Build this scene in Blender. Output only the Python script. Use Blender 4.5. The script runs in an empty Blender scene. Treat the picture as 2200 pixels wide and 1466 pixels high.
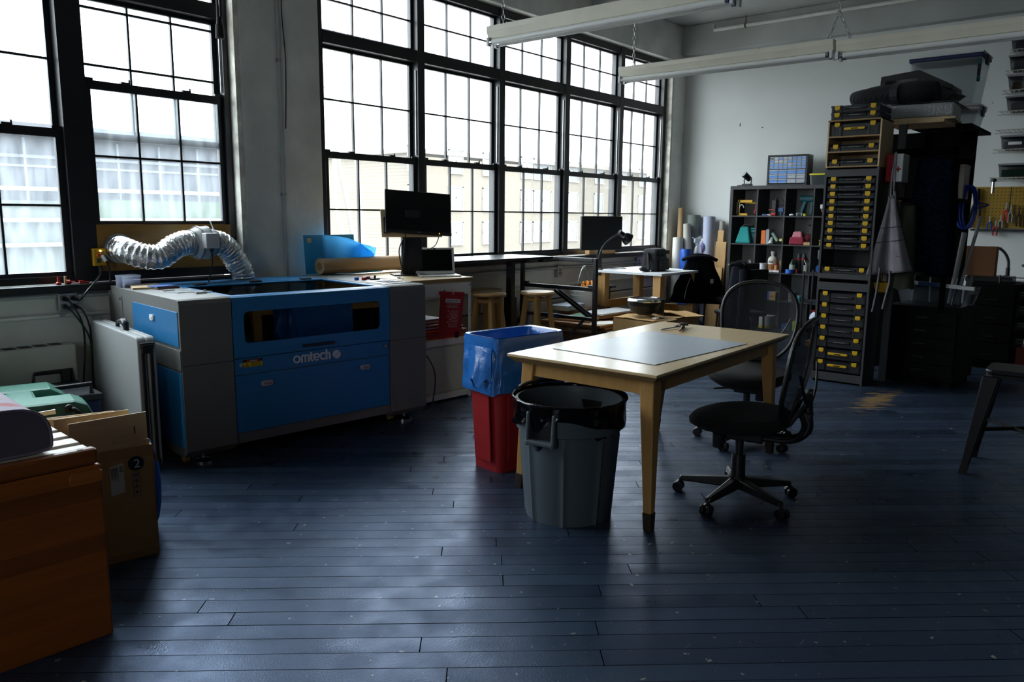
import bpy, bmesh, math, random
from mathutils import Vector, Matrix, Euler
C = bpy.context.scene.collection
SC = bpy.context.scene
rnd = random.Random(7)
# ---------------------------------------------------------------- camera
YAW, PIT, ROL = map(math.radians, (39.70, 9.14, 0.50))
cam = bpy.data.cameras.new('camera')
cam.sensor_width = 36.0; cam.sensor_fit = 'HORIZONTAL'
cam.lens = 1673.0 / 2200.0 * 36.0
cam.clip_start = 0.05; cam.clip_end = 400
cam_ob = bpy.data.objects.new('camera', cam); C.objects.link(cam_ob)
_f = Vector((math.cos(YAW)*math.cos(PIT), math.sin(YAW)*math.cos(PIT), -math.sin(PIT)))
_r = Vector((math.sin(YAW), -math.cos(YAW), 0)); _u = _r.cross(_f)
_r2 = _r*math.cos(ROL) + _u*math.sin(ROL); _u2 = -_r*math.sin(ROL) + _u*math.cos(ROL)
_m = Matrix((( _r2.x, _u2.x, -_f.x, 0), (_r2.y, _u2.y, -_f.y, 0), (_r2.z, _u2.z, -_f.z, 1.45), (0, 0, 0, 1)))
cam_ob.matrix_world = _m
SC.camera = cam_ob
# ---------------------------------------------------------------- sky, daylight, exposure
SC.view_settings.view_transform = 'Standard'; SC.view_settings.look = 'None'
SC.view_settings.exposure = 2.15; SC.view_settings.gamma = 1.0; SC.view_settings.use_curve_mapping = False
wd = bpy.data.worlds.new('overcast_sky'); SC.world = wd; wd.use_nodes = True
_bg = wd.node_tree.nodes['Background']
_bg.inputs[0].default_value = (0.88, 0.95, 1.0, 1)
# overcast sky: three times brighter overhead than at the horizon
_wt = wd.node_tree; _wc = _wt.nodes.new('ShaderNodeTexCoord'); _ws = _wt.nodes.new('ShaderNodeSeparateXYZ'); _wr = _wt.nodes.new('ShaderNodeMapRange')
_wt.links.new(_wc.outputs['Generated'], _ws.inputs[0]); _wt.links.new(_ws.outputs[2], _wr.inputs[0])
_wr.inputs[1].default_value = 0.0; _wr.inputs[2].default_value = 1.0; _wr.inputs[3].default_value = 1.6; _wr.inputs[4].default_value = 5.2
_wt.links.new(_wr.outputs[0], _bg.inputs[1])
SC.cycles.use_denoising = True
SC.cycles.max_bounces = 8; SC.cycles.diffuse_bounces = 4; SC.cycles.glossy_bounces = 4
SC.cycles.transparent_max_bounces = 24; SC.cycles.transmission_bounces = 6
SC.cycles.caustics_reflective = False; SC.cycles.caustics_refractive = False
SC.cycles.sample_clamp_indirect = 6.0
def portal(name, x0, x1, z0, z1, y):
    l = bpy.data.lights.new(name, 'AREA'); l.shape = 'RECTANGLE'; l.size = x1-x0; l.size_y = z1-z0
    l.cycles.is_portal = True
    o = bpy.data.objects.new(name, l); C.objects.link(o)
    o.location = ((x0+x1)/2, y, (z0+z1)/2); o.rotation_euler = (math.radians(-90), 0, 0)
portal('daylight_portal', -.22, 3.3, 1.0, 3.6, 5.66)
portal('daylight_portal', 4.0, 9.8, 1.0, 3.6, 5.66)
_p = bpy.data.objects['daylight_portal.001'].copy(); _p.data = _p.data.copy(); C.objects.link(_p)
_p.data.size = 1.1; _p.location = (-4.14, -.27, 2.25); _p.rotation_euler = (math.radians(-90), 0, math.radians(90))

# ---------------------------------------------------------------- helpers: shapes
def box(x0, x1, y0, y1, z0, z1):
    v = [(x0,y0,z0),(x1,y0,z0),(x1,y1,z0),(x0,y1,z0),(x0,y0,z1),(x1,y0,z1),(x1,y1,z1),(x0,y1,z1)]
    return v, [(0,3,2,1),(4,5,6,7),(0,1,5,4),(1,2,6,5),(2,3,7,6),(3,0,4,7)]
def cb(cx, cy, z0, sx, sy, sz): return box(cx-sx/2, cx+sx/2, cy-sy/2, cy+sy/2, z0, z0+sz)
def taper(cx, cy, z0, sx, sy, z1, tx, ty, ox=0, oy=0):
    v = [(cx-sx/2,cy-sy/2,z0),(cx+sx/2,cy-sy/2,z0),(cx+sx/2,cy+sy/2,z0),(cx-sx/2,cy+sy/2,z0)]
    v += [(cx+ox-tx/2,cy+oy-ty/2,z1),(cx+ox+tx/2,cy+oy-ty/2,z1),(cx+ox+tx/2,cy+oy+ty/2,z1),(cx+ox-tx/2,cy+oy+ty/2,z1)]
    return v, [(0,3,2,1),(4,5,6,7),(0,1,5,4),(1,2,6,5),(2,3,7,6),(3,0,4,7)]
def tube(pts, r, n=8, caps=True, closed=False):
    P = [Vector(p) for p in pts]; N = len(P); R = r if isinstance(r, (list, tuple)) else [r]*N
    T = []
    for i in range(N):
        a = P[(i-1) % N] if closed else P[max(i-1, 0)]; b = P[(i+1) % N] if closed else P[min(i+1, N-1)]
        d = b-a; T.append(d.normalized() if d.length > 1e-9 else Vector((0,0,1)))
    ref = Vector((0,0,1)) if abs(T[0].z) < 0.9 else Vector((1,0,0))
    u = T[0].cross(ref).normalized(); vs = []; fs = []
    for i in range(N):
        u = (u - T[i]*u.dot(T[i]))
        u = u.normalized() if u.length > 1e-6 else T[i].orthogonal().normalized()
        w = T[i].cross(u)
        for k in range(n):
            a = 2*math.pi*k/n
            vs.append(tuple(P[i] + (u*math.cos(a)+w*math.sin(a))*R[i]))
    M_ = N if closed else N-1
    for i in range(M_):
        j = (i+1) % N
        for k in range(n): fs.append((i*n+k, i*n+(k+1) % n, j*n+(k+1) % n, j*n+k))
    if caps and not closed: fs += [tuple(range(n))[::-1], tuple((N-1)*n+k for k in range(n))]
    return vs, fs
def cyl(p, q, r, r2=None, n=16): return tube([p, q], [r, r if r2 is None else r2], n)
def bar(p, q, w, h=None):
    h = h or w; p, q = Vector(p), Vector(q); t = (q-p).normalized()
    ref = Vector((0,0,1)) if abs(t.z) < 0.95 else Vector((0,1,0))
    u = t.cross(ref).normalized()*w/2; v = u.cross(t).normalized()*h/2
    vs = [tuple(a+s*u+k*v) for a in (p, q) for s, k in ((-1,-1),(1,-1),(1,1),(-1,1))]
    return vs, [(0,1,2,3),(7,6,5,4),(0,4,5,1),(1,5,6,2),(2,6,7,3),(3,7,4,0)]
def lathe(prof, n=24, c=(0,0,0)):
    vs = []; fs = []; m = len(prof)
    for k in range(n):
        a = 2*math.pi*k/n
        for r, z in prof: vs.append((c[0]+r*math.cos(a), c[1]+r*math.sin(a), c[2]+z))
    for k in range(n):
        j = (k+1) % n
        for i in range(m-1): fs.append((k*m+i, j*m+i, j*m+i+1, k*m+i+1))
    return vs, fs
def prism(poly, a0, a1, ax='y'):
    f = {'y': lambda p, a: (p[0], a, p[1]), 'x': lambda p, a: (a, p[0], p[1]), 'z': lambda p, a: (p[0], p[1], a)}[ax]
    n = len(poly); vs = [f(p, a0) for p in poly] + [f(p, a1) for p in poly]
    fs = [tuple(range(n)), tuple(range(2*n-1, n-1, -1))] + [(i, i+n, (i+1) % n+n, (i+1) % n) for i in range(n)]
    return vs, fs
def rrect(x0, x1, z0, z1, r, n=5):
    out = []
    for cx, cz, a0 in ((x1-r, z0+r, -90), (x1-r, z1-r, 0), (x0+r, z1-r, 90), (x0+r, z0+r, 180)):
        for i in range(n+1):
            a = math.radians(a0+90*i/n); out.append((cx+r*math.cos(a), cz+r*math.sin(a)))
    return out
def ring(outer, inner, a0, a1, ax='y'):
    f = {'y': lambda p, a: (p[0], a, p[1]), 'x': lambda p, a: (a, p[0], p[1]), 'z': lambda p, a: (p[0], p[1], a)}[ax]
    n = len(outer); vs = [f(p, a) for a in (a0, a1) for l in (outer, inner) for p in l]; fs = []
    for i in range(n):
        j = (i+1) % n
        fs += [(i, j, n+j, n+i), (2*n+i, 3*n+i, 3*n+j, 2*n+j), (i, 2*n+i, 2*n+j, j), (n+i, n+j, 3*n+j, 3*n+i)]
    return vs, fs
def ball(c, r, sx=1, sy=1, sz=1, n=14, m=9):
    prof = [(r*math.sin(math.pi*i/(m-1)), -r*math.cos(math.pi*i/(m-1))) for i in range(m)]
    prof[0] = (0, -r); prof[-1] = (0, r)
    v, f = lathe(prof, n)
    return [(c[0]+x*sx, c[1]+y*sy, c[2]+z*sz) for x, y, z in v], f
def surf(fn, nu, nv, cu=False):
    vs = [tuple(fn(i/nu, j/nv)) for i in range(nu if cu else nu+1) for j in range(nv+1)]; m = nv+1; fs = []
    for i in range(nu):
        a = i*m; b = ((i+1) % nu if cu else i+1)*m
        for j in range(nv): fs.append((a+j, b+j, b+j+1, a+j+1))
    return vs, fs
def tf(s, loc=(0,0,0), rot=(0,0,0), sc=(1,1,1)):
    M_ = Matrix.LocRotScale(Vector(loc), Euler([math.radians(a) for a in rot]), Vector(sc))
    return [tuple(M_ @ Vector(v)) for v in s[0]], s[1]
def noise(x, y=0, z=0):
    from mathutils import noise as nz
    return nz.noise(Vector((x, y, z)))
def smooth_path(pts, n=6):
    P = [Vector(p) for p in pts]; out = []
    for i in range(len(P)-1):
        p0 = P[max(i-1, 0)]; p1 = P[i]; p2 = P[i+1]; p3 = P[min(i+2, len(P)-1)]
        for k in range(n):
            t = k/n
            out.append(0.5*((2*p1)+(p2-p0)*t+(2*p0-5*p1+4*p2-p3)*t*t+(-p0+3*p1-3*p2+p3)*t**3))
    return out+[P[-1]]
# ---------------------------------------------------------------- helpers: objects
def mesh_of(name, shapes):
    vs = []; fs = []
    for v, f in shapes:
        o = len(vs); vs += [tuple(p) for p in v]; fs += [tuple(i+o for i in q) for q in f]
    me = bpy.data.meshes.new(name); me.from_pydata(vs, [], fs); me.validate()
    bm = bmesh.new(); bm.from_mesh(me); bmesh.ops.recalc_face_normals(bm, faces=bm.faces); bm.to_mesh(me); bm.free()
    return me
def part(name, parent, m, *shapes, bevel=0, smooth=False, solid=0, sub=0, loc=None, rot=None, label=None, kind=None, off=-1):
    me = mesh_of(name, shapes); me.materials.append(m)
    o = bpy.data.objects.new(name, me); C.objects.link(o)
    if parent: o.parent = parent
    if loc: o.location = loc
    if rot: o.rotation_euler = [math.radians(a) for a in rot]
    if label: o['label'] = label
    if kind: o['kind'] = kind
    if smooth:
        for p in me.polygons: p.use_smooth = True
        try: me.set_sharp_from_angle(angle=math.radians(38))
        except Exception: pass
    if solid:
        d = o.modifiers.new('solid', 'SOLIDIFY'); d.thickness = solid; d.offset = off
    if sub:
        d = o.modifiers.new('sub', 'SUBSURF'); d.levels = sub; d.render_levels = sub
    if bevel:
        d = o.modifiers.new('bevel', 'BEVEL'); d.width = bevel; d.segments = 2; d.limit_method = 'ANGLE'; d.angle_limit = math.radians(40)
    return o
def tag(o, label, cat, group=None, kind=None):
    o['label'] = label; o['category'] = cat
    if group: o['group'] = group
    if kind: o['kind'] = kind
    return o
def thing(name, label, cat, loc=(0,0,0), rz=0, group=None, rot=None):
    o = bpy.data.objects.new(name, None); C.objects.link(o); o.empty_display_size = 0.1
    o.location = loc; o.rotation_euler = [math.radians(a) for a in rot] if rot else (0, 0, math.radians(rz))
    return tag(o, label, cat, group)
def single(name, label, cat, m, *shapes, loc=(0,0,0), rz=0, group=None, rot=None, **k):
    o = part(name, None, m, *shapes, **k); o.location = loc
    o.rotation_euler = [math.radians(a) for a in rot] if rot else (0, 0, math.radians(rz))
    return tag(o, label, cat, group)
def struct(name, m, *shapes, parent=None, **k):
    o = part(name, parent, m, *shapes, **k)
    if not parent: o['kind'] = 'structure'
    return o
def dup(src, loc, rz=0, label=None, group=None, rot=None):
    def cp(o, par):
        c = o.copy(); C.objects.link(c); c.parent = par
        for ch in list(o.children): cp(ch, c)
        return c
    r = cp(src, None); r.location = loc
    r.rotation_euler = [math.radians(a) for a in rot] if rot else (0, 0, math.radians(rz))
    if label: r['label'] = label
    if group: r['group'] = group
    return r
def text(name, parent, m, body, loc, rot, size, ext=0.0008, align='LEFT', bold=0.0):
    cu = bpy.data.curves.new(name, 'FONT'); cu.body = body; cu.size = size; cu.extrude = ext; cu.align_x = align; cu.offset = bold
    o = bpy.data.objects.new(name, cu); dg = bpy.context.evaluated_depsgraph_get()
    C.objects.link(o); dg.update()
    me = bpy.data.meshes.new_from_object(o.evaluated_get(dg)); C.objects.unlink(o); bpy.data.objects.remove(o)
    me.materials.clear(); me.materials.append(m)
    p = bpy.data.objects.new(name, me); C.objects.link(p); p.parent = parent
    p.location = loc; p.rotation_euler = [math.radians(a) for a in rot]
    return p
# ---------------------------------------------------------------- helpers: materials
def lin(h):
    if isinstance(h, str):
        h = h.lstrip('#'); c = [int(h[i:i+2], 16)/255 for i in (0, 2, 4)]
        return tuple(x/12.92 if x <= .04045 else ((x+.055)/1.055)**2.4 for x in c)
    return h
_mats = {}
def M(name, col, rough=.5, metal=0, bump=0, bs=60, var=0, vs=6, st=(1,1,1), spec=.5, coat=0, emit=0, alpha=1, trans=0, sss=0):
    if name in _mats: return _mats[name]
    m = bpy.data.materials.new(name); m.use_nodes = True; nt = m.node_tree; b = nt.nodes['Principled BSDF']
    c = lin(col); b.inputs['Base Color'].default_value = (*c, 1); b.inputs['Roughness'].default_value = rough
    b.inputs['Metallic'].default_value = metal; b.inputs['Specular IOR Level'].default_value = spec
    b.inputs['Coat Weight'].default_value = coat; b.inputs['Coat Roughness'].default_value = .15
    if emit: b.inputs['Emission Color'].default_value = (*c, 1); b.inputs['Emission Strength'].default_value = emit
    if trans: b.inputs['Transmission Weight'].default_value = trans
    if var or bump:
        tc = nt.nodes.new('ShaderNodeTexCoord'); mp = nt.nodes.new('ShaderNodeMapping'); mp.inputs['Scale'].default_value = st
        nt.links.new(tc.outputs['Object'], mp.inputs[0])
    if var:
        n = nt.nodes.new('ShaderNodeTexNoise'); n.inputs['Scale'].default_value = vs; n.inputs['Detail'].default_value = 5
        nt.links.new(mp.outputs[0], n.inputs[0])
        r = nt.nodes.new('ShaderNodeMix'); r.data_type = 'RGBA'
        r.inputs['A'].default_value = (*[x*(1-var) for x in c], 1); r.inputs['B'].default_value = (*[min(1, x*(1+var)) for x in c], 1)
        cr = nt.nodes.new('ShaderNodeMapRange'); cr.inputs[1].default_value = .3; cr.inputs[2].default_value = .7
        nt.links.new(n.outputs[0], cr.inputs[0]); nt.links.new(cr.outputs[0], r.inputs['Factor']); nt.links.new(r.outputs['Result'], b.inputs['Base Color'])
    if bump:
        n2 = nt.nodes.new('ShaderNodeTexNoise'); n2.inputs['Scale'].default_value = bs; n2.inputs['Detail'].default_value = 6
        bp = nt.nodes.new('ShaderNodeBump'); bp.inputs['Strength'].default_value = bump; bp.inputs['Distance'].default_value = .01
        nt.links.new(mp.outputs[0], n2.inputs[0]); nt.links.new(n2.outputs[0], bp.inputs['Height']); nt.links.new(bp.outputs[0], b.inputs['Normal'])
    if alpha < 1:
        t = nt.nodes.new('ShaderNodeBsdfTransparent'); mx = nt.nodes.new('ShaderNodeMixShader'); mx.inputs[0].default_value = alpha
        nt.links.new(t.outputs[0], mx.inputs[1]); nt.links.new(b.outputs[0], mx.inputs[2])
        nt.links.new(mx.outputs[0], nt.nodes['Material Output'].inputs[0])
    _mats[name] = m; return m
def wood(name, col, dark=.75, rough=.5, axis='x', scale=1.0, spec=.4):
    if name in _mats: return _mats[name]
    m = M(name, col, rough, spec=spec); nt = m.node_tree; b = nt.nodes['Principled BSDF']; c = lin(col)
    tc = nt.nodes.new('ShaderNodeTexCoord'); mp = nt.nodes.new('ShaderNodeMapping')
    s = [9*scale]*3; s['xyz'.index(axis)] = .7*scale; mp.inputs['Scale'].default_value = s
    n = nt.nodes.new('ShaderNodeTexNoise'); n.inputs['Scale'].default_value = 3.0; n.inputs['Detail'].default_value = 8; n.inputs['Roughness'].default_value = .65
    r = nt.nodes.new('ShaderNodeValToRGB'); r.color_ramp.elements[0].position = .32; r.color_ramp.elements[1].position = .68
    r.color_ramp.elements[0].color = (*[x*dark for x in c], 1); r.color_ramp.elements[1].color = (*c, 1)
    L = nt.links.new
    L(tc.outputs['Object'], mp.inputs[0]); L(mp.outputs[0], n.inputs[0]); L(n.outputs[0], r.inputs[0]); L(r.outputs[0], b.inputs['Base Color'])
    return m
def glassy(name, tint, haze=0.0, hcol=(.8,.85,.9), gloss=.06, rough=.02, dirt=0):
    if name in _mats: return _mats[name]
    m = bpy.data.materials.new(name); m.use_nodes = True; nt = m.node_tree; nt.nodes.remove(nt.nodes['Principled BSDF'])
    t = nt.nodes.new('ShaderNodeBsdfTransparent'); t.inputs[0].default_value = (*tint, 1)
    g = nt.nodes.new('ShaderNodeBsdfGlossy'); g.inputs['Roughness'].default_value = rough
    lw = nt.nodes.new('ShaderNodeLayerWeight'); lw.inputs[0].default_value = .18
    mr = nt.nodes.new('ShaderNodeMapRange'); mr.inputs[3].default_value = gloss*.5; mr.inputs[4].default_value = min(1, gloss*6)
    nt.links.new(lw.outputs['Fresnel'], mr.inputs[0])
    mx = nt.nodes.new('ShaderNodeMixShader'); nt.links.new(mr.outputs[0], mx.inputs[0])
    nt.links.new(t.outputs[0], mx.inputs[1]); nt.links.new(g.outputs[0], mx.inputs[2]); out = mx
    if haze:
        d = nt.nodes.new('ShaderNodeBsdfTranslucent'); d.inputs[0].default_value = (*hcol, 1)
        m2 = nt.nodes.new('ShaderNodeMixShader'); m2.inputs[0].default_value = haze
        if dirt:
            tc = nt.nodes.new('ShaderNodeTexCoord'); mp = nt.nodes.new('ShaderNodeMapping'); mp.inputs['Scale'].default_value = (5, 1, 1.2)
            n = nt.nodes.new('ShaderNodeTexNoise'); n.inputs['Scale'].default_value = 3; n.inputs['Detail'].default_value = 8
            r2 = nt.nodes.new('ShaderNodeMapRange'); r2.inputs[1].default_value = .3; r2.inputs[2].default_value = .7; r2.inputs[3].default_value = haze*(1-dirt); r2.inputs[4].default_value = haze*(1+dirt)
            nt.links.new(tc.outputs['Object'], mp.inputs[0]); nt.links.new(mp.outputs[0], n.inputs[0]); nt.links.new(n.outputs[0], r2.inputs[0]); nt.links.new(r2.outputs[0], m2.inputs[0])
        nt.links.new(mx.outputs[0], m2.inputs[1]); nt.links.new(d.outputs[0], m2.inputs[2]); out = m2
    nt.links.new(out.outputs[0], nt.nodes['Material Output'].inputs[0])
    _mats[name] = m; return m
# ================================================================ materials of the place
WHITE_WALL = M('white_painted_wall', '#dfe3e2', .75, var=.06, vs=1.2, bump=.15, bs=25)
CONCRETE = M('rough_painted_concrete', '#e2e4df', .85, var=.16, vs=2.5, bump=.55, bs=14)
DARK_WALL = M('far_side_wall', '#5c5a55', .9, var=.1, vs=2)
CEIL = M('painted_concrete_ceiling', '#b4b7b6', .85, var=.12, vs=1.6, bump=.35, bs=10)
BLACKF = M('black_window_paint', '#1c1e21', .38, var=.15, vs=8)
GLASS = glassy('clear_window_glass', (.97, .985, .985), haze=.012, hcol=(.95,.97,1), gloss=.05)
DIRTY = glassy('dusty_window_glass', (.93, .96, .97), haze=.06, hcol=(.86,.92,1.0), gloss=.04, dirt=.45)
STEEL = M('galvanised_steel', '#a7abad', .4, .75, var=.1, vs=12)
PIPE = M('painted_conduit', '#b9bdbc', .5, .2)
BLACK = M('black_plastic', '#131416', .45)
BLACKM = M('black_powder_coat', '#15171b', .42, bump=.08, bs=300)
RUBBER = M('black_rubber', '#0d0e0f', .7)
CHROME = M('chrome', '#c9ccd0', .2, 1)
WHITEP = M('white_plastic', '#d9dcdd', .4)
SCREEN = M('dark_display', '#0a0b0d', .25, spec=.35)
CARD = M('corrugated_cardboard', '#b8935f', .85, var=.12, vs=4, bump=.1, bs=80)
PLY = wood('birch_plywood', '#dcc096', .86, .5, 'x')
PLYEDGE = wood('plywood_edge', '#b08f60', .6, .6, 'x', 3)
PINE = wood('pine_lumber', '#d0a871', .8, .6, 'z')
OAK = wood('lacquered_oak', '#d4a868', .82, .35, 'z')

# ---- floor: painted strip boards laid on the diagonal
def floor_mat():
    m = bpy.data.materials.new('navy_painted_floorboards'); m.use_nodes = True; nt = m.node_tree; b = nt.nodes['Principled BSDF']; L = nt.links.new
    N = nt.nodes.new
    tc = N('ShaderNodeTexCoord'); mp = N('ShaderNodeMapping'); mp.inputs['Rotation'].default_value = (0, 0, math.radians(48))
    L(tc.outputs['Object'], mp.inputs[0])
    W_B, L_B = .0935, 2.1
    def mth(op, x, y=None, z=None):
        n = N('ShaderNodeMath'); n.operation = op
        for i, v in enumerate((x, y, z)):
            if v is None: continue
            if isinstance(v, (int, float)): n.inputs[i].default_value = v
            else: L(v, n.inputs[i])
        return n.outputs[0]
    sp = N('ShaderNodeSeparateXYZ'); L(mp.outputs[0], sp.inputs[0])
    wo = N('ShaderNodeTexNoise'); wo.inputs['Scale'].default_value = .7; wo.inputs['Detail'].default_value = 1; L(mp.outputs[0], wo.inputs[0])
    yy = mth('ADD', sp.outputs[1], mth('MULTIPLY', wo.outputs[0], .012))
    ry = mth('DIVIDE', yy, W_B); row = mth('FLOOR', ry); fy = mth('FRACT', ry)
    w1 = N('ShaderNodeTexWhiteNoise'); w1.noise_dimensions = '1D'; L(row, w1.inputs['W'])
    ux = mth('MULTIPLY_ADD', w1.outputs['Value'], 7.31, mth('DIVIDE', sp.outputs[0], L_B)); col = mth('FLOOR', ux); fx = mth('FRACT', ux)
    cv = N('ShaderNodeCombineXYZ'); L(row, cv.inputs[0]); L(col, cv.inputs[1])
    w2 = N('ShaderNodeTexWhiteNoise'); w2.noise_dimensions = '2D'; L(cv.outputs[0], w2.inputs['Vector'])
    dy = mth('MULTIPLY', mth('MINIMUM', fy, mth('SUBTRACT', 1, fy)), W_B); dx = mth('MULTIPLY', mth('MINIMUM', fx, mth('SUBTRACT', 1, fx)), L_B)
    gw = N('ShaderNodeMapRange'); gw.inputs[3].default_value = .0008; gw.inputs[4].default_value = .0030; L(w1.outputs['Color'], gw.inputs[0])
    gy = mth('SUBTRACT', 1, mth('SMOOTH_MIN', 1, mth('DIVIDE', dy, gw.outputs[0]), .05)); gx = mth('SUBTRACT', 1, mth('MINIMUM', 1, mth('DIVIDE', dx, .0022)))
    gap = mth('MAXIMUM', mth('MAXIMUM', gy, gx), 0)
    gapc = mth('MINIMUM', 1, mth('MULTIPLY', gap, 2.2))
    mb_ = N('ShaderNodeMix'); mb_.data_type = 'RGBA'; mb_.inputs['A'].default_value = (.016, .025, .043, 1); mb_.inputs['B'].default_value = (.026, .040, .066, 1); L(w2.outputs['Value'], mb_.inputs['Factor'])
    mg = N('ShaderNodeMix'); mg.data_type = 'RGBA'; mg.inputs['B'].default_value = (.0012, .0012, .0015, 1); L(gapc, mg.inputs['Factor']); L(mb_.outputs['Result'], mg.inputs['A'])
    # scuffs and paint flecks
    n1 = N('ShaderNodeTexNoise'); n1.inputs['Scale'].default_value = 26; n1.inputs['Detail'].default_value = 3; L(tc.outputs['Object'], n1.inputs[0])
    c1 = N('ShaderNodeMapRange'); c1.inputs[1].default_value = .695; c1.inputs[2].default_value = .72; L(n1.outputs[0], c1.inputs[0])
    mx1 = N('ShaderNodeMix'); mx1.data_type = 'RGBA'; mx1.inputs['B'].default_value = (.30, .28, .24, 1)
    L(c1.outputs[0], mx1.inputs['Factor']); L(mg.outputs['Result'], mx1.inputs['A'])
    mp2 = N('ShaderNodeMapping'); mp2.inputs['Rotation'].default_value = (0, 0, .9); mp2.inputs['Scale'].default_value = (3, 60, 1); L(tc.outputs['Object'], mp2.inputs[0])
    n2 = N('ShaderNodeTexNoise'); n2.inputs['Scale'].default_value = 1.6; n2.inputs['Detail'].default_value = 2; L(mp2.outputs[0], n2.inputs[0])
    c2 = N('ShaderNodeMapRange'); c2.inputs[1].default_value = .70; c2.inputs[2].default_value = .76; c2.inputs[4].default_value = .55; L(n2.outputs[0], c2.inputs[0])
    mx2 = N('ShaderNodeMix'); mx2.data_type = 'RGBA'; mx2.inputs['B'].default_value = (.16, .17, .18, 1)
    L(c2.outputs[0], mx2.inputs['Factor']); L(mx1.outputs['Result'], mx2.inputs['A'])
    # one worn patch of bare wood in front of the tool tower
    mp3 = N('ShaderNodeMapping'); mp3.inputs['Location'].default_value = (-6.62, -1.66, 0); L(tc.outputs['Object'], mp3.inputs[0])
    mp4 = N('ShaderNodeMapping'); mp4.inputs['Rotation'].default_value = (0, 0, math.radians(48)); mp4.inputs['Scale'].default_value = (1.25, 5.2, 1); L(mp3.outputs[0], mp4.inputs[0])
    ln = N('ShaderNodeVectorMath'); ln.operation = 'LENGTH'; L(mp4.outputs[0], ln.inputs[0])
    mp5 = N('ShaderNodeMapping'); mp5.inputs['Scale'].default_value = (2.5, 14, 1); L(mp.outputs[0], mp5.inputs[0])
    n3 = N('ShaderNodeTexNoise'); n3.inputs['Scale'].default_value = 2.4; n3.inputs['Detail'].default_value = 6; L(mp5.outputs[0], n3.inputs[0])
    ad = N('ShaderNodeMath'); ad.operation = 'MULTIPLY_ADD'; ad.inputs[1].default_value = 2.2; L(n3.outputs[0], ad.inputs[0]); ad.inputs[2].default_value = -.62; 
    su = N('ShaderNodeMath'); su.operation = 'SUBTRACT'; L(ad.outputs[0], su.inputs[0]); L(ln.outputs['Value'], su.inputs[1])
    c3 = N('ShaderNodeMapRange'); c3.inputs[1].default_value = 0; c3.inputs[2].default_value = .06; L(su.outputs[0], c3.inputs[0])
    mx3 = N('ShaderNodeMix'); mx3.data_type = 'RGBA'; mx3.inputs['B'].default_value = (.20, .125, .055, 1)
    L(c3.outputs[0], mx3.inputs['Factor']); L(mx2.outputs['Result'], mx3.inputs['A']); L(mx3.outputs['Result'], b.inputs['Base Color'])
    # gloss
    n4 = N('ShaderNodeTexNoise'); n4.inputs['Scale'].default_value = 7; n4.inputs['Detail'].default_value = 6; L(mp.outputs[0], n4.inputs[0])
    r4 = N('ShaderNodeMapRange'); r4.inputs[1].default_value = .3; r4.inputs[2].default_value = .7; r4.inputs[3].default_value = .22; r4.inputs[4].default_value = .40; L(n4.outputs[0], r4.inputs[0]); L(mth('MINIMUM', .95, mth('ADD', mth('ADD', r4.outputs[0], mth('MULTIPLY', w2.outputs['Value'], .10)), mth('MULTIPLY', gapc, .5))), b.inputs['Roughness']); L(mth('MULTIPLY', mth('SUBTRACT', 1, gapc), .75), b.inputs['Specular IOR Level'])
    b.inputs['Specular IOR Level'].default_value = .75; b.inputs['Specular Tint'].default_value = (.20, .45, 1, 1)  # sky's blue put into the specular tint to colour the floor's reflections
    n5 = N('ShaderNodeTexNoise'); n5.inputs['Scale'].default_value = 45; n5.inputs['Detail'].default_value = 5; L(mp5.outputs[0], n5.inputs[0])
    n6 = N('ShaderNodeTexNoise'); n6.inputs['Scale'].default_value = 150; n6.inputs['Detail'].default_value = 2; L(tc.outputs['Object'], n6.inputs[0])
    b1 = N('ShaderNodeBump'); b1.inputs['Strength'].default_value = .4; b1.inputs['Distance'].default_value = .002; L(n6.outputs[0], b1.inputs['Height'])
    hgt = mth('ADD', mth('SUBTRACT', 1, gap), mth('MULTIPLY', mth('POWER', mth('ABSOLUTE', mth('SUBTRACT', fy, .5)), 2.0), mth('SUBTRACT', w2.outputs['Value'], .6)))
    b2 = N('ShaderNodeBump'); b2.inputs['Strength'].default_value = 1.0; b2.inputs['Distance'].default_value = .008; L(hgt, b2.inputs['Height']); L(b1.outputs[0], b2.inputs['Normal'])
    L(b2.outputs[0], b.inputs['Normal'])
    return m
struct('floor', floor_mat(), box(-4, 10.3, -5, 5.38, -.12, 0))
struct('ceiling', CEIL, box(-4, 10.3, -5, 5.7, 4.0, 4.15))
# dark marks and screw holes as a material on the back wall
def wall_mat():
    m = M('back_wall_paint', '#d9dcda', .7, var=.05, vs=.9, bump=.1, bs=30); nt = m.node_tree; b = nt.nodes['Principled BSDF']; L = nt.links.new; N = nt.nodes.new
    src = b.inputs['Base Color'].links[0].from_socket
    tc = N('ShaderNodeTexCoord'); n = N('ShaderNodeTexNoise'); n.inputs['Scale'].default_value = 9; n.inputs['Detail'].default_value = 1; L(tc.outputs['Object'], n.inputs[0])
    c = N('ShaderNodeMapRange'); c.inputs[1].default_value = .79; c.inputs[2].default_value = .8; L(n.outputs[0], c.inputs[0])
    mx = N('ShaderNodeMix'); mx.data_type = 'RGBA'; mx.inputs['B'].default_value = (.06, .06, .06, 1); L(c.outputs[0], mx.inputs['Factor']); L(src, mx.inputs['A']); L(mx.outputs['Result'], b.inputs['Base Color'])
    return m
struct('wall_back', wall_mat(), box(10.14, 10.4, -5, 5.7, 0, 4.0))
struct('wall_right', DARK_WALL, box(-4, 10.14, -5.2, -5, 0, 4.0))
struct('wall_rear', DARK_WALL, box(-4.2, -4, -5, -.85, 0, 4.0), box(-4.2, -4, .30, 5.7, 0, 4.0), box(-4.2, -4, -.85, .30, 0, .99), box(-4.2, -4, -.85, .30, 3.53, 4.0))
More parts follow.
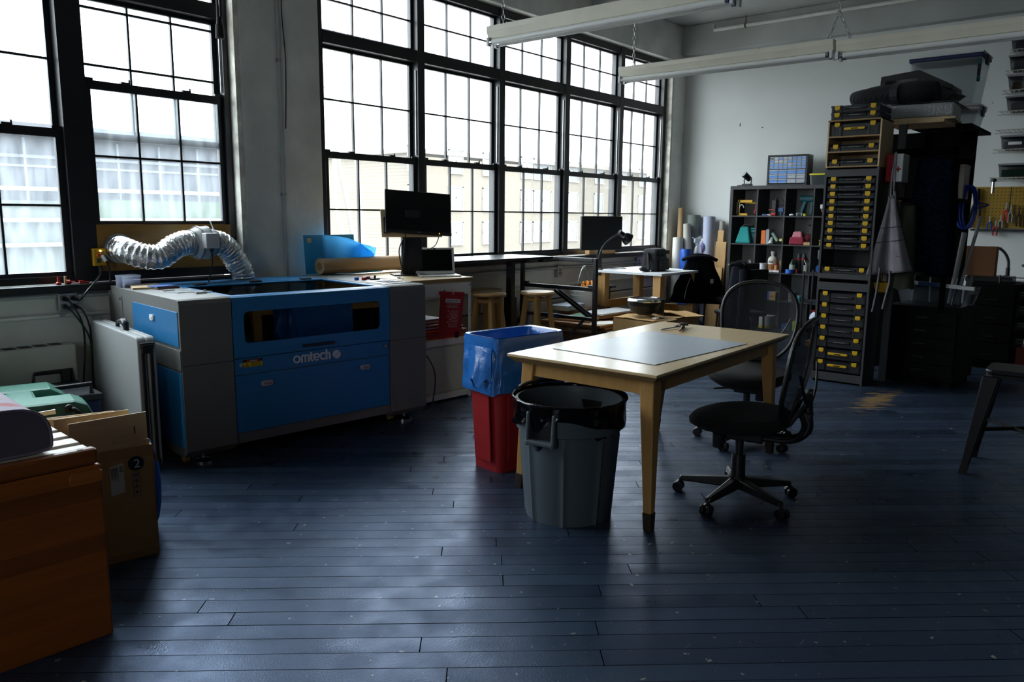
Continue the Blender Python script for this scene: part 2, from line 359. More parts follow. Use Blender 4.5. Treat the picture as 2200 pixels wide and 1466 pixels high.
# window wall: spandrel, piers and header as one piece of masonry
struct('wall_left', CONCRETE, box(-4, 10.14, 5.38, 5.7, 0, .94),
       box(-4, -.22, 5.33, 5.7, .94, 4.0), box(3.285, 3.99, 5.33, 5.7, 0, 4.0), box(9.80, 10.14, 5.33, 5.7, 0, 4.0),
       box(-.22, 3.285, 5.33, 5.7, 3.53, 4.0), box(3.99, 9.80, 5.33, 5.7, 3.53, 4.0), bevel=.012)
struct('trim_1', M('flaking_white_edge', '#d8d6cc', .9, bump=1.0, bs=22, var=.35, vs=9), box(9.772, 9.80, 5.335, 5.42, 1.0, 3.5), box(3.245, 3.285, 5.335, 5.42, 1.0, 3.5))
struct('trim_2', M('ledge_paint', '#17181a', .5, var=.2, vs=7), box(-.22, 3.285, 5.29, 5.40, .945, .995), box(3.99, 9.80, 5.29, 5.40, .945, .995), bevel=.006)
# concrete beams under the ceiling
struct('beam_back', CEIL, box(9.98, 10.14, -5, 5.33, 3.62, 4.0), bevel=.01)
struct('beam_cross', CEIL, box(7.78, 8.04, -5, 5.33, 3.62, 4.0), bevel=.02)
struct('beam_cross_near', CEIL, box(3.5, 3.76, -5, 5.33, 3.62, 4.0), bevel=.02)

# ---- windows
def window(n, x0, x1, raised=0.0, panel=False, sash_glass=None, mull=.087, extra=False):
    w = bpy.data.objects.new('window_%d' % n, None); C.objects.link(w); w['kind'] = 'structure'
    X = x1-x0
    w.location = (x0, 5.43, 0)
    Y = 0
    fr = [box(-.045 if n in (3, 8) else -.001, 0, 0, .13, .995, 3.53), box(X, X+mull, -.012, .13, .995, 3.53), box(0, X, 0, .13, 3.45, 3.53), box(0, X, -.008, .13, 2.83, 2.93), box(0, X, 0, .13, .995, 1.078 if panel else 1.04)]
    part('frame', w, BLACKF, *fr, bevel=.004)
    def sash(nm, a, b, z0, z1, y, st, rt, rb, hm, extra_h=()):
        t = .03
        s = [box(a, a+st, y, y+t, z0, z1), box(b-st, b, y, y+t, z0, z1), box(a+st, b-st, y, y+t, z0, z0+rb), box(a+st, b-st, y, y+t, z1-rt, z1)]
        gx0, gx1, gz0, gz1 = a+st, b-st, z0+rb, z1-rt
        for i in (1, 2):
            xm = gx0+(gx1-gx0)*i/3; s.append(box(xm-.007, xm+.007, y+.004, y+t-.002, gz0, gz1))
        for z in hm: s.append(box(gx0, gx1, y+.005, y+t-.003, z-.007, z+.007))
        o = part(nm, w, BLACKF, *s)
        part('pane', o, sash_glass if (sash_glass and nm == 'lower_sash') else GLASS, box(gx0, gx1, y+.013, y+.017, gz0, gz1))
        return o
    sash('transom_sash', .0, X, 2.93, 3.45, .05, .03, .02, .02, (3.19,))
    sash('upper_sash', 0, X, 1.925, 2.83, .07, .035, .028, .045, (2.40,) + ((2.757,) if extra else ()))
    lo = sash('lower_sash', .0, X, 1.04+raised, 1.97+raised, .02, .042, .055, .028, (1.49+raised,))
    for fx in (.28, .72):
        part('sash_lock', lo, BLACKF, box(X*fx-.03, X*fx+.03, .018, .045, 1.97+raised, 1.983+raised), box(X*fx+.02, X*fx+.03, .02, .03, 1.983+raised, 2.0+raised))
    for fx in (0, X-.06): part('sash_stop', lo, BLACKF, box(fx, fx+.06, .015, .03, 1.97+raised, 1.985+raised))
    if n >= 3 or n == 2:
        part('tilt_latch', lo, STEEL, box(X-.012, X-.004, .012, .02, 2.0+raised, 2.76))
    return w
window(1, .98, 2.08, sash_glass=DIRTY, mull=.15)
window(8, -.17, .895)
w_ = window(9, 0, 1.065); w_.location = (-4.03, -.83, 0); w_.rotation_euler = (0, 0, math.radians(90))  # unseen window, added to send fill light in from behind the camera
window(2, 2.23, 3.20, raised=.325, panel=True, sash_glass=DIRTY, extra=True)
for i, (a, b) in enumerate(((4.10, 5.147), (5.234, 6.295), (6.382, 7.450), (7.537, 8.609), (8.696, 9.70))): window(3+i, a, b)
PANEL = wood('varnished_ply_panel', '#a9803f', .78, .4, 'x')
pn = struct('plywood_infill', PANEL, box(2.232, 3.20, 5.42, 5.445, 1.06, 1.368)); 
del pn['kind']; tag(pn, 'brown varnished plywood sheet filling the gap under the raised window sash', 'plywood')

# ---- conduits, outlet boxes, pipes
def conduit(name, label, pts, r, m=PIPE, clips=()):
    o = thing(name, label, 'pipe', pts[0]); p0 = Vector(pts[0])
    part('pipe_run', o, m, tube([Vector(p)-p0 for p in pts], r, 10), smooth=True)
    for c in clips: part('clip', o, STEEL, cb(c[0]-p0.x, c[1]-p0.y, c[2]-p0.z-.012, .03, .03, .024))
    return o
conduit('wall_conduit', 'grey metal conduit running level under the sill of the two left windows', [(-.5, 5.36, .93), (1.93, 5.36, .925)], .014, clips=((1.2, 5.36, .93),))
conduit('wall_conduit', 'grey conduit running from the four-socket box to behind the blue machine', [(2.05, 5.36, .918), (3.2, 5.36, .90)], .014)
conduit('wall_conduit', 'long grey conduit under the sill of the wide window bank behind the desks', [(4.0, 5.355, .86), (9.75, 5.355, .86)], .016, clips=((5.2, 5.36, .86), (7.5, 5.36, .86)))
conduit('heating_pipe', 'thin white pipe along the wall below the four-socket box', [(-.5, 5.35, .80), (1.35, 5.35, .80), (1.6, 5.35, .80), (3.2, 5.35, .79)], .012, CONCRETE, clips=((1.58, 5.35, .80), (1.95, 5.35, .80)))
conduit('heating_pipe', 'thin white pipe low on the wall behind the wooden stools', [(4.0, 5.35, .66), (9.7, 5.35, .66)], .018, CONCRETE)
conduit('wall_conduit', 'thin grey conduit running up the middle of the white pier', [(3.60, 5.315, .95), (3.605, 5.315, 2.4), (3.60, 5.315, 3.99)], .011, clips=((3.6, 5.32, 1.6), (3.6, 5.32, 2.6)))
single('wall_cable', 'thin black cable running loosely up the pier beside its conduit', 'cable', BLACK, tube(smooth_path([(0, 0, 0), (.02, 0, .5), (.0, 0, .9), (.035, 0, 1.4), (.02, -.01, 1.8)]), .004, 6), loc=(3.64, 5.31, 2.1))
conduit('ceiling_pipe', 'white pipe with an elbow end hung along the beam near the ceiling corner', [(9.90, 4.83, 3.94), (9.90, 4.83, 3.87), (9.90, 4.0, 3.87), (9.90, 1.0, 3.885), (9.90, -3, 3.9)], .022, CONCRETE, clips=())
hp = single('pipe_hanger', 'thin rusty rod holding the white ceiling pipe near its elbow', 'hanger', M('rusty_rod', '#6a5a48', .8), cyl((0,0,0), (0,0,.12), .006), ring([(.03*math.cos(a*.5236), .03*math.sin(a*.5236)) for a in range(12)], [(.024*math.cos(a*.5236), .024*math.sin(a*.5236)) for a in range(12)], -.01, .01), loc=(9.90, 4.40, 3.87))
def outlet(name, label, x, z, w, h, n):
    o = thing(name, label, 'outlet', (x, 5.375, z))
    part('box', o, STEEL, cb(0, -.0225, -h/2, w, .045, h), bevel=.006)
    for k in range(n):
        sx = (-.028, .028)[k % 2] if n > 2 else 0; sz = (.026, -.026)[k//2] if n > 2 else (.022 if k == 0 else -.022)
        part('socket', o, M('grey_socket', '#787b78', .5), cb(sx, -.049, sz-.015, .034, .008, .03), bevel=.003)
    return o
outlet('outlet_box', 'steel four-socket outlet box with black plugs, left of the blue machine', 1.99, .884, .115, .115, 4)
outlet('outlet_box', 'steel outlet box on the wall between the desk legs and the black frame', 7.28, .82, .10, .13, 2)
outlet('outlet_box', 'steel outlet box on the wall behind the white table beside a white adapter', 9.05, .86, .10, .12, 2)
single('power_adapter', 'white plug adapter with a blue mark on the wall behind the white table', 'adapter', WHITEP, cb(0, 0, 0, .10, .05, .09), loc=(9.28, 5.33, .82), bevel=.008)
for k, (pts, lab) in enumerate((
    (((2.018, 5.30, .905), (2.03, 5.25, .90), (2.07, 5.22, .96), (2.15, 5.27, 1.02), (2.215, 5.36, 1.06), (2.218, 5.38, 1.10)), 'black cord looping from the four-socket box up to the yellow controller'),
    (((1.965, 5.30, .905), (1.98, 5.26, .88), (2.03, 5.25, .76), (2.045, 5.27, .60), (2.02, 5.28, .30), (2.02, 5.27, .02)), 'black cord hanging from the upper left socket of the steel box'),
    (((2.02, 5.30, .855), (2.045, 5.26, .83), (2.075, 5.25, .72), (2.085, 5.27, .52), (2.10, 5.28, .2), (2.12, 5.27, .02)), 'black cord hanging from the lower right socket of the steel box'),
    (((1.965, 5.30, .855), (1.985, 5.25, .82), (2.06, 5.23, .66), (2.07, 5.25, .48), (2.05, 5.26, .02)), 'dark green cord hanging from the lower left socket of the steel box'))):
    p0 = Vector(pts[-1] if k else pts[0])
    t = thing('extension_lead', lab, 'cable', p0, group='cords of the four-socket box')
    mm = BLACK if k < 3 else M('green_cord', '#16301f', .5)
    part('cable', t, mm, tube([Vector(p)-p0 for p in smooth_path(pts)], .006, 7), smooth=True)
    q = Vector(pts[0])-p0
    part('plug', t, mm, cyl((q.x, q.y+.025, q.z), (q.x+.004, q.y-.02, q.z-.004), .015, .011, 10), smooth=True)
# loose bundle of cords below
single('cord_bundle', 'tied bundle of black and brown cords hanging beside the folded grey table', 'cord', BLACK, *[tube(smooth_path([(x, 0, .60), (x+.01, .01, .45), (x-.005, 0, .25), (x+.012, .01, .02)]), .006, 6) for x in (-.03, -.015, 0, .015, .03)], loc=(2.13, 5.30, .02), smooth=True)
# radiators
RAD = M('radiator_enamel', '#b9b8b0', .55, var=.1, vs=3)
def radiator(label, x0, x1, h):
    o = thing('radiator_cover', label, 'radiator', ((x0+x1)/2, 5.26, 0)); L_ = (x1-x0)/2
    part('casing', o, RAD, box(-L_, L_, -.05, .085, 0, h), bevel=.012)
    n = int((x1-x0)/.085); 
    part('grille', o, M('grille_shadow', '#3c3b38', .7), *[cb(-L_+.06+i*.085, .02, h-.001, .06, .08, .004) for i in range(n)])
radiator('cream radiator cover below the left windows behind the green case', -.4, 1.97, .63)
radiator('cream radiator cover low on the wall under the white table', 6.6, 9.6, .52)
radiator('cream radiator cover behind the wooden stools and the black desk leg', 4.2, 6.4, .46)

# ---- ceiling lights
ENAM = M('cream_light_enamel', '#e6e3d2', .4, var=.06, vs=5)
TUBE = M('unlit_fluorescent_tube', '#f0f1ee', .25)
def strip_light(label, x, y1, y0, z, sag=0.0, chains=()):
    o = thing('strip_light', label, 'ceiling light', (x, y1, z), group='unlit tube lights hung from the ceiling'); L_ = y1-y0
    o.rotation_euler = (math.atan2(sag, L_), 0, 0)
    part('housing', o, ENAM, prism([(-.055, .0), (-.035, -.05), (.035, -.05), (.055, 0), (.055, .035), (-.055, .035)], -L_, 0, 'y'), bevel=.003)
    for sx in (-.042, .042):
        t = part('tube', o, TUBE, cyl((sx, -.03, -.072), (sx, -L_+.03, -.072), .0185, n=14), smooth=True)
        part('cap', t, CHROME, cyl((sx, -.03, -.072), (sx, -.05, -.072), .0195, n=14), cyl((sx, -L_+.03, -.072), (sx, -L_+.05, -.072), .0195, n=14))
        for e in (-.012, -L_+.012): part('socket', o, WHITEP, cb(sx, e, -.098, .03, .022, .058), bevel=.003)
    return o
strip_light('nearest white tube light hung across the top of the wide window bank', 4.31, 3.79, 1.97, 2.715)
strip_light('white tube light in front of the far bay of the wide window bank', 6.07, 3.82, 2.0, 2.70)
strip_light('white tube light hung end to end beyond the Y-shaped chain, over the tool tower', 6.07, 1.98, .15, 2.685)
def chain(label, pts, link=.045):
    P = [Vector(p) for p in pts]; p0 = P[-1]; sh = []
    for a, b in zip(P[:-1], P[1:]):
        n = max(1, int((b-a).length/link*1.25)); d = (b-a).normalized(); u = d.orthogonal().normalized(); v = d.cross(u)
        for i in range(n):
            c = a.lerp(b, (i+.5)/n)-p0; w = u if i % 2 else v
            sh.append(tube([c+d*math.cos(t)*link*.55+w*math.sin(t)*link*.24 for t in [k*math.pi/4 for k in range(8)]], .0032, 5, closed=True))
    return single('hanging_chain', label, 'chain', STEEL, *sh, loc=p0, smooth=True)
chain('thin chain holding the window end of the nearest tube light', [(4.31, 3.68, 4.0), (4.31, 3.68, 2.75)])
chain('thin chain holding the window end of the tube light at the far bay', [(6.07, 3.70, 4.0), (6.07, 3.70, 2.735)])
chain('Y-shaped chain holding the tube light above the pale wall', [(6.07, 1.99, 4.0), (6.07, 1.99, 2.93)])
for y, s in ((2.06, 'window-side'), (1.90, 'tower-side')): chain('%s leg of the Y-shaped chain on the long tube light' % s, [(6.07, 1.99, 2.93), (6.07, y, 2.735)])
# hanging power cord end by the left windows
t = thing('hanging_power_cord', 'doubled black power cord with socket hanging beside the left window frame', 'cord', (2.60, 4.42, 2.47))
for x in (-.008, .011): part('cable', t, BLACK, cyl((x, 0, .08), (x, 0, 1.53), .007, n=8))
part('socket', t, RUBBER, cyl((0, 0, 0), (0, 0, .075), .026, .024, 14), cyl((0, 0, .075), (0, 0, .12), .018, .014, 12), smooth=True)

# ================================================================ outside
GROUND = M('outside_ground', '#8f8c86', .9, var=.2, vs=.4)
struct('outside_ground', GROUND, box(-60, 160, 5.9, 160, -9.2, -9.0))
BRICKP = bpy.data.materials.new('pale_brick'); BRICKP.use_nodes = True
_nt = BRICKP.node_tree; _tc = _nt.nodes.new('ShaderNodeTexCoord'); _mp = _nt.nodes.new('ShaderNodeMapping'); _mp.inputs['Rotation'].default_value = (math.radians(90), 0, 0)
_b = _nt.nodes.new('ShaderNodeTexBrick'); _b.inputs['Scale'].default_value = 2.2; _b.inputs['Color1'].default_value = (.098, .083, .062, 1); _b.inputs['Color2'].default_value = (.108, .091, .068, 1); _b.inputs['Mortar'].default_value = (.112, .102, .088, 1)
_nt.links.new(_tc.outputs['Object'], _mp.inputs[0]); _nt.links.new(_mp.outputs[0], _b.inputs['Vector']); _nt.links.new(_b.outputs['Color'], _nt.nodes['Principled BSDF'].inputs['Base Color']); _nt.nodes['Principled BSDF'].inputs['Roughness'].default_value = .9
bl = thing('brick_apartment_building', 'pale brick apartment building seen through the wide window bank', 'building', (52, 40, -9))
part('facade', bl, BRICKP, box(-15, 26, 0, 14, 0, 14.6), box(-15, -2.2, -.5, 0, 0, 14.4))
part('parapet', bl, M('stone_coping', '#5c574f', .8), box(-15.2, 26.2, -.6, 14.2, 14.6, 14.9))
PANEW = M('far_window_pane', '#54585c', .3)
for cx in (37.2, 41.1, 44.7, 49.2, 51.9, 56.3, 60.3, 64.2, 68.0, 72):
    for cz in (.0, 2.5, 5.05):
        x = cx-52; w = .75 if cx not in (51.9,) else 1.2; y = -.52 if cx < 50 else -.02
        f = part('window', bl, M('far_window_frame', '#7a7770', .6), box(x-w, x+w, y-.10, y+.04, cz+8.3, cz+8.42), box(x-w, x-w+.1, y-.06, y+.04, cz+8.4, cz+10.0), box(x+w-.1, x+w, y-.06, y+.04, cz+8.4, cz+10.0), box(x-w, x+w, y-.06, y+.04, cz+9.9, cz+10.05), box(x-w, x+w, y-.04, y+.04, cz+9.15, cz+9.25), box(x-.05, x+.05, y-.04, y+.04, cz+8.4, cz+10.0))
        part('pane', f, PANEW, box(x-w+.08, x+w-.08, y-.03, y+.02, cz+8.4, cz+9.95))
def bare_tree(label, loc, h, seed):
    r = random.Random(seed); sh = []
    def br(p, d, L_, rad, lv):
        q = p+d*L_; mid = (p+q)/2+Vector((r.uniform(-.06, .06), r.uniform(-.06, .06), 0))*L_
        sh.append(tube([p, mid, q], [rad, rad*.85, rad*.68], 6 if lv < 2 else 4, caps=False))
        if lv < 5:
            for k in range(3 if lv < 3 else 2):
                nd = (d+Vector((r.uniform(-.75, .75), r.uniform(-.55, .55), r.uniform(-.05, .5)))).normalized()
                br(q, nd, L_*r.uniform(.62, .85), rad*.6, lv+1)
    br(Vector((0, 0, 0)), Vector((.03, 0, 1)), h*.42, .13, 0)
    t = thing('bare_tree', label, 'tree', loc)
    k = 1+3
    bark = M('pale_bark', '#77726b', .9)
    part('trunk', t, bark, *sh[:1], smooth=True); part('branches', t, bark, *sh[1:], smooth=True)
bare_tree('bare leafless tree outside the first bay of the wide window bank', (14.6, 18, -9), 19, 3)
# low building outside the left windows
lb = thing('low_flat_building', 'pale grey flat building with white bands and glazing outside the left windows', 'building', (8, 20, -9))
part('wall', lb, M('bluegrey_cladding', '#14181e', .7, var=.1, vs=.5), box(-14, 4.3, 0, 8, 0, 12.2))
part('roof_edge', lb, M('grey_roof_edge', '#3a3d42', .7), box(-14.2, 4.5, -.4, 8.2, 12.15, 12.4), box(-14.2, 4.5, -.1, .1, 11.65, 11.72))
for z in (9.66, 10.22, 10.92): part('band', lb, M('white_band', '#7d838a', .6), box(-14, 4.3, -.25, 0, z, z+.085))
part('glazing_bar', lb, M('white_glazing_bar', '#3f454d', .6), *[box(x, x+.05, -.06, 0, 9.0, 12.1) for x in [-13.6+1.03*k for k in range(18)]], box(-14, 4.3, -.05, 0, 11.45, 11.5))
part('planting', lb, M('green_planting', '#28361f', .9, var=.4, vs=1.5), box(.0, 4.2, -.12, 0, 9.75, 10.75))
part('lower_wall', lb, M('pale_lower_cladding', '#333935', .7), box(-14, 0, -.08, 0, 7, 10.7))
# concrete column standing outside the last bay
struct('column_outside', M('bluegrey_column', '#5d6672', .8), box(10.30, 10.9, 5.72, 5.95, -9, 6))
# ================================================================ laser cutter
BLUE = M('machine_blue_enamel', '#1a6ea4', .42, bump=.04, bs=400)
GREY = M('machine_grey_enamel', '#666663', .5, bump=.06, bs=400)
TINT = glassy('tinted_acrylic', (.07, .07, .09), gloss=.05)
lc = thing('laser_cutter', 'large blue and grey laser cutting machine standing by the left window wall', 'machine', (2.108, 4.144, 0), -6.39)
W_, D_, T_ = 1.709, 1.196, .975
def pod(x0, x1):
    prof = [(0, .10), (0, T_-.03), (.012, T_-.008), (.035, T_), (D_, T_), (D_, .06), (.04, .06)]
    return prism(prof, x0, x1, 'x')
part('side_housing', lc, GREY, pod(0, .30), bevel=.004)
part('side_housing', lc, GREY, pod(1.41, W_), bevel=.004)
part('body', lc, GREY, box(.30, 1.41, .02, D_-.02, .09, .60), box(.30, 1.41, .62, D_, .60, T_-.015))
part('base_skirt', lc, GREY, prism([(.03, .15), (.03, .105), (.06, .085), (D_-.05, .085), (D_-.05, .15)], .30, 1.41, 'x'))
part('lower_door', lc, BLUE, box(.305, 1.405, .012, .03, .152, .500), bevel=.004)
part('front_strip', lc, BLUE, box(.305, 1.405, .010, .03, .505, .602), bevel=.003)
# lid: front face with window, top frame with tinted pane
def scale_s(s): return .30+s*.893
wx0, wx1, wz0, wz1 = scale_s(.083), scale_s(1.15), .692, .88
N_ = 6
outer = []
for (px, pz) in rrect(wx0, wx1, wz0, wz1, .03, N_): outer.append((px, pz))
def to_rect(p):
    cx, cz = (wx0+wx1)/2, (wz0+wz1)/2
    return None
fr_ = []
fx0, fx1, fz0, fz1 = .305, 1.405, .607, .945
for q, (cx, cz) in enumerate(((fx1, fz0), (fx1, fz1), (fx0, fz1), (fx0, fz0))):
    for i in range(N_):
        fr_.append((cx, cz))
inn = rrect(wx0, wx1, wz0, wz1, .03, N_-1)
lid = part('lid', lc, BLUE, ring(fr_, inn, .004, .022, 'y'),
           prism([(.004, .945), (.012, .965), (.035, .972), (.10, .972), (.10, .955), (.03, .95), (.022, .94)], .305, 1.405, 'x'),
           box(.305, .345, .10, .80, .955, .972), box(1.365, 1.405, .10, .80, .955, .972), box(.305, 1.405, .80, .86, .955, .972))
part('lid_window', lid, TINT, prism(inn, .010, .014, 'y'))
part('top_window', lid, TINT, box(.345, 1.365, .10, .80, .962, .966))
part('back_cover', lc, BLUE, box(.305, 1.405, .865, D_-.02, .955, .974), bevel=.003)
for x in (.47, .86, 1.25):
    part('hinge', lc, BLACK, cb(x, .845, .972, .085, .03, .012), cb(x+.01, .885, .974, .075, .024, .010), bevel=.004)
part('inner_lining', lc, M('inside_navy', '#0b1226', .6), box(.302, .31, .025, .86, .60, .952), box(1.40, 1.408, .025, .86, .60, .952), box(.31, 1.40, .60, .62, .60, .95), box(.31, 1.40, .025, .6, .602, .612))
part('gantry', lc, M('inside_of_machine', '#1d1f24', .5), box(.31, 1.40, .05, .85, .62, .64), box(.36, 1.36, .35, .40, .80, .86))
part('handle', lc, BLACK, bar((scale_s(.495), -.018, .640), (scale_s(.742), -.018, .640), .010, .018), cb(scale_s(.505), -.008, .630, .012, .02, .018), cb(scale_s(.735), -.008, .630, .012, .02, .018), bevel=.003)
for s, z in ((.226, .436), (1.01, .444)):
    x = scale_s(s); lt = part('latch', lc, M('brushed_latch', '#c8cacb', .35, .6), prism(rrect(x-.038, x+.038, z-.016, z+.016, .015), -.004, .012, 'y'), bevel=.002)
    part('latch_button', lt, M('latch_button_grey', '#8d9092', .4, .5), prism(rrect(x-.022, x+.03, z-.008, z+.008, .007), -.008, -.003, 'y'))
for s, z in ((.046, .566), (1.19, .571)):
    x = scale_s(s); part('key_lock', lc, CHROME, cyl((x, -.004, z), (x, .012, z), .013, n=18), cyl((x, -.012, z), (x, -.004, z), .007, n=12))
# warning label
wl = part('warning_label', lc, M('label_yellow', '#d8b400', .5), box(scale_s(.068), scale_s(.200), .006, .0105, .548, .577))
part('label_header', wl, M('label_black', '#15110f', .5), box(scale_s(.068), scale_s(.200), .005, .010, .577, .593))
part('label_red', wl, M('label_red', '#8f1d16', .5), prism(rrect(scale_s(.088), scale_s(.182), .5795, .5905, .005), .003, .006, 'y'))
text('label_text', wl, WHITEP, 'DANGER', (scale_s(.135), .0025, .5805), (90, 0, 0), .0115, .0004, 'CENTER')
x = scale_s(.09)
part('hazard_triangle', wl, M('label_black', '#15110f'), ring([(x-.013, .551), (x+.013, .551), (x, .574)], [(x-.008, .5535), (x+.008, .5535), (x, .569)], .004, .0065, 'y'))
part('label_lines', wl, M('label_black', '#15110f'), *[box(scale_s(.115), scale_s(.19), .0045, .0065, z, z+.0022) for z in (.553, .559, .565, .571)])
# maker's wordmark, ball mark with two slashes
LOGO = M('logo_white', '#cfd4d8', .5)
def ribbon(pts, w, y0, y1, closed=False):
    P = [Vector((p[0], 0, p[1])) for p in pts]; n = len(P); vs = []; fs = []
    for i in range(n):
        a_ = P[(i-1) % n] if closed else P[max(0, i-1)]; b_ = P[(i+1) % n] if closed else P[min(n-1, i+1)]
        d_ = (b_-a_).normalized(); nn = Vector((-d_.z, 0, d_.x))*w/2
        for q_ in (P[i]+nn, P[i]-nn): vs += [(q_.x, y0, q_.z), (q_.x, y1, q_.z)]
    for i in range(n if closed else n-1):
        j = (i+1) % n; A, B = i*4, j*4
        fs += [(A, B, B+2, A+2), (A+1, A+3, B+3, B+1), (A, A+1, B+1, B), (A+2, B+2, B+3, A+3)]
    if not closed: fs += [(0, 2, 3, 1), (4*n-4, 4*n-3, 4*n-1, 4*n-2)]
    return vs, fs
def arcp(cx_, cz_, r_, a0, a1, n=18): return [(cx_+r_*math.cos(math.radians(a0+(a1-a0)*i/n)), cz_+r_*math.sin(math.radians(a0+(a1-a0)*i/n))) for i in range(n+1)]
lx0, lz0 = scale_s(.428), .531; lu = (scale_s(.715)-scale_s(.428))/5.18; lw = .20*lu*1.05
def lp_(x, z): return (lx0+x*lu, lz0+z*lu)
def lpath(pts): return [lp_(*p) for p in pts]
r5 = .40
letters = [ribbon(lpath(arcp(.5, .5, r5, 0, 360, 28)[:-1]), lw, .004, .010, True),
    ribbon(lpath([(1.2, 0.0), (1.2, .58)]+arcp(1.44, .66, .24, 180, 0, 12)+[(1.68, 0.0)]), lw, .004, .010), ribbon(lpath([(1.68, .58)]+arcp(1.92, .66, .24, 180, 0, 12)+[(2.16, 0.0)]), lw, .004, .010),
    ribbon(lpath([(2.50, 1.22), (2.50, .30)]+arcp(2.70, .30, .20, 180, 280, 8)), lw, .004, .010), ribbon(lpath([(2.30, .82), (2.80, .82)]), lw*.95, .004, .010),
    ribbon(lpath(arcp(3.28, .5, r5, 318, 20, 26) if False else [(3.28+r5*math.cos(math.radians(a)), .5+r5*math.sin(math.radians(a))) for a in range(0, 318, 11)]), lw, .004, .010), ribbon(lpath([(2.95, .48), (3.66, .48)]), lw*.9, .004, .010),
    ribbon(lpath([(4.22+r5*math.cos(math.radians(a)), .5+r5*math.sin(math.radians(a))) for a in range(42, 320, 11)]), lw, .004, .010),
    ribbon(lpath([(4.72, 1.36), (4.72, 0.0)]), lw, .004, .010), ribbon(lpath([(4.72, .58)]+arcp(4.95, .66, .23, 180, 0, 12)+[(5.18, 0.0)]), lw, .004, .010)]
part('wordmark', lc, LOGO, *letters)
cx, cz, rr = scale_s(.772), .556, .028
def chord(a, b, side=0):
    pts = []
    t0, t1 = math.acos(max(-1, min(1, b/rr))), math.acos(max(-1, min(1, a/rr)))
    arc = [(math.cos(t0+(t1-t0)*i/8)*rr, math.sin(t0+(t1-t0)*i/8)*rr) for i in range(9)]
    low = [(x_, -z_) for x_, z_ in reversed(arc)]
    out = arc+low; an = math.radians(-42)
    return [(cx+x_*math.cos(an)-z_*math.sin(an), cz+x_*math.sin(an)+z_*math.cos(an)) for x_, z_ in out]
part('ball_mark', lc, LOGO, prism(chord(-rr+.0001, -.0060), .004, .010, 'y'), prism(chord(-.0020, .0020), .004, .010, 'y'), prism(chord(.0060, rr-.0001), .004, .010, 'y'))
# left side panels
for (y0, y1, z0, z1) in ((.02, .74, .705, .905), (.008, .46, .12, .56)):
    p = part('side_panel', lc, BLUE, box(-.004, .01, y0, y1, z0, z1), bevel=.002)
    if z0 > .5: part('panel_latch', p, WHITEP, prism(rrect(.37, .43, .823, .858, .012), -.014, -.003, 'x'), cyl((-.018, .39, .84), (-.012, .39, .84), .006, n=10), bevel=.002)
part('access_plate', lc, GREY, box(-.003, .01, .93, 1.17, .62, .925), bevel=.001)
for y in (.955, 1.145): part('screw', lc, CHROME, cyl((-.007, y, .905), (-.002, y, .905), .010, n=12))
part('seam', lc, BLACK, box(-.001, .302, -.0015, D_, .598, .601), box(1.408, W_+.001, -.0015, D_, .598, .601))
part('side_bar', lc, GREY, box(-.006, 0, 0, 1.1, .57, .69), bevel=.003)
# control buttons on the right housing
BTN = [('#2b62b8', 1.50, .55), ('#a3212a', 1.53, .50), ('#d58a1c', 1.575, .56), ('#b0232d', 1.61, .57)]
for c, x, y in BTN: part('button', lc, M('button_'+c[1:], c, .4), cyl((x, y, T_), (x, y, T_+.022), .017, n=16), bevel=.003)
part('key_switch', lc, BLACK, cb(1.605, .47, T_, .06, .04, .014), cyl((1.605, .47, T_+.014), (1.605, .47, T_+.035), .008, n=10))
part('control_panel', lc, M('control_panel_grey', '#c3c6c8', .4), box(1.45, 1.69, .12, .42, T_, T_+.004))
part('keypad', lc, M('keypad_dark', '#3b3f45', .5), *[cb(1.52+.035*i, .18+.035*j, T_+.004, .022, .02, .003) for i in range(4) for j in range(5)])
for i, (x, y) in enumerate(((.13, .10), (1.58, .10), (.13, 1.08), (1.58, 1.08))):
    f = part('levelling_foot', lc, CHROME, lathe([(.001, 0), (.058, 0), (.058, .012), (.03, .022), (.012, .026), (.012, .075)], 20, (x, y, 0)), smooth=True)
for x, y in ((.05, .16), (1.50, .16)):
    part('caster', lc, M('yellowish_caster', '#a89350', .5), cyl((x-.014, y, .032), (x+.014, y, .032), .03, n=16), cb(x, y, .05, .04, .05, .03))

# things lying on the machine (local helper to world)
def mw(x, y, z=0):
    a = math.radians(-6.39); return (2.108+x*math.cos(a)-y*math.sin(a), 4.144+x*math.sin(a)+y*math.cos(a), T_+z)
t = thing('parts_box', 'small clear plastic box of tiny parts on the back left of the machine', 'box', mw(.06, .98), 4)
part('tray', t, glassy('clear_plastic_violet', (.78, .80, .95), haze=.3, gloss=.08), box(-.06, .06, -.04, .04, 0, .065))
part('lid', t, glassy('clear_plastic_violet', (.8,.8,.9)), box(-.063, .063, -.043, .043, .065, .078), bevel=.002)
part('small_parts', t, M('mixed_small_parts', '#9a9298', .6), *[ball((rnd.uniform(-.05, .05), rnd.uniform(-.03, .03), rnd.uniform(.008, .03)), .008, n=6, m=5) for _ in range(60)], kind='stuff')
def sheet(label, x, y, z, w, d, h, m, rz, name='wood_offcut', cat='offcut'):
    return single(name, label, cat, m, box(-w/2, w/2, -d/2, d/2, 0, h), loc=mw(x, y, z), rz=rz)
sheet('pale plywood offcut under the clear parts box on the machine', .12, .84, .0, .17, .20, .012, PLY, -20)
sheet('brown hardboard rectangle at the bottom of the small stack on the machine', .19, .74, .0, .15, .12, .006, M('hardboard', '#5d4128', .6), 8, 'hardboard_offcut')
sheet('second brown board in the small stack on the machine, under the blue one', .195, .745, .006, .145, .115, .006, M('hardboard', '#5d4128'), 3, 'hardboard_offcut')
sheet('blue-faced board on top of the small stack on the machine', .19, .75, .012, .14, .11, .007, M('blue_faced_board', '#2c5db0', .45), 6, 'painted_offcut')
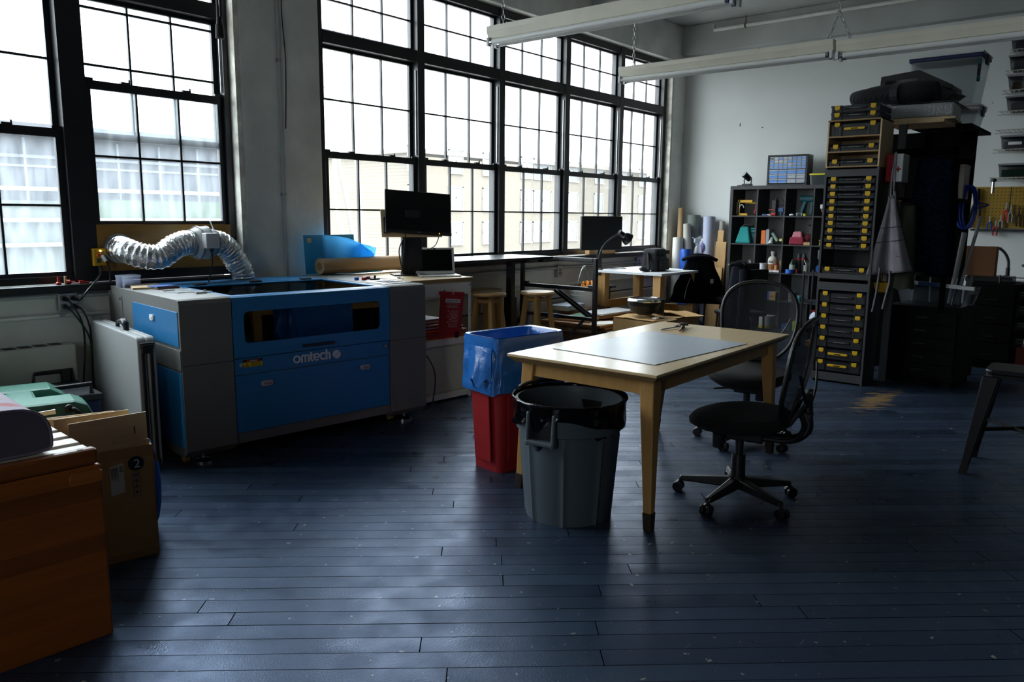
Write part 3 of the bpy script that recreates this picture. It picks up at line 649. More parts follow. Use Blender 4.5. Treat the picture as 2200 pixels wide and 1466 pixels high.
single('wood_triangle', 'small dark wooden triangle lying on top of the grey left housing', 'offcut', M('dark_veneer', '#3a3440', .5), prism([(-.05, -.02), (.05, -.02), (0, .05)], 0, .004, 'z'), loc=mw(.16, .58), rz=20)
AC = M('clear_acrylic_offcut', '#cfd6da', .2, spec=.6)
sheet('large pale acrylic offcut across the middle of the left housing', .19, .45, .0, .15, .12, .004, AC, 14, 'acrylic_offcut')
sheet('pale acrylic offcut near the lid edge of the machine', .25, .55, .0, .10, .09, .004, AC, -8, 'acrylic_offcut')
sheet('pale acrylic offcut nearest the lid corner of the machine', .275, .36, .0, .10, .09, .004, AC, 25, 'acrylic_offcut')
single('marker_pen', 'white pen with a black tip near the front of the left housing', 'pen', WHITEP, cyl((-.04, 0, .008), (.04, 0, .008), .007, n=10), loc=mw(.235, .26), rz=12)
single('sensor_block', 'tiny black cube standing beside the white pen on the machine', 'part', BLACK, cb(0, 0, 0, .014, .014, .02), loc=mw(.275, .30))

# ================================================================ exhaust duct and fan
FOIL = M('crinkled_foil', '#d5d7da', .22, 1.0, bump=1.0, bs=42)
def hose(name, label, pts, r):
    p0 = Vector(pts[0]); P = smooth_path(pts, 14); sh = []; rad = []; Q = []
    for i, p in enumerate(P):
        Q.append(p-p0); k = i % 4; rad.append(r*(1.0 if k in (0, 1) else .93)+noise(i*.7, 3)*.004)
    t = thing(name, label, 'duct', p0)
    part('hose', t, FOIL, tube(Q, rad, 28), smooth=True)
    return t
dl = hose('flexible_duct', 'silver foil duct bending from the plywood panel to the inline fan', [(2.36, 5.41, 1.21), (2.36, 5.30, 1.20), (2.43, 5.22, 1.165), (2.53, 5.18, 1.16), (2.62, 5.18, 1.215), (2.70, 5.18, 1.245), (2.755, 5.18, 1.245)], .085)
part('wall_flange', dl, STEEL, cyl((0, .012, 0), (0, -.02, 0), .098, n=28))
hose('flexible_duct', 'silver foil duct dropping from the inline fan to the back of the machine', [(2.92, 5.17, 1.245), (2.97, 5.17, 1.235), (3.03, 5.17, 1.185), (3.08, 5.17, 1.11), (3.12, 5.165, 1.03), (3.13, 5.16, .955)], .085)
fn = thing('inline_fan', 'white inline duct fan with a terminal box between the two foil ducts', 'fan', (2.755, 5.18, 1.245), rot=(0, 0, 0))
WH = M('fan_white_plastic', '#c9cccd', .35)
def xl(prof, n=28): v, f = lathe(prof, n); return [(z, y, x) for x, y, z in v], f
part('motor_body', fn, WH, xl([(.088, -.01), (.088, .01), (.108, .035), (.112, .045), (.112, .10), (.108, .112), (.088, .135), (.088, .17)]), smooth=True)
for z in (.0, .04, .105, .158): part('clamp_band', fn, STEEL, xl([(.090 if z in (0, .158) else .113, z-.006), (.094 if z in (0, .158) else .117, z-.006), (.094 if z in (0, .158) else .117, z+.006), (.090 if z in (0, .158) else .113, z+.006)]))
part('clamp_tail', fn, STEEL, bar((.16, -.02, .09), (.13, -.03, .15), .012, .002))
tb = part('terminal_box', fn, WH, cb(.075, -.125, -.035, .10, .06, .105), bevel=.006)
part('cable_gland', tb, BLACK, cyl((.075, -.125, -.035), (.075, -.125, -.06), .014, .010, 12))
part('cable', fn, BLACK, tube(smooth_path([(.075, -.125, -.05), (.08, -.12, -.14), (.07, -.10, -.22), (.06, -.08, -.30)]), .005, 7), smooth=True)
# yellow controller
yb = thing('power_controller', 'yellow plug-in power controller hung on the plywood panel beside the duct', 'controller', (2.228, 5.40, 1.10))
YEL = M('tool_yellow', '#d9a716', .45)
part('case', yb, YEL, cb(0, 0, 0, .085, .035, .115), bevel=.006)
part('socket_face', yb, M('dark_grey_plastic', '#45474a', .5), cb(-.012, -.02, .02, .026, .008, .03))
part('switch', yb, M('switch_orange', '#d4512a', .4), cb(-.012, -.024, .062, .026, .014, .02), bevel=.003)
part('indicator_lamp', yb, M('lamp_glow', '#fff6e0', .3, emit=3.0), ball((.003, -.019, .098), .005, n=8, m=6))
part('label_lines', yb, BLACK, cb(.003, -.0185, .088, .045, .002, .004), cb(0, -.0185, .075, .05, .002, .003))
part('plug', yb, M('tagged_plug', '#c9cdd2', .5), bar((.008, -.03, .07), (.024, -.045, .03), .022), bevel=.003)
part('cable', yb, BLACK, tube(smooth_path([(.024, -.045, .03), (.035, -.05, -.02), (.042, -.045, -.10), (.045, -.02, -.20), (.05, .0, -.45)]), .006, 7), tube(smooth_path([(-.005, -.01, .0), (-.004, -.02, -.05)]), .012, 7), smooth=True)
# small red and tan items on the left ledge
RED = M('red_plastic', '#b3261e', .4)
single('wire_nut', 'upright red cone cap on the ledge under the left window', 'cap', RED, lathe([(.016, 0), (.016, .012), (.008, .02), (.006, .055)], 12), loc=(1.942, 5.33, .995))
single('wood_peg', 'small tan peg standing on the ledge beside the red cone cap', 'peg', PINE, cyl((0, 0, 0), (0, 0, .052), .007, n=10), loc=(1.983, 5.33, .995))
single('wire_nut', 'red cap lying on its side just right of the tan peg on the ledge', 'cap', RED, tf(lathe([(.014, -.02), (.014, 0), (.006, .01), (.005, .03)], 12), rot=(90, 0, 60)), loc=(2.01, 5.33, 1.009))
single('red_clip', 'flat red clip lying on the ledge nearest the yellow controller', 'clip', RED, box(-.03, .03, -.01, .01, 0, .012), box(-.03, .0, -.01, .01, .012, .02), loc=(2.095, 5.335, .995), bevel=.003)

# ================================================================ folded table, tool cases, box of plywood
GT = M('grey_blow_moulded_plastic', '#9b9e9e', .55, bump=.12, bs=200)
ft = thing('folding_table', 'folded grey plastic table standing on edge against the blue machine', 'table', (1.99, 4.30, 0), -8.5)
for x0, x1 in ((-.048, -.003), (.003, .05)):
    part('tabletop', ft, GT, prism(rrect(0, .98, .012, .765, .04), x0, x1, 'x'), bevel=.008)
part('frame', ft, BLACKM, box(-.030, -.012, -.006, .02, .06, .72), box(.014, .032, -.006, .02, .06, .72), box(-.035, .037, -.012, .01, .70, .735), box(-.035, .037, -.012, .01, .03, .06), bevel=.003)
part('latch', ft, BLACK, cb(0, -.014, .675, .06, .012, .05), bevel=.004)
part('handle', ft, BLACK, tube(smooth_path([(0, .36, .765), (0, .375, .80), (0, .42, .812), (0, .52, .795), (0, .535, .768)]), [.016]*5+[.020]*8+[.012]*12, 10), smooth=True)
TEAL = M('teal_moulded_case', '#4a8675', .5, bump=.15, bs=250)
tc_ = thing('tool_case', 'sea-green moulded tool case with a side latch behind the slatted bench', 'case', (1.43, 4.42, 0), -14)
# body with a waisted carry-handle top
bodyp = [(-.27, .06), (-.27, .38), (-.25, .44), (-.19, .475), (.19, .475), (.25, .45), (.28, .38), (.28, .06), (.24, .02), (-.24, .02)]
part('shell', tc_, TEAL, prism(bodyp, -.09, .13, 'y'), bevel=.022)
part('far_shell', tc_, TEAL, prism([(-.28, .06), (-.28, .42), (-.22, .48), (.12, .48), (.2, .43), (.2, .06)], .30, .52, 'y'), bevel=.022)
part('handle_bridge', tc_, TEAL, box(-.10, .04, .10, .34, .425, .475), box(-.22, .16, .12, .32, .05, .36), bevel=.02)
lt = part('latch', tc_, CHROME, cb(-.04, -.094, .40, .05, .006, .05), bar((-.02, -.098, .425), (.10, -.10, .433), .008, .026), bar((-.06, -.098, .41), (.0, -.1, .44), .006), bar((-.06, -.098, .445), (.0, -.1, .41), .006), bevel=.002)
part('cable', tc_, BLACK, tube(smooth_path([(.16, -.10, .44), (.19, -.13, .43), (.225, -.13, .36), (.235, -.11, .27), (.24, -.10, .16)]), .012, 9), cyl((.16, -.115, .44), (.16, -.085, .44), .022, n=14), smooth=True)
for x in (-.17, .20): part('bolt', tc_, BLACK, cyl((x, -.105, .325), (x, -.085, .325), .024, n=16), cyl((x, -.11, .325), (x, -.10, .325), .010, n=10))
part('groove', tc_, M('case_groove', '#2f574b', .6), box(-.275, .283, -.0915, .0, .345, .352), box(-.09, -.084, -.0915, 0, .03, .477))
tb2 = thing('tool_chest', 'dark blue metal tool chest with a black bar handle behind the green case', 'chest', (1.84, 4.93, 0), -6)
NAVY = M('navy_metal', '#1c2c5c', .4)
part('body', tb2, NAVY, box(-.20, .08, -.20, .30, 0, .36), bevel=.01)
part('lid', tb2, M('dark_slate_lid', '#2b3038', .5), box(-.21, .09, -.21, .31, .36, .40), bevel=.008)
part('handle', tb2, BLACK, tube([(-.15, -.17, .40), (-.15, -.17, .455), (.04, -.17, .455), (.04, -.17, .40)], .014, 8), smooth=True)
part('handle', tb2, BLACK, tube([(-.16, .27, .40), (-.15, .27, .47), (.06, .27, .47), (.06, .27, .40)], .014, 8), smooth=True)
part('latch', tb2, BLACK, cb(-.02, -.205, .22, .05, .012, .07), bevel=.004)
part('feet', tb2, BLACK, cb(.02, .27, .40, .05, .05, .08), bevel=.004)
single('blue_bag', 'bright blue plastic bag pushed between the folded table and the carton', 'bag', M('blue_bag_plastic', '#2266c8', .35, bump=.4, bs=20), ball((0, 0, .22), .22, .16, .5, 1.0), loc=(1.585, 3.50, 0), smooth=True)
# carton
cx_ = thing('cardboard_box', 'brown carton marked with a black 2, holding plywood sheets, by the bench', 'box', (1.475, 3.19, 0), -12.7)
part('carton', cx_, CARD, box(-.34, 0, 0, .004, 0, .486), box(-.34, 0, .256, .26, 0, .47), box(-.34, -.336, 0, .26, 0, .48), box(-.004, 0, 0, .26, 0, .48), box(-.34, 0, 0, .26, 0, .004), label='brown corrugated card')
part('flap', cx_, CARD, ([(-.002, 0, .480), (-.002, .26, .474), (.022, .25, .40), (.022, .01, .40)], [(0, 1, 2, 3)]), solid=.004)
part('tape', cx_, M('glossy_tape', '#a98452', .25), box(-.336, 0, -.0015, 0, .44, .4862))
part('tape', cx_, M('glossy_tape', '#a98452', .25), box(-.33, 0, -.0015, 0, 0, .03))
nb = part('number_disc', cx_, BLACK, cyl((-.070, -.0025, .415), (-.070, 0, .415), .031, n=28))
text('number', nb, WHITEP, '2', (-.0665, -.003, .397), (90, 0, 0), .052, .0006, 'CENTER')
ic = M('printed_icon_blue', '#4a607c', .6)
part('icon_strip', cx_, ic, ring(rrect(-.086, -.058, .27, .375, .004), rrect(-.084, -.06, .272, .373, .003), -.001, .0005, 'y'), *[prism([(-.072-.008, z), (-.072+.008, z), (-.072, z+.016)], -.001, 0, 'y') for z in (.285, .31, .335)], cb(-.072, 0, .358, .018, .002, .01))
sl = part('shipping_label', cx_, M('white_paper', '#d6d6d2', .7), prism([(-.17, .29), (-.118, .30), (-.118, .425), (-.17, .415)], -.001, .001, 'y'))
part('print', sl, M('label_ink', '#3b3a3a', .7), *[box(-.165+.004*k, -.1635+.004*k, -.002, 0, .35+.011*(k % 3), .41) for k in range(7)], *[box(-.134, -.122, -.002, 0, .39+.005*k, .392+.005*k) for k in range(5)])
for k, (y, lab, dx0, dx1, z1a, z1b, ry, m) in enumerate((
    (.03, 'front plywood sheet in the numbered carton, cut with a narrow slot', -.30, -.012, .612, .622, 0, PLY),
    (.075, 'pale plywood sheet standing second in the numbered carton', -.345, -.07, .628, .630, 0, PLY),
    (.12, 'plywood sheet standing third in the numbered carton, edge just showing', -.375, -.09, .622, .616, 0, PLY),
    (.165, 'plywood sheet at the back of the numbered carton, left corner showing', -.395, -.11, .618, .612, 0, PLY))):
    a = math.radians(-12.7)
    o = single('plywood_sheet', lab, 'plywood', m, prism([(dx0, .006), (dx1, .006), (dx1, z1b), (dx0, z1a)], 0, .005, 'y'), loc=(1.475-y*math.sin(a), 3.19+y*math.cos(a), 0), rz=-12.7, group='plywood sheets in the numbered carton')
    if k == 0: part('slot', o, BLACK, box(-.062, -.058, -.0015, .001, .535, .565))
    if k in (0, 1): pass
single('plywood_strip', 'low plywood strip at the very front of the numbered carton', 'plywood', PLY, box(-.33, -.15, 0, .004, .006, .528), box(-.15, -.01, 0, .004, .006, .508), loc=(1.475+.012*math.sin(math.radians(12.7)), 3.19+.012, 0), rz=-12.7)
# ================================================================ slatted bench and bolster
TEAK = wood('oiled_brown_wood', '#934f1c', .62, .38, 'x', .8)
def teak_mat():
    m = TEAK; nt = m.node_tree; b = nt.nodes['Principled BSDF']; src = b.inputs['Base Color'].links[0].from_socket
    tc = nt.nodes.new('ShaderNodeTexCoord'); sp = nt.nodes.new('ShaderNodeSeparateXYZ'); nt.links.new(tc.outputs['Object'], sp.inputs[0])
    wn = nt.nodes.new('ShaderNodeTexWhiteNoise'); wn.noise_dimensions = '1D'
    sn = nt.nodes.new('ShaderNodeMath'); sn.operation = 'SNAP'; sn.inputs[1].default_value = .062; nt.links.new(sp.outputs[2], sn.inputs[0]); nt.links.new(sn.outputs[0], wn.inputs['W'])
    mr = nt.nodes.new('ShaderNodeMapRange'); mr.inputs[3].default_value = .55; mr.inputs[4].default_value = 1.15; nt.links.new(wn.outputs['Value'], mr.inputs[0])
    mx = nt.nodes.new('ShaderNodeMix'); mx.data_type = 'RGBA'; mx.blend_type = 'MULTIPLY'; mx.inputs['Factor'].default_value = 1
    nt.links.new(src, mx.inputs['A']); nt.links.new(mr.outputs[0], mx.inputs['B']); nt.links.new(mx.outputs['Result'], b.inputs['Base Color'])
teak_mat()
bn = thing('slatted_bench', 'brown wooden bench with pale slats and a solid end panel, in the near left corner', 'bench', (1.056, 2.668, 0), -3.5)
part('end_panel', bn, TEAK, box(-.95, 0, 0, .035, 0, .615), bevel=.006)
part('top_rail', bn, TEAK, box(-.95, -.005, -.002, .045, .617, .672), bevel=.012)
part('side_rail', bn, TEAK, box(-.05, -.015, .045, 2.2, .52, .625), bevel=.004); part('side_rail', bn, TEAK, box(-.95, -.915, .045, 2.2, .52, .625), bevel=.004)
part('end_panel', bn, TEAK, box(-.95, 0, 2.2, 2.235, 0, .655), bevel=.006)
part('tenon', bn, wood('oiled_tenon', '#9a5826', .7, .35, 'x'), prism(rrect(-.10, .004, .555, .600, .016), -.004, .03, 'y'), bevel=.003)
part('screw_cap', bn, BLACK, cyl((-.055, .02, .670), (-.055, .02, .6735), .009, n=12))
SLAT = M('pale_slats', '#c9c4b8', .35, bump=.1, bs=60, st=(1, 12, 1))
for k in range(19): part('slat', bn, SLAT, box(-.94, -.006, .062+k*.112, .140+k*.112, .626, .655), bevel=.005)
bo = thing('bolster_cushion', 'rolled bolster cushion with a pink-patterned cover and dark end, on the bench', 'cushion', (.79, 2.80, .656), -4)
pat = M('pink_stained_cover', '#b4a4b4', .85, var=.0, bump=.1); nt = pat.node_tree; b = nt.nodes['Principled BSDF']
tc = nt.nodes.new('ShaderNodeTexCoord'); nn = nt.nodes.new('ShaderNodeTexNoise'); nn.inputs['Scale'].default_value = 9; nn.inputs['Detail'].default_value = 7; nt.links.new(tc.outputs['Object'], nn.inputs[0])
cr = nt.nodes.new('ShaderNodeValToRGB'); cr.color_ramp.elements[0].position = .5; cr.color_ramp.elements[0].color = (*lin('#c0b8c8'), 1); cr.color_ramp.elements[1].position = .62; cr.color_ramp.elements[1].color = (*lin('#c47882'), 1)
nt.links.new(nn.outputs[0], cr.inputs[0]); nt.links.new(cr.outputs[0], b.inputs['Base Color'])
def bol(u, v):
    a = 2*math.pi*u; r = .155
    x = math.copysign(abs(math.cos(a))**.55, math.cos(a))*.165; z = .045+(math.sin(a)**.8*.112 if a < math.pi else -abs(math.sin(a))**.3*.042)
    if z < .06: x *= 1.0
    return (x, v*.95, max(.0, z))
part('cover', bo, pat, surf(bol, 36, 6, True), smooth=True)
for y in (.002, .948): part('end_cap', bo, M('dark_violet_cloth', '#4a4654', .9), *[([(bol(k/36, 0)[0]*.985, y, bol(k/36, 0)[2]*.985) for k in range(36)], [tuple(range(36))])])
part('piping', bo, M('piping_mauve', '#6a5e70', .8), tube([(bol(k/36, 0)[0], .0, bol(k/36, 0)[2]+.003) for k in range(36)], .005, 6, closed=True), smooth=True)
# ================================================================ workbench beside the machine
WHM = M('white_slotted_steel', '#eeebe0', .5, var=.05, vs=6)
wb = thing('workbench', 'white steel workbench with a plywood top and cabinet below, right of the laser machine', 'workbench', (3.98, 4.262, 0), -4.5)
part('worktop', wb, PLY, box(-.03, .60, -.005, 1.02, .932, .966), bevel=.002)
part('worktop_edge', wb, PLYEDGE, box(-.031, .601, -.006, .012, .936, .962))
for y in (0, .98): part('rail', wb, WHM, box(0, .58, y, y+.02, .835, .930), bevel=.002)
for x in (0, .555):
    for y in (0, .975):
        p = part('leg', wb, WHM, box(x, x+.028, y, y+.003, .0, .93), box(x+.025 if x else x, x+.028 if x else x+.003, y, y+.028, 0, .93))
        if y == 0: part('bolt', p, STEEL, *[cyl((x+.014, -.004, z), (x+.014, 0, z), .006, n=10) for z in (.905, .70, .55)])
part('shelf', wb, WHM, box(0, .58, 0, 1.0, .445, .490), bevel=.002)
part('bolt', wb, BLACK, *[cyl((x, -.004, z), (x, .0, z), .006, n=10) for x, z in ((.06, .86), (.30, .875))])
CREAM = M('cream_cabinet', '#d8d2bc', .5)
cab = part('cabinet', wb, CREAM, box(.005, .575, .02, .95, .05, .442))
part('drawer', wb, CREAM, box(.0, .578, .004, .022, .075, .43), bevel=.003)
part('plinth', wb, WHM, box(0, .58, .0, .95, .015, .06), bevel=.002)
def wl_(x, y, z): a = math.radians(-4.5); return (3.98+x*math.cos(a)-y*math.sin(a), 4.262+x*math.sin(a)+y*math.cos(a), z)
# sheets of card and acrylic on the bench shelf
sheets = [('#a04a1c', .022, 'thick rust-orange slab at the bottom of the sheet pile on the bench shelf'), ('#8c2f1e', .012, 'dark red sheet second from the bottom of the bench shelf pile'), ('#c2571d', .014, 'orange sheet third from the bottom of the bench shelf pile'),
          ('#6d3226', .010, 'brown-red sheet in the lower half of the bench shelf pile'), ('#d9541e', .012, 'bright orange sheet poking out right in the bench shelf pile'), ('#5b3128', .012, 'maroon sheet in the middle of the bench shelf pile'),
          ('#b9bcc2', .008, 'grey-white sheet above the maroon one in the bench shelf pile'), ('#33323a', .008, 'dark slate sheet in the bench shelf pile under the red-brown one'), ('#7e2f25', .008, 'red-brown sheet under the lime one in the bench shelf pile'), ('#7ea428', .008, 'lime green sheet near the top of the bench shelf pile'),
          ('#d8dadd', .012, 'white sheet above the lime one in the bench shelf pile'), ('#6c6a58', .010, 'olive-grey board second from the top of the bench shelf pile'), ('#c9cfd6', .006, 'pale blue-white sheet on top of the bench shelf pile')]
z = .4905
for k, (c, h, lab) in enumerate(sheets):
    w = .50 if k < 6 else .36; y0 = .05+.010*(k % 3)
    dz = 0
    single('acrylic_sheet', lab, 'sheet', M('sheet_'+c[1:], c, .4), box(-w/2, w/2, 0, .55-.02*(k % 4), 0, h), loc=wl_(.045+w/2+.012*((k*5) % 4), y0+(.0 if k < 9 else .08), z), rz=-4.5+((k*7) % 5-2)*1.5, group='sheets piled on the bench shelf')
    z += h+.0006+(.004 if k > 8 else 0)*0
fb = thing('fire_blanket_pouch', 'red fire blanket pouch with white printing hanging from the bench rail', 'pouch', wl_(.335, -.022, .52), -4.5, rot=(0, 5, -8))
FB = M('red_vinyl', '#b01622', .4, bump=.12, bs=40)
def pouch(u, v): 
    x = (u-.5)*(.215+.02*v); return (x, -.010*math.sin(math.pi*u)*math.sin(math.pi*min(1, v*1.1)), .33*v+.0)
part('pouch', fb, FB, surf(pouch, 12, 16), box(-.106, .106, .0005, .012, 0, .33), smooth=True)
part('flap', fb, FB, box(-.122, .122, -.004, .012, .318, .345), bevel=.004)
part('eyelet', fb, CHROME, tube([(0+.010*math.cos(a*.6283), -.006, .333+.010*math.sin(a*.6283)) for a in range(10)], .003, 6, closed=True))
part('hook', fb, CHROME, tube([(0, -.007, .343), (0, -.004, .362), (0, .012, .366), (0, .012, .35)], .003, 6))
lb_ = part('title_label', fb, WHITEP, box(-.072, .075, -.0135, -.011, .262, .290))
text('title', lb_, M('label_red_dark', '#8c1820'), 'FIRE BLANKET', (.0015, -.0138, .2685), (90, 0, 0), .0205, .0004, 'CENTER')
WP = M('faded_white_print', '#b9a3a0', .6)
part('print', fb, WP, *[box(-.06+.012*(k % 2), .066-.01*(k % 3), -.0135, -.010, .250-.010*k, .2535-.010*k) for k in range(4)], *[box(-.01, .068-.006*(k % 4), -.0135, -.010, .196-.009*k, .199-.009*k) for k in range(11)], *[box(-.045+.02*(k % 2), -.028+.014*(k % 2), -.0135, -.010, .192-.022*k, .200-.022*k) for k in range(5)])
text('instructions', fb, WP, 'PULL TAPES\nTO RELEASE', (.012, -.0135, .086), (90, 0, 0), .017, .0004, 'CENTER')
part('pull_tape', fb, BLACK, box(.045, .075, -.016, -.012, -.015, .035))
# kraft paper roll across bench and machine
kr = thing('paper_roll', 'large roll of brown kraft paper lying across the back of the machine and bench', 'roll', (3.76, 5.10, 1.042), -1)
KR = M('kraft_paper', '#a58a68', .75, var=.06, vs=3, st=(.3, 4, 4))
part('paper', kr, KR, tf(cyl((0, 0, 0), (.95, 0, 0), .062, n=28)), smooth=True)
part('core', kr, M('card_core', '#7c6243', .8), cyl((-.004, 0, 0), (.01, 0, 0), .030, n=20))
part('paper_edge', kr, KR, box(0, .95, -.064, -.055, -.03, .0), tube([(0, .0, .05), (-.002, -.05, .03), (-.002, -.062, 0)], .003, 6))
# blue sheets leaning behind
BS = M('blue_protective_film', '#2f9ed6', .35, spec=.5)
single('blue_sheet', 'flat blue film-covered sheet leaning on the pier by the window', 'sheet', BS, box(0, .50, 0, .006, 0, .31), loc=(3.72, 5.22, .975), rot=(-4, 0, 0))
def curl(u, v): return (.10+.55*u-.16*u*v*v, -.05-.10*math.sin(u*2.2)*(1-.35*v), .31*v*(1-.30*u*u))
single('blue_sheet', 'curled translucent blue sheet drooping right in front of the window glass', 'sheet', glassy('blue_translucent_film', (.35, .66, .85), haze=.45, hcol=(.25,.62,.9), gloss=.1), surf(curl, 14, 8), loc=(3.73, 5.20, .975), solid=.003, smooth=True)
def curl2(u, v): return (.28+.30*u+.05*v, -.03-.06*math.sin(u*3), .26*v*(1-.25*u))
single('blue_sheet', 'smaller folded blue sheet between the flat one and the window frame', 'sheet', glassy('blue_translucent_film', (.35, .66, .85)), surf(curl2, 10, 6), loc=(3.74, 5.17, .975), solid=.003, smooth=True)
part('tape', bpy.data.objects['blue_sheet'], M('masking_tape', '#d8cda4', .7), box(.03, .07, -.002, 0, .25, .285))
# monitor stand with board, monitor
ms = thing('monitor_stand', 'black monitor stand with a pale wooden backing board, on the workbench', 'stand', wl_(.33, .43, .9665), -30)
part('base', ms, BLACKM, tf(cb(-.03, .02, 0, .26, .18, .012)), bevel=.005)
part('column', ms, BLACKM, box(-.085, -.045, -.02, .02, .012, .42), box(-.045, .085, -.0, .015, .012, .42), bevel=.003)
part('backing_board', ms, PLY, tf(box(-.245, .245, -.004, .014, 0, .22), (0, -.03, .31), (-14, 0, 0)), bevel=.002)
part('bracket', ms, BLACK, cb(0, -.035, .36, .12, .03, .16), bevel=.004)
part('speaker', ms, BLACK, tf(cb(-.205, -.035, 0, .055, .03, .13), (0, -.01, .33), (-14, 0, 0)), bevel=.006)
mo = thing('monitor', 'black desktop monitor tilted on its stand above the silver laptop', 'monitor', wl_(.33, .37, .9665), -30)
SH = .335
def tilt(s): return tf(s, (.015, -.035, .335), (-18, 3.5, 0))
part('bezel', mo, BLACK, tilt(box(-.268, .268, 0, .022, 0, .352)), bevel=.004)
part('screen', mo, SCREEN, tilt(box(-.260, .260, -.0015, .002, .026, .345)))
part('housing', mo, BLACK, tilt(box(-.16, .16, .02, .05, .06, .26)), bevel=.01)
part('chin', mo, BLACK, tilt(box(-.268, .268, -.004, .02, 0, .024)), bevel=.002)
part('badge', mo, M('badge_grey', '#8a8d90', .4), tilt(cb(.0, -.005, .009, .022, .002, .006)))
part('power_light', mo, M('amber_light', '#e8a02a', .4, emit=1.0), tilt(cb(.165, -.005, .006, .005, .002, .009)))
part('cable', mo, BLACK, tube(smooth_path([(-.09, 0, .33), (-.11, -.03, .2), (-.13, -.06, .08), (-.16, -.12, .004), (-.2, -.2, .004)]), .004, 6), tube(smooth_path([(-.1, .02, .30), (-.135, .03, .2), (-.11, .05, .06)]), .005, 6), tube(smooth_path([(.20, .02, .34), (.17, .06, .24), (.10, .1, .2)]), .004, 6), smooth=True)
lp = thing('laptop', 'open silver laptop with a black screen on the white workbench', 'laptop', wl_(.445, .235, .9668), -33)
ALU = M('brushed_aluminium', '#dcdedf', .4, .1)
part('base', lp, ALU, box(-.163, .163, -.113, .113, 0, .012), bevel=.003)
part('keyboard', lp, BLACK, *[cb(-.135+.0208*i, .012+.019*j, .012, .017, .0155, .0012) for i in range(14) for j in range(5)])
part('trackpad', lp, M('trackpad_grey', '#aaacae', .4, .5), cb(0, -.065, .012, .105, .07, .0006))
def lt_(s): return tf(s, (0, .113, .012), (-14, 0, 0))
part('lid', lp, ALU, lt_(box(-.163, .163, 0, .006, 0, .215)), bevel=.003)
part('screen', lp, SCREEN, lt_(box(-.142, .142, -.001, .001, .022, .198)))
part('webcam_cover', lp, BLACK, lt_(cb(0, -.002, .2, .02, .002, .009)))
single('usb_cable', 'thin black cable trailing over the front edge of the plywood worktop', 'cable', BLACK, tube(smooth_path([(0, 0, .004), (-.04, -.06, .004), (-.10, -.10, .004), (-.13, -.2, .004)]), .003, 6), loc=wl_(.12, .33, .967))
single('white_paper_scrap', 'crumpled white paper scrap on the worktop behind the laptop', 'paper', WHITEP, surf(lambda u, v: (.12*u, .08*v, .008+.012*noise(u*4, v*4, 2)), 8, 6), loc=wl_(.48, .50, .967), solid=.001)
single('power_brick', 'small black plug with cable hanging by the black desk edge', 'plug', BLACK, cyl((0, 0, 0), (.07, -.01, -.01), .013, n=10), tube(smooth_path([(0, 0, 0), (-.08, 0, .03), (-.16, .02, .04)]), .004, 6), loc=wl_(.66, .50, .967))
single('machine_cord', 'thin grey cord hanging down the cabinet side next to the machine', 'cord', M('grey_cord', '#3c4046', .5), tube(smooth_path([(0, 0, .40), (.05, -.02, .30), (.06, -.03, .20), (.02, -.05, .08), (-.06, -.10, .01), (-.16, -.16, .006)]), .005, 6), loc=(4.05, 4.20, .0), smooth=True)

# ================================================================ black standing desk
dk = thing('standing_desk', 'raised black standing desk with a glossy top under the wide windows', 'desk', (6.364, 4.75, 0), -2)
DTOP = M('black_satin_desktop', '#16181c', .3, spec=.6)
part('desktop', dk, DTOP, box(-1.45, 0, 0, .58, 1.022, 1.048), bevel=.003)
for x in (-.36, -1.2):
    l = part('leg', dk, BLACKM, box(x-.03, x+.03, .22, .29, .62, 1.02), bevel=.003)
    part('lower_leg', l, BLACKM, box(x-.043, x+.043, .205, .305, .03, .64), bevel=.003)
    part('foot', dk, BLACKM, box(x-.035, x+.035, .0, .44, 0, .03), bevel=.004); part('cross_bracket', dk, BLACKM, box(x-.03, x+.03, .02, .54, .995, 1.022), bevel=.003)
part('control_box', dk, BLACK, box(-.16, -.06, .0, .07, .998, 1.021), bevel=.003)
# ================================================================ wooden stools
ST = OAK
def stool(label, loc, rz):
    t = thing('wooden_stool', label, 'stool', loc, rz, group='round wooden stools by the black desk')
    part('seat', t, wood('stool_seat_oak', '#d8b077', .82, .3, 'x'), lathe([(.001, .700), (.155, .700), (.168, .708), (.170, .720), (.160, .734), (.12, .737), (.001, .732)], 32), smooth=True)
    for k in range(4):
        a = math.radians(45+90*k); c, s = math.cos(a), math.sin(a)
        l = part('leg', t, ST, bar((c*.105, s*.105, .705), (c*.195, s*.195, 0), .040), bevel=.004)
        part('screw', l, BLACK, *[cyl((c*(.105+.09*(.705-z)/.705)+c*.02, s*(.105+.09*(.705-z)/.705)+s*.02, z), (c*(.108+.09*(.705-z)/.705)+c*.022, s*(.108+.09*(.705-z)/.705)+s*.022, z), .006, n=8) for z in (.655, .62)])
    for k in range(4):
        a, b = math.radians(45+90*k), math.radians(135+90*k)
        for z, rr_, th in ((.655, .112, .035), (.27 if k % 2 else .21, .165, .028)):
            part('rung', t, ST, bar((math.cos(a)*rr_, math.sin(a)*rr_, z), (math.cos(b)*rr_, math.sin(b)*rr_, z), .02, th), bevel=.003)
    return t
s0 = stool('front wooden stool of the pair just right of the white workbench', (5.50, 4.86, 0), 8)
dup(s0, (5.74, 5.11, 0), 30, 'rear wooden stool of the pair, its seat showing behind the front one')
dup(s0, (5.92, 4.60, 0), -10, 'single wooden stool standing beside the black tube frame')
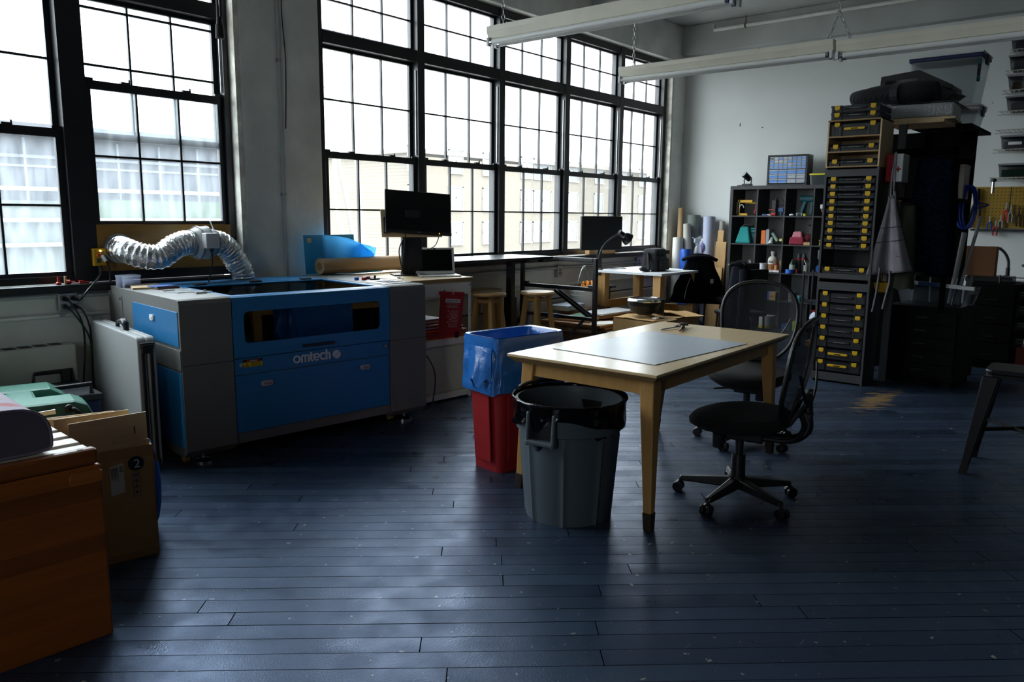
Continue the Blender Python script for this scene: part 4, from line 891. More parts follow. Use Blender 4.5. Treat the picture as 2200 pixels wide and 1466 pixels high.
# ================================================================ black tube frame
fr = thing('tube_frame', 'empty black square-tube table frame with diagonal braces by the windows', 'frame', (6.42, 4.27, 0), 0)
q = .042
part('post', fr, BLACKM, box(-q/2, q/2, -q/2, q/2, 0, 1.045), bevel=.008); part('post', fr, BLACKM, box(-q/2, q/2, .92-q/2, .92+q/2, 0, 1.045), bevel=.008)
part('top_bar', fr, BLACKM, box(-q/2, q/2, q/2, .92-q/2, 1.003, 1.045), bevel=.006)
part('middle_bar', fr, BLACKM, box(-.017, .017, q/2, .92-q/2, .715, .755), bevel=.004)
part('low_bar', fr, BLACKM, box(-.017, .017, q/2, .92-q/2, .42, .455), bevel=.004)
part('diagonal_brace', fr, BLACKM, bar((.03, .06, .44), (.03, .52, .70), .022, .03)); part('diagonal_brace', fr, BLACKM, bar((.055, .02, .44), (.055, .48, .70), .016, .02))
part('kick_brace', fr, BLACKM, bar((0, .12, .43), (-.12, .45, .03), .03)); part('kick_brace', fr, BLACKM, bar((0, .88, .43), (-.3, 1.0, .1), .03))
part('bracket', fr, BLACK, cb(0, .05, .755, .03, .06, .02), cb(0, .87, .755, .03, .06, .02), bevel=.003)
part('blue_tape', fr, M('blue_tape_wrap', '#22406e', .6), box(-.019, .019, .40, .62, .418, .457))
# ================================================================ stacks of boards behind the frame
r_ = random.Random(11)
BROWN = [wood('reclaimed_board_a', '#7a5a3c', .7, .7), wood('reclaimed_board_b', '#946c45', .7, .7), wood('reclaimed_board_c', '#5f4632', .7, .7), M('mdf_board', '#8c7258', .7)]
def board(label, x, y, z, w, d, h, m, rz): return single('stacked_board', label, 'board', m, box(-w/2, w/2, -d/2, d/2, 0, h), loc=(x, y, z), rz=rz, group='boards stacked behind the black frame')
zz = 0; ords = ['lowest', 'second', 'third', 'fourth', 'fifth', 'sixth', 'seventh', 'eighth', 'ninth', 'topmost']
for k in range(10):
    h = .034 if k < 7 else .024
    board('%s board of the brown stack showing between the frame posts' % ords[k], 6.98+r_.uniform(-.02, .02), 4.72, zz, .75-.02*(k % 3), .78-.015*(k % 4), h, BROWN[k % 4], r_.uniform(-4, 4)); zz += h+.004
zz = 0
for k in range(6):
    board('%s board of the low stack half hidden by the dented carton' % ords[k], 6.95, 4.12-.0, zz, .62, .34-.02*(k % 2), .040, BROWN[(k+2) % 4], r_.uniform(-3, 3)); zz += .045
single('grey_board', 'grey-faced board sticking out on top of the low board stack', 'board', M('grey_laminate', '#7f8689', .45), box(-.28, .28, -.2, .18, 0, .016), loc=(6.95, 4.13, zz), rz=6)
board('white-topped long board lying over the stacks behind the right frame post', 7.30, 4.66, .40, .62, .30, .018, M('white_laminate', '#c6cacf', .4), -6)
board('pine board just under the white-topped long board', 7.28, 4.64, .365, .56, .26, .03, BROWN[1], -6)
board('thin plywood board on the brown stack holding the green book', 6.95, 4.80, .355, .50, .42, .02, PLY, 9)
single('green_book', 'dark green book on the thin plywood board in the stack', 'book', M('green_cover', '#1f5b3c', .5), box(-.16, .16, -.11, .11, 0, .028), loc=(6.90, 4.74, .377), rz=8, bevel=.003)
single('wood_box_tray', 'brown wooden tray beside the green book on the stack', 'tray', BROWN[1], box(-.16, .16, -.12, .12, 0, .05), loc=(7.12, 5.0, .377), rz=5)
single('paper_sheet', 'white sheet of paper lying on the stack in front of the green book', 'paper', M('white_paper', '#d6d6d2'), box(-.14, .14, -.1, .1, 0, .002), loc=(6.86, 4.44, .346), rz=-20)
tz = single('grey_tool_tray', 'pale grey moulded tray on top of the stack behind the diagonal brace', 'tray', M('pale_grey_plastic', '#a9b4c2', .4), taper(0, 0, 0, .36, .20, .06, .40, .23), loc=(7.02, 5.02, .43), rz=8, bevel=.01)
single('clutter_scrap', 'loose brown and white offcuts piled under the diagonal brace', 'offcuts', BROWN[2], *[tf(box(-.1, .1, -.02, .02, 0, .02), (r_.uniform(-.2, .2), r_.uniform(-.1, .1), .015*k), (0, r_.uniform(-6, 6), r_.uniform(0, 180))) for k in range(9)], loc=(7.42, 4.98, .30), kind='stuff')
# bucket with orange cord
bk = thing('paint_bucket', 'white bucket stuffed with orange rope behind the black frame post', 'bucket', (7.40, 5.08, .33))
single('stack_of_boards_base', 'dark low board pile carrying the white bucket', 'board', BROWN[2], box(-.22, .22, -.2, .2, 0, .33), loc=(7.31, 5.09, 0), rz=0)
part('pail', bk, M('white_pail', '#d2d2cd', .5), lathe([(.001, 0), (.135, 0), (.150, .22), (.158, .222), (.158, .235), (.151, .237), (.155, .27), (.164, .272), (.164, .285), (.157, .29), (.150, .29), (.145, .23), (.13, .02), (.001, .02)], 30), smooth=True)
part('wire_handle', bk, STEEL, tube(smooth_path([(-.155, 0, .25), (-.10, 0, .42), (0, 0, .56), (.10, 0, .40), (.157, 0, .24)]), .003, 6))
part('grip', bk, WHITEP, cyl((-.02, 0, .54), (.02, 0, .555), .011, n=10))
ORG = M('orange_rope', '#d98b2e', .7)
single('orange_rope', 'tangled orange rope bulging out of the white bucket', 'rope', ORG, *[tube(smooth_path([(.09*math.cos(a+k), .07*math.sin(a+k*1.3), .02+.05*math.sin(a*1.7+k)+.02*(k % 3)) for a in [i*.9 for i in range(9)]], 5), .012, 7) for k in range(6)], loc=(7.45, 5.06, .60), smooth=True)
# dented carton with the black heater on it
cb_ = thing('dented_carton', 'sagging open brown carton under the black heater, beyond the work table', 'carton', (6.62, 3.72, 0), -7)
def cart(u, v):
    x = u*.78; y = v*.50; return (x, y, .455+.012*noise(u*5, v*4, 1)-.03*math.sin(math.pi*u)*math.sin(math.pi*v))
part('carton', cb_, CARD, box(0, .78, 0, .006, 0, .44), box(0, .78, .494, .5, 0, .44), box(0, .006, 0, .5, 0, .44), box(.774, .78, 0, .5, 0, .44))
part('top', cb_, CARD, surf(cart, 16, 12), solid=.006)
for qd in ([(.52, -.02, .45), (.80, -.05, .44), (.82, .2, .47), (.56, .22, .475)], [(.55, .22, .475), (.84, .18, .455), (.83, .42, .46), (.56, .45, .47)], [(.0, -.03, .43), (.34, -.035, .445), (.34, .01, .462), (.0, .01, .455)]): part('flap', cb_, CARD, (qd, [(0, 1, 2, 3)]), solid=.006)
part('white_sticker', cb_, WHITEP, cb(.16, .10, .452, .03, .05, .012), cb(.20, .11, .452, .015, .05, .012))
ht = thing('fan_heater', 'black fan heater lying on its back on the dented carton', 'heater', (6.95, 4.02, .462), -12)
part('housing', ht, BLACK, lathe([(.06, 0), (.13, .03), (.165, .10), (.170, .14), (.160, .155)], 28), cb(.15, .02, .01, .12, .22, .145), bevel=.004)
part('chrome_rim', ht, CHROME, lathe([(.172, .138), (.176, .15), (.165, .168), (.150, .170), (.150, .160), (.165, .15)], 28), smooth=True)
part('grille', ht, BLACK, *[tube([(rr_*math.cos(a*.3927), rr_*math.sin(a*.3927), .162) for a in range(16)], .003, 5, closed=True) for rr_ in (.03, .06, .09, .12, .145)], *[bar((0, 0, .16), (.15*math.cos(a), .15*math.sin(a), .16), .004) for a in [k*.7854 for k in range(8)]])
part('dial', ht, BLACK, cyl((-.06, -.158, .09), (-.055, -.148, .09), .032, n=20), smooth=True)
part('chrome_knob', ht, CHROME, cb(.15, -.02, .155, .05, .09, .02), cyl((.05, -.16, .158), (.06, -.15, .158), .012, n=12), bevel=.004)
part('cable', ht, BLACK, tube(smooth_path([(.10, -.12, .16), (.06, -.19, .08), (.0, -.26, .02), (-.06, -.33, .012), (-.10, -.40, -.02)]), .006, 7), smooth=True)
part('plug', ht, BLACK, taper(-.105, -.405, -.07, .022, .018, -.03, .034, .024), cyl((-.112, -.405, -.088), (-.112, -.405, -.07), .003, n=6), cyl((-.098, -.405, -.088), (-.098, -.405, -.07), .003, n=6))
# ================================================================ white table by the far windows
wt = thing('white_table', 'white-topped table on thick wooden post legs under the far windows', 'table', (7.52, 4.145, 0), -1.4)
part('tabletop', wt, M('white_melamine', '#d5dade', .35), box(0, .92, 0, .90, .815, .842), bevel=.002)
POST = wood('fir_post', '#c29a62', .72, .6, 'z')
for x, y in ((.03, .03), (.03, .76), (.78, .03), (.78, .76)): part('leg', wt, POST, box(x, x+.095, y, y+.095, 0, .815), bevel=.003)
part('stretcher', wt, POST, box(.78, .815, .12, .76, .34, .43), box(.12, .78, .78, .815, .40, .49), bevel=.002)
part('screw', wt, BLACK, *[cyl((x, .027, z), (x, .031, z), .004, n=8) for x in (.05, .10) for z in (.42,)])
single('yellow_tray', 'yellow tool tray half hidden behind the black heater', 'tray', YEL, taper(0, 0, 0, .42, .20, .09, .46, .24), loc=(7.95, 4.56, .40), rz=-4, bevel=.01)
single('timber_crate', 'wooden crate standing under the white table, carrying the yellow tray', 'crate', POST, cb(0, 0, 0, .40, .24, .40), loc=(7.95, 4.56, 0), rz=-2)
sb = thing('shoulder_bag', 'black padded camera bag with a shoulder strap on the white table', 'bag', (7.93, 4.47, .8425), 9)
BAGM = M('black_nylon', '#131519', .75, bump=.3, bs=180)
part('body', sb, BAGM, taper(.0, .0, 0, .36, .20, .20, .33, .17), bevel=.025)
part('lid', sb, BAGM, taper(.0, .0, .185, .36, .20, .255, .30, .16), bevel=.03)
part('front_pocket', sb, BAGM, taper(.0, -.11, .01, .27, .05, .14, .25, .03), bevel=.014)
part('buckle', sb, M('dull_blue_tag', '#3b5a8a', .5), cb(.01, -.118, .165, .012, .006, .02))
part('zip', sb, M('dark_grey_zip', '#33363c', .5), tube([(-.13, -.125, .02), (-.125, -.12, .13), (-.10, -.118, .15), (.10, -.118, .15), (.125, -.12, .13), (.13, -.125, .02)], .003, 6))
part('strap', sb, BAGM, tube(smooth_path([(-.17, .02, .20), (-.20, .0, .14), (-.225, -.02, .05), (-.25, -.02, .018), (-.30, .0, .022), (-.33, .03, .03), (-.29, .05, .035), (-.22, .03, .03), (-.2, -.03, .015)]), .017, 8), smooth=True)
part('strap', sb, BAGM, tube(smooth_path([(.17, .0, .18), (.21, -.01, .10), (.235, -.02, .03), (.21, -.04, .015)]), .016, 8), smooth=True)
part('strap_buckle', sb, STEEL, cb(-.245, -.05, .004, .04, .015, .018), bevel=.004)
# desk lamp
dl_ = thing('desk_lamp', 'black gooseneck desk lamp clamped at the window corner of the white table', 'lamp', (7.58, 4.98, .8425))
part('clamp', dl_, BLACK, cb(0, .0, -.06, .04, .05, .08), cyl((0, 0, -.10), (0, 0, -.05), .008, n=8), bevel=.004)
part('gooseneck', dl_, BLACK, tube(smooth_path([(0, 0, .02), (-.03, .0, .12), (0, -.02, .25), (.09, -.06, .345), (.19, -.10, .40), (.25, -.13, .41)]), .011, 9), smooth=True)
d = Vector((.75, -.40, -.55)).normalized()
def along(p, prof, n=22):
    q = d.to_track_quat('Z', 'Y'); v, f = lathe(prof, n); return [tuple(Vector(p)+q @ Vector(x)) for x in v], f
part('lamp_shade', dl_, M('glossy_black_shade', '#0d0e10', .25), along((.21, -.11, .43), [(.001, 0), (.034, 0), (.034, .065), (.043, .07), (.065, .11), (.075, .155), (.072, .155), (.06, .11), (.038, .072), (.001, .072)]), smooth=True)
part('cable', dl_, BLACK, tube(smooth_path([(.02, .02, .02), (.25, -.12, .006), (.40, -.10, .006), (.5, .1, .006), (.62, .2, .006)]), .0035, 6))
m2 = thing('monitor', 'dark grey monitor on a round foot standing at the window behind the desk lamp', 'monitor', (7.86, 5.16, .62), -27)
part('bezel', m2, BLACK, box(-.275, .275, -.02, .02, .435, .835), bevel=.005)
part('screen', m2, M('grey_display', '#1c2022', .4), box(-.262, .262, -.0215, -.015, .455, .825))
part('column', m2, BLACK, box(-.03, .03, .02, .055, .02, .70), bevel=.005)
part('base', m2, M('dark_blue_base', '#1f2735', .35), lathe([(.001, 0), (.17, 0), (.17, .012), (.16, .02), (.001, .02)], 30), smooth=True)
single('monitor_shelf', 'narrow grey ledge against the wall carrying the window-side monitor', 'shelf', BLACKM, box(-.22, .22, -.10, .12, 0, .02), cb(-.15, -.03, -.6, .04, .04, .6), cb(.15, -.03, -.6, .04, .04, .6), loc=(7.86, 5.17, .60))
single('wooden_block', 'pale wooden block on the sill behind the window-side monitor', 'block', PINE, box(-.29, .29, -.03, .03, 0, .06), loc=(8.12, 5.335, .995))
# ================================================================ chairs with jackets by the far wall
CLOTH = M('black_canvas', '#08090d', .95, bump=.5, bs=35, spec=.08)
CLOTHN = M('midnight_canvas', '#0c0e16', .95, bump=.5, bs=35, spec=.08)
def drape(fn, nu, nv): return surf(fn, nu, nv)
jc = thing('guest_chair', 'black padded chair beside the white table with a jacket over its back', 'chair', (8.62, 3.86, 0), 150)
part('seat', jc, M('black_vinyl', '#17181b', .4), cb(0, 0, .49, .44, .44, .055), bevel=.025)
part('backrest', jc, BLACK, cb(0, .25, .62, .42, .04, .32), bevel=.015)
for x in (-.19, .19):
    for y in (-.19, .22): part('leg', jc, BLACKM, cyl((x, y, .49), (x*1.08, y*1.08, 0), .012, n=10))
part('back_post', jc, BLACKM, bar((-.18, .235, .48), (-.18, .26, .9), .02), bar((.18, .235, .48), (.18, .26, .9), .02))
def jk(seed, w, h, spread):
    def f(u, v):
        a = u*2*math.pi; s = .5+.5*math.cos(a); wdt = w*(.5+spread*v)
        x = math.sin(a)*wdt*.5*(1+.10*noise(u*9, v*3, seed)); y = math.cos(a)*(.06+.07*v)*(1+.25*noise(u*8+3, v*2, seed))
        return (x, y, h*(1-v)+.03*noise(u*6, v, seed+9)-.05*abs(math.sin(a))**3*(1-v)*.9)
    return f
j1 = thing('jacket', 'black jacket with a small pale tag draped over the chair back by the white table', 'jacket', (8.42, 4.15, .46), 118)
part('shell', j1, CLOTH, surf(jk(1, .64, .52, .62), 40, 14, True), smooth=True)
part('collar', j1, CLOTHN, tube(smooth_path([(-.19, .0, .50), (-.08, -.05, .545), (.06, -.05, .55), (.19, .0, .50), (.06, .07, .54), (-.08, .07, .535), (-.19, .0, .50)]), .02, 8), smooth=True)
part('zip', j1, STEEL, tube(smooth_path([(.1, .13, .30), (.14, .15, .18), (.16, .16, .06)]), .003, 5))
part('tag', j1, M('woven_tag', '#8c8678', .8), cb(-.14, .145, .24, .035, .004, .05))
c2 = thing('second_chair', 'low black chair hidden under the long black coat in front of the cube shelf', 'chair', (7.95, 3.42, 0), 150)
part('seat', c2, BLACK, cb(0, 0, .42, .40, .40, .05), bevel=.02); part('backrest', c2, BLACK, cb(0, .19, .5, .36, .035, .42), bevel=.012)
for x in (-.17, .17):
    for y in (-.17, .17): part('leg', c2, BLACKM, cyl((x, y, .42), (x*1.08, y*1.08, 0), .012, n=10))
j2 = thing('coat', 'long dark navy coat hung over a chair in front of the black cube shelf', 'coat', (7.72, 3.36, .22), 60)
part('shell', j2, CLOTHN, surf(jk(5, .40, .74, .55), 36, 16, True), smooth=True)
part('collar', j2, CLOTH, tube(smooth_path([(-.10, .0, .73), (-.03, -.04, .77), (.06, -.03, .77), (.11, .0, .73), (.05, .05, .76), (-.04, .05, .76), (-.10, .0, .73)]), .02, 8), smooth=True)
part('sleeve', j2, CLOTHN, tube(smooth_path([(-.13, .02, .70), (-.19, .06, .52), (-.22, .09, .30), (-.21, .10, .08)]), [.06]*6+[.058]*6+[.052]*6+[.05], 10), smooth=True)
part('sleeve_mark', j2, WHITEP, cb(-.255, .07, .40, .006, .012, .03))
single('blue_storage_bag', 'dark blue bag on the floor under the black padded chair', 'bag', M('dark_blue_bag', '#1b2b55', .6), ball((0, 0, .13), .14, 1.0, .8, .93), loc=(8.55, 4.25, 0), smooth=True)
# ================================================================ rolls and lumber in the corner
def roll(label, base, top, r, m, r2=None, group='rolls standing in the corner', open_=True):
    b, t_ = Vector(base), Vector(top); o = thing('standing_roll', label, 'roll', base, group=group)
    part('roll', o, m, cyl((0, 0, 0), tuple(t_-b), r2 or r, r, 22), smooth=True)
    dv = (t_-b); n_ = dv.normalized()
    if open_: part('core', o, M('roll_core_dark', '#4c4a46', .8), cyl(tuple(dv-n_*.01), tuple(dv+n_*.002), r*.55, n=16))
    return o
roll('tall tan cardboard tube in the window corner', (9.80, 5.13, .0), (9.96, 5.23, 1.575), .040, M('tan_tube', '#b99b74', .7))
roll('thick cream fabric roll standing in front of the tan tube', (9.62, 5.08, 0), (9.78, 5.16, 1.17), .072, M('cream_fabric_roll', '#cfccc2', .8, bump=.2, bs=20))
roll('slim off-white roll leaning right between the cream and grey rolls', (9.78, 4.94, 0), (9.88, 5.09, 1.36), .048, M('offwhite_roll', '#b9b7ae', .8), .085)
roll('wide grey-green roll leaning on the back wall', (9.97, 5.03, 0), (10.045, 5.07, 1.48), .088, M('greygreen_roll', '#717974', .7))
roll('short shiny blue roll in the corner', (9.60, 4.93, 0), (9.70, 4.99, 1.02), .072, M('blue_vinyl_roll', '#2257b5', .3), .085)
roll('tall pale lilac paper roll leaning on the back wall', (9.80, 4.72, 0), (10.03, 4.83, 1.455), .082, M('lilac_paper_roll', '#aeb4cb', .7, bump=.15, bs=14, st=(8,8,.4)), .07)
roll('grey-white roll beside the lilac one, mostly in shade', (9.99, 4.63, 0), (10.08, 4.665, 1.40), .035, M('offwhite_roll', '#b9b7ae'), .05)
single('clear_bag_bundle', 'clear plastic bag bundled around white foam between the blue and lilac rolls', 'bag', glassy('crumpled_clear_bag', (.85, .87, .92), haze=.42, gloss=.12), ball((0, 0, .62), .5, .16, .15, 1.0, 16, 12), surf(lambda u, v: (.03*math.cos(6.283*u)*(1+1.5*v)+.03*noise(u*5,v*3,7), .03*math.sin(6.283*u)*(1+1.8*v), 1.08+.10*v+.06*noise(u*9, v*4)), 24, 6, True), loc=(9.72, 4.83, 0), smooth=True)
single('violet_bundle', 'small violet rolled bundle behind the tall lilac roll', 'roll', M('violet_roll', '#77719a', .8), ball((0, 0, 1.03), .07, 1, 1, 1.2), cyl((0, 0, 0), (0, 0, .97), .05, n=14), loc=(9.92, 4.86, 0), smooth=True)
single('copper_tube', 'short reddish tube end between the plastic bag and the lilac roll', 'tube', M('copper_card', '#9c5d49', .7), cyl((0, 0, 0), (.08, .02, .88), .055, n=16), loc=(9.52, 4.78, 0))
def plank(label, x, y, w, h, t, m=PINE, lean=3): return single('lumber_plank', label, 'plank', m, box(-t/2, t/2, -w/2, w/2, 0, h), loc=(x, y, 0), rot=(0, lean, 0), group='lumber leaning by the cube shelf', bevel=.002)
plank('tallest pine plank leaning left of the black cube shelf', 9.93, 4.63, .085, 1.28, .035)
plank('wide pine plank in front of the tallest one by the cube shelf', 9.84, 4.575, .15, 1.13, .035)
plank('short thick pine plank lowest of the lumber by the cube shelf', 9.74, 4.58, .19, .79, .05)
plank('thin pale strip of wood squeezed against the black cube shelf', 9.90, 4.47, .03, 1.05, .03)
plank('thin dark-edged strip between the wide plank and the cube shelf', 9.87, 4.445, .025, 1.06, .02, BROWN[1])
# ================================================================ black cube shelf
KAL = M('black_brown_veneer', '#2b2c2f', .5, var=.08, vs=5)
KX, KY, KH = 9.75, 4.42, 1.855
ks = thing('cube_shelf', 'tall black-brown cube shelf of square compartments against the back wall', 'shelf', (KX, KY, 0))
NC, NR = 5, 5; PY = .3555; PZ = .3555
part('side_panel', ks, KAL, box(0, .385, -.04, 0, 0, KH)); part('side_panel', ks, KAL, box(0, .385, -NC*PY-.005, -NC*PY+.035, 0, KH))
part('top_panel', ks, KAL, box(0, .385, -NC*PY, -.04, KH-.045, KH)); part('bottom_panel', ks, KAL, box(0, .385, -NC*PY, -.04, 0.0, .045))
for c in range(1, NC): part('divider', ks, KAL, box(.004, .38, -c*PY-.022, -c*PY-.006, .045, KH-.045))
SHZ = [KH-.03-PZ*r for r in range(1, NR)]
for z in SHZ: part('shelf_board', ks, KAL, box(.002, .38, -NC*PY, -.04, z-.008, z+.008))
def cell(c, r, dy, dx=.06):      # a spot on the floor of cell (column c from the window, row r from the top)
    z = (SHZ[r]+.0085) if r < NR-1 else .046
    return (KX+dx, KY-.04-c*PY-dy, z)
def item(name, label, cat, m, c, r, dy, *sh, dx=.06, rz=0, **k): return single(name, label, cat, m, *sh, loc=cell(c, r, dy, dx), rz=rz, **k)
NAVB = M('dark_tool_blue', '#1e4f86', .5); REDT = M('tool_red', '#b3242a', .45); TEALC = M('teal_canvas', '#1f8f8e', .85, bump=.2, bs=120); DKTEAL = M('dark_teal_tool', '#10505a', .5)
t = thing('clamp_set', 'yellow and black bar clamp standing in the top left cube', 'clamp', cell(0, 0, .06))
part('bar', t, YEL, box(0, .012, -.012, .012, 0, .20)); part('jaw', t, YEL, box(0, .02, -.18, .01, .165, .20), box(0, .02, -.12, .01, .0, .03), bevel=.004); part('grip', t, BLACK, cyl((0, .015, .02), (0, .015, .17), .016, n=10)); part('screw', t, STEEL, tube([(0, -.04+.03*math.sin(a), .09+.05*math.cos(a)) for a in [i*.35 for i in range(-4, 5)]], .006, 6))
item('yellow_bar_clamp', 'second yellow clamp lying behind the standing one in the top left cube', 'clamp', YEL, 0, 0, .16, box(0, .03, -.11, .08, .15, .175), box(0, .03, -.11, -.08, 0, .15), dx=.2)
t = thing('pliers', 'red-handled pliers hanging at the right side of the top left cube', 'pliers', cell(0, 0, .285))
part('handle', t, REDT, tube([(0, -.01, .02), (0, -.025, .06), (0, .005, .11)], .008, 6), tube([(0, .015, .03), (0, .0, .07), (0, -.015, .16)], .008, 6)); part('jaw', t, BLACK, bar((0, 0, .10), (0, -.01, .17), .014))
t = thing('soldering_tool', 'black corded hand tool with a looped cable in the second top cube', 'tool', cell(1, 0, .17))
part('body', t, BLACK, box(0, .06, -.03, .03, .0, .2), bevel=.01); part('cord', t, BLACK, tube(smooth_path([(.03, 0, .19), (.03, -.03, .25), (.03, -.08, .22), (.03, -.13, .12), (.02, -.10, .14), (.03, -.06, .11), (.03, -.02, .12)]), .007, 6)); part('trigger', t, REDT, cb(-.005, .02, .07, .02, .08, .012))
item('blue_spray_head', 'dark blue tool head at the right of the second top cube', 'tool', NAVB, 1, 0, .27, cb(0, 0, .05, .05, .06, .05), cyl((0, 0, 0), (0, 0, .05), .014, n=10))
item('red_roll', 'small red coil on the floor of the second top cube', 'coil', REDT, 1, 0, .18, cyl((0, -.03, .018), (0, .03, .018), .018, n=12), dx=.03)
item('blue_block', 'small dark blue block at the front of the second top cube', 'block', M('deep_blue_block', '#20366e', .5), 1, 0, .07, cb(0, 0, 0, .04, .06, .022), dx=.03)
item('silver_strip', 'bundle of silver strips lying in front of the red coil', 'strips', STEEL, 1, 0, .125, *[tf(cb(0, 0, .004+.006*k, .01, .07, .004), rot=(8-5*k, 0, 0)) for k in range(3)], dx=.02)
t = thing('cordless_drill', 'dark teal cordless drill standing in the third top cube', 'drill', cell(2, 0, .20, .16))
part('body', t, DKTEAL, cyl((0, .09, .21), (0, -.08, .21), .042, n=16), bevel=.006); part('grip', t, DKTEAL, bar((0, .02, .19), (0, .07, .04), .05, .045), bevel=.01); part('battery', t, BLACK, cb(0, .07, 0, .10, .09, .05), bevel=.008); part('chuck', t, BLACK, cyl((0, -.08, .21), (0, -.11, .21), .022, n=14)); part('front_leg', t, DKTEAL, bar((0, -.06, .18), (0, -.05, .02), .035), bevel=.008)
item('clear_small_box', 'tiny clear box in front of the teal drill', 'box', glassy('clear_plastic', (.9,.92,.94), haze=.35), 2, 0, .15, cb(0, 0, 0, .04, .06, .04), dx=.03)
item('white_lump', 'small white crumpled piece left of the tiny clear box in the top row', 'scrap', WHITEP, 2, 0, .06, ball((0, 0, .012), .03, 1, 1.1, .5), dx=.03)
item('lime_tape', 'small lime tape roll right of the tiny clear box', 'tape', M('lime', '#b6c91e', .5), 2, 0, .225, cyl((0, 0, 0), (0, 0, .028), .02, n=14), dx=.03)
t = thing('white_bracket', 'white plastic bracket with wires in the top row beside the tool tower', 'bracket', cell(3, 0, .08, .03))
part('bracket', t, WHITEP, cb(0, -.02, .09, .03, .10, .05), cb(0, -.03, 0, .012, .012, .1), bevel=.004); part('wire', t, WHITEP, tube(smooth_path([(0, .02, .09), (0, .0, .04), (0, -.04, .02), (0, -.06, .10), (0, -.03, .17)]), .004, 5)); part('red_strip', t, M('red_strip', '#c03a3a', .5), bar((0, -.09, .12), (0, -.085, -.12), .008))
t = thing('teal_tool_bag', 'teal canvas tool bag in the second-row left cube', 'bag', cell(0, 1, .15, .10))
part('body', t, TEALC, taper(0, 0, 0, .16, .215, .215, .09, .11), bevel=.02); part('handle', t, BLACK, tube(smooth_path([(0, .04, .21), (0, 0, .235), (0, -.10, .225)]), .016, 7)); part('side_flap', t, TEALC, box(.0, .06, -.17, -.05, .10, .20), bevel=.01)
item('teal_drill_body', 'dark drill body behind the teal canvas bag', 'drill', DKTEAL, 0, 1, .27, cyl((.05, .03, .15), (.05, -.03, .15), .035, n=14), bar((.05, 0, .14), (.05, 0, .0), .05))
item('orange_book', 'bright orange upright box in the second-row second cube', 'box', M('bright_orange', '#e0701a', .5), 1, 1, .07, cb(0, 0, 0, .14, .055, .17), dx=.09)
item('grey_book', 'light grey upright binder right of the orange box', 'binder', M('light_grey_cover', '#9a9fa5', .6), 1, 1, .125, cb(0, 0, 0, .16, .04, .185), dx=.10)
item('paper_cone', 'white paper roll end standing in front of the grey binder', 'roll', M('white_paper', '#d6d6d2'), 1, 1, .165, tf(cyl((0, 0, 0), (0, 0, .09), .03, .02, 16), rot=(0, 25, 0)), dx=.03)
t = thing('caulk_gun', 'grey caulk tube leaning in the second-row second cube', 'tube', cell(1, 1, .225, .06))
part('barrel', t, M('pale_green_tube', '#8ea59a', .5), cyl((0, .05, .14), (0, -.02, .04), .022, n=14)); part('handle', t, BLACK, tube([(0, -.02, .03), (0, -.05, .03), (0, -.055, .0)], .008, 6))
item('yellow_tag', 'small yellow piece at the right edge of the second-row second cube', 'tag', M('pale_yellow', '#d8cf5a', .5), 1, 1, .29, cb(0, 0, .04, .02, .04, .03))
item('black_hoop', 'black curved handle hanging at the right of the second-row second cube', 'handle', BLACK, 1, 1, .285, tube([(0, -.03+.06*math.cos(a), .11+.13*math.sin(a)) for a in [1.0+.25*i for i in range(9)]], .01, 7), dx=.1)
t = thing('pink_pouch', 'pink and maroon zip pouch in the second-row third cube', 'pouch', cell(2, 1, .14, .08))
part('lower_body', t, M('maroon_fabric', '#8c2238', .85, bump=.2, bs=80), taper(0, 0, 0, .13, .20, .10, .12, .17), bevel=.02); part('upper_body', t, M('pink_fabric', '#c77c8a', .85), taper(0, 0, .09, .11, .13, .165, .08, .10), bevel=.015)
item('maroon_bundle', 'dark red bundle behind the pink pouch', 'bundle', M('dark_red_cloth', '#5e1622', .9, bump=.4, bs=20), 2, 1, .25, ball((0, 0, .07), .07, 1, 1.1, 1.0), dx=.12, smooth=True)
item('wood_block', 'small pale wood block at the right of the second-row third cube', 'block', PINE, 2, 1, .275, cb(0, 0, 0, .05, .075, .035), dx=.03)
item('yellow_level', 'yellow-green tool in the second-row cube beside the tower', 'tool', M('dull_yellow', '#a89a20', .5), 3, 1, .11, cb(0, 0, 0, .05, .10, .04), cb(0, .02, .05, .04, .07, .02))
item('yellow_pod', 'small yellow and black disc at the left of the third-row left cube', 'disc', YEL, 0, 2, .20, cyl((0, 0, .055), (-.02, 0, .055), .022, n=14), cyl((.03, .0, .0), (.03, 0, .04), .03, n=12))
t = thing('chain_hook', 'black and white printed card standing in the third-row left cube', 'card', cell(0, 2, .265, .03))
part('card', t, BLACK, box(0, .006, -.03, .03, 0, .15)); part('print', t, WHITEP, tube([(-.002, .015*math.cos(a), .045+.03*math.sin(a)) for a in [.6*i for i in range(8)]], .004, 5), bar((-.002, -.01, .10), (-.002, .012, .125), .006), bar((-.002, -.014, .115), (-.002, .01, .14), .006))
def tin(label, c, r, dy, rad, h, body, band, bz, dx=.06, name='paint_tin'):
    t = thing(name, label, 'tin', cell(c, r, dy, dx)); part('can', t, body, lathe([(.001, 0), (rad, 0), (rad, h), (rad*.9, h+.004), (.001, h)], 24), smooth=True)
    part('label_band', t, band, lathe([(rad+.0006, bz[0]), (rad+.0006, bz[1])], 24), smooth=True); part('rim', t, STEEL, tube([(rad*math.cos(a*.2618), rad*math.sin(a*.2618), h) for a in range(24)], .0025, 5, closed=True)); return t
tin('white paint tin with a brown label left of the big white jug', 1, 2, .075, .048, .105, M('tin_white', '#c9ccd2', .4), M('tin_brown', '#8a5a38', .5), (.004, .03))
t = thing('wood_filler_jug', 'white jug with a brown lower label and grey cap in the third-row second cube', 'jug', cell(1, 2, .185, .10))
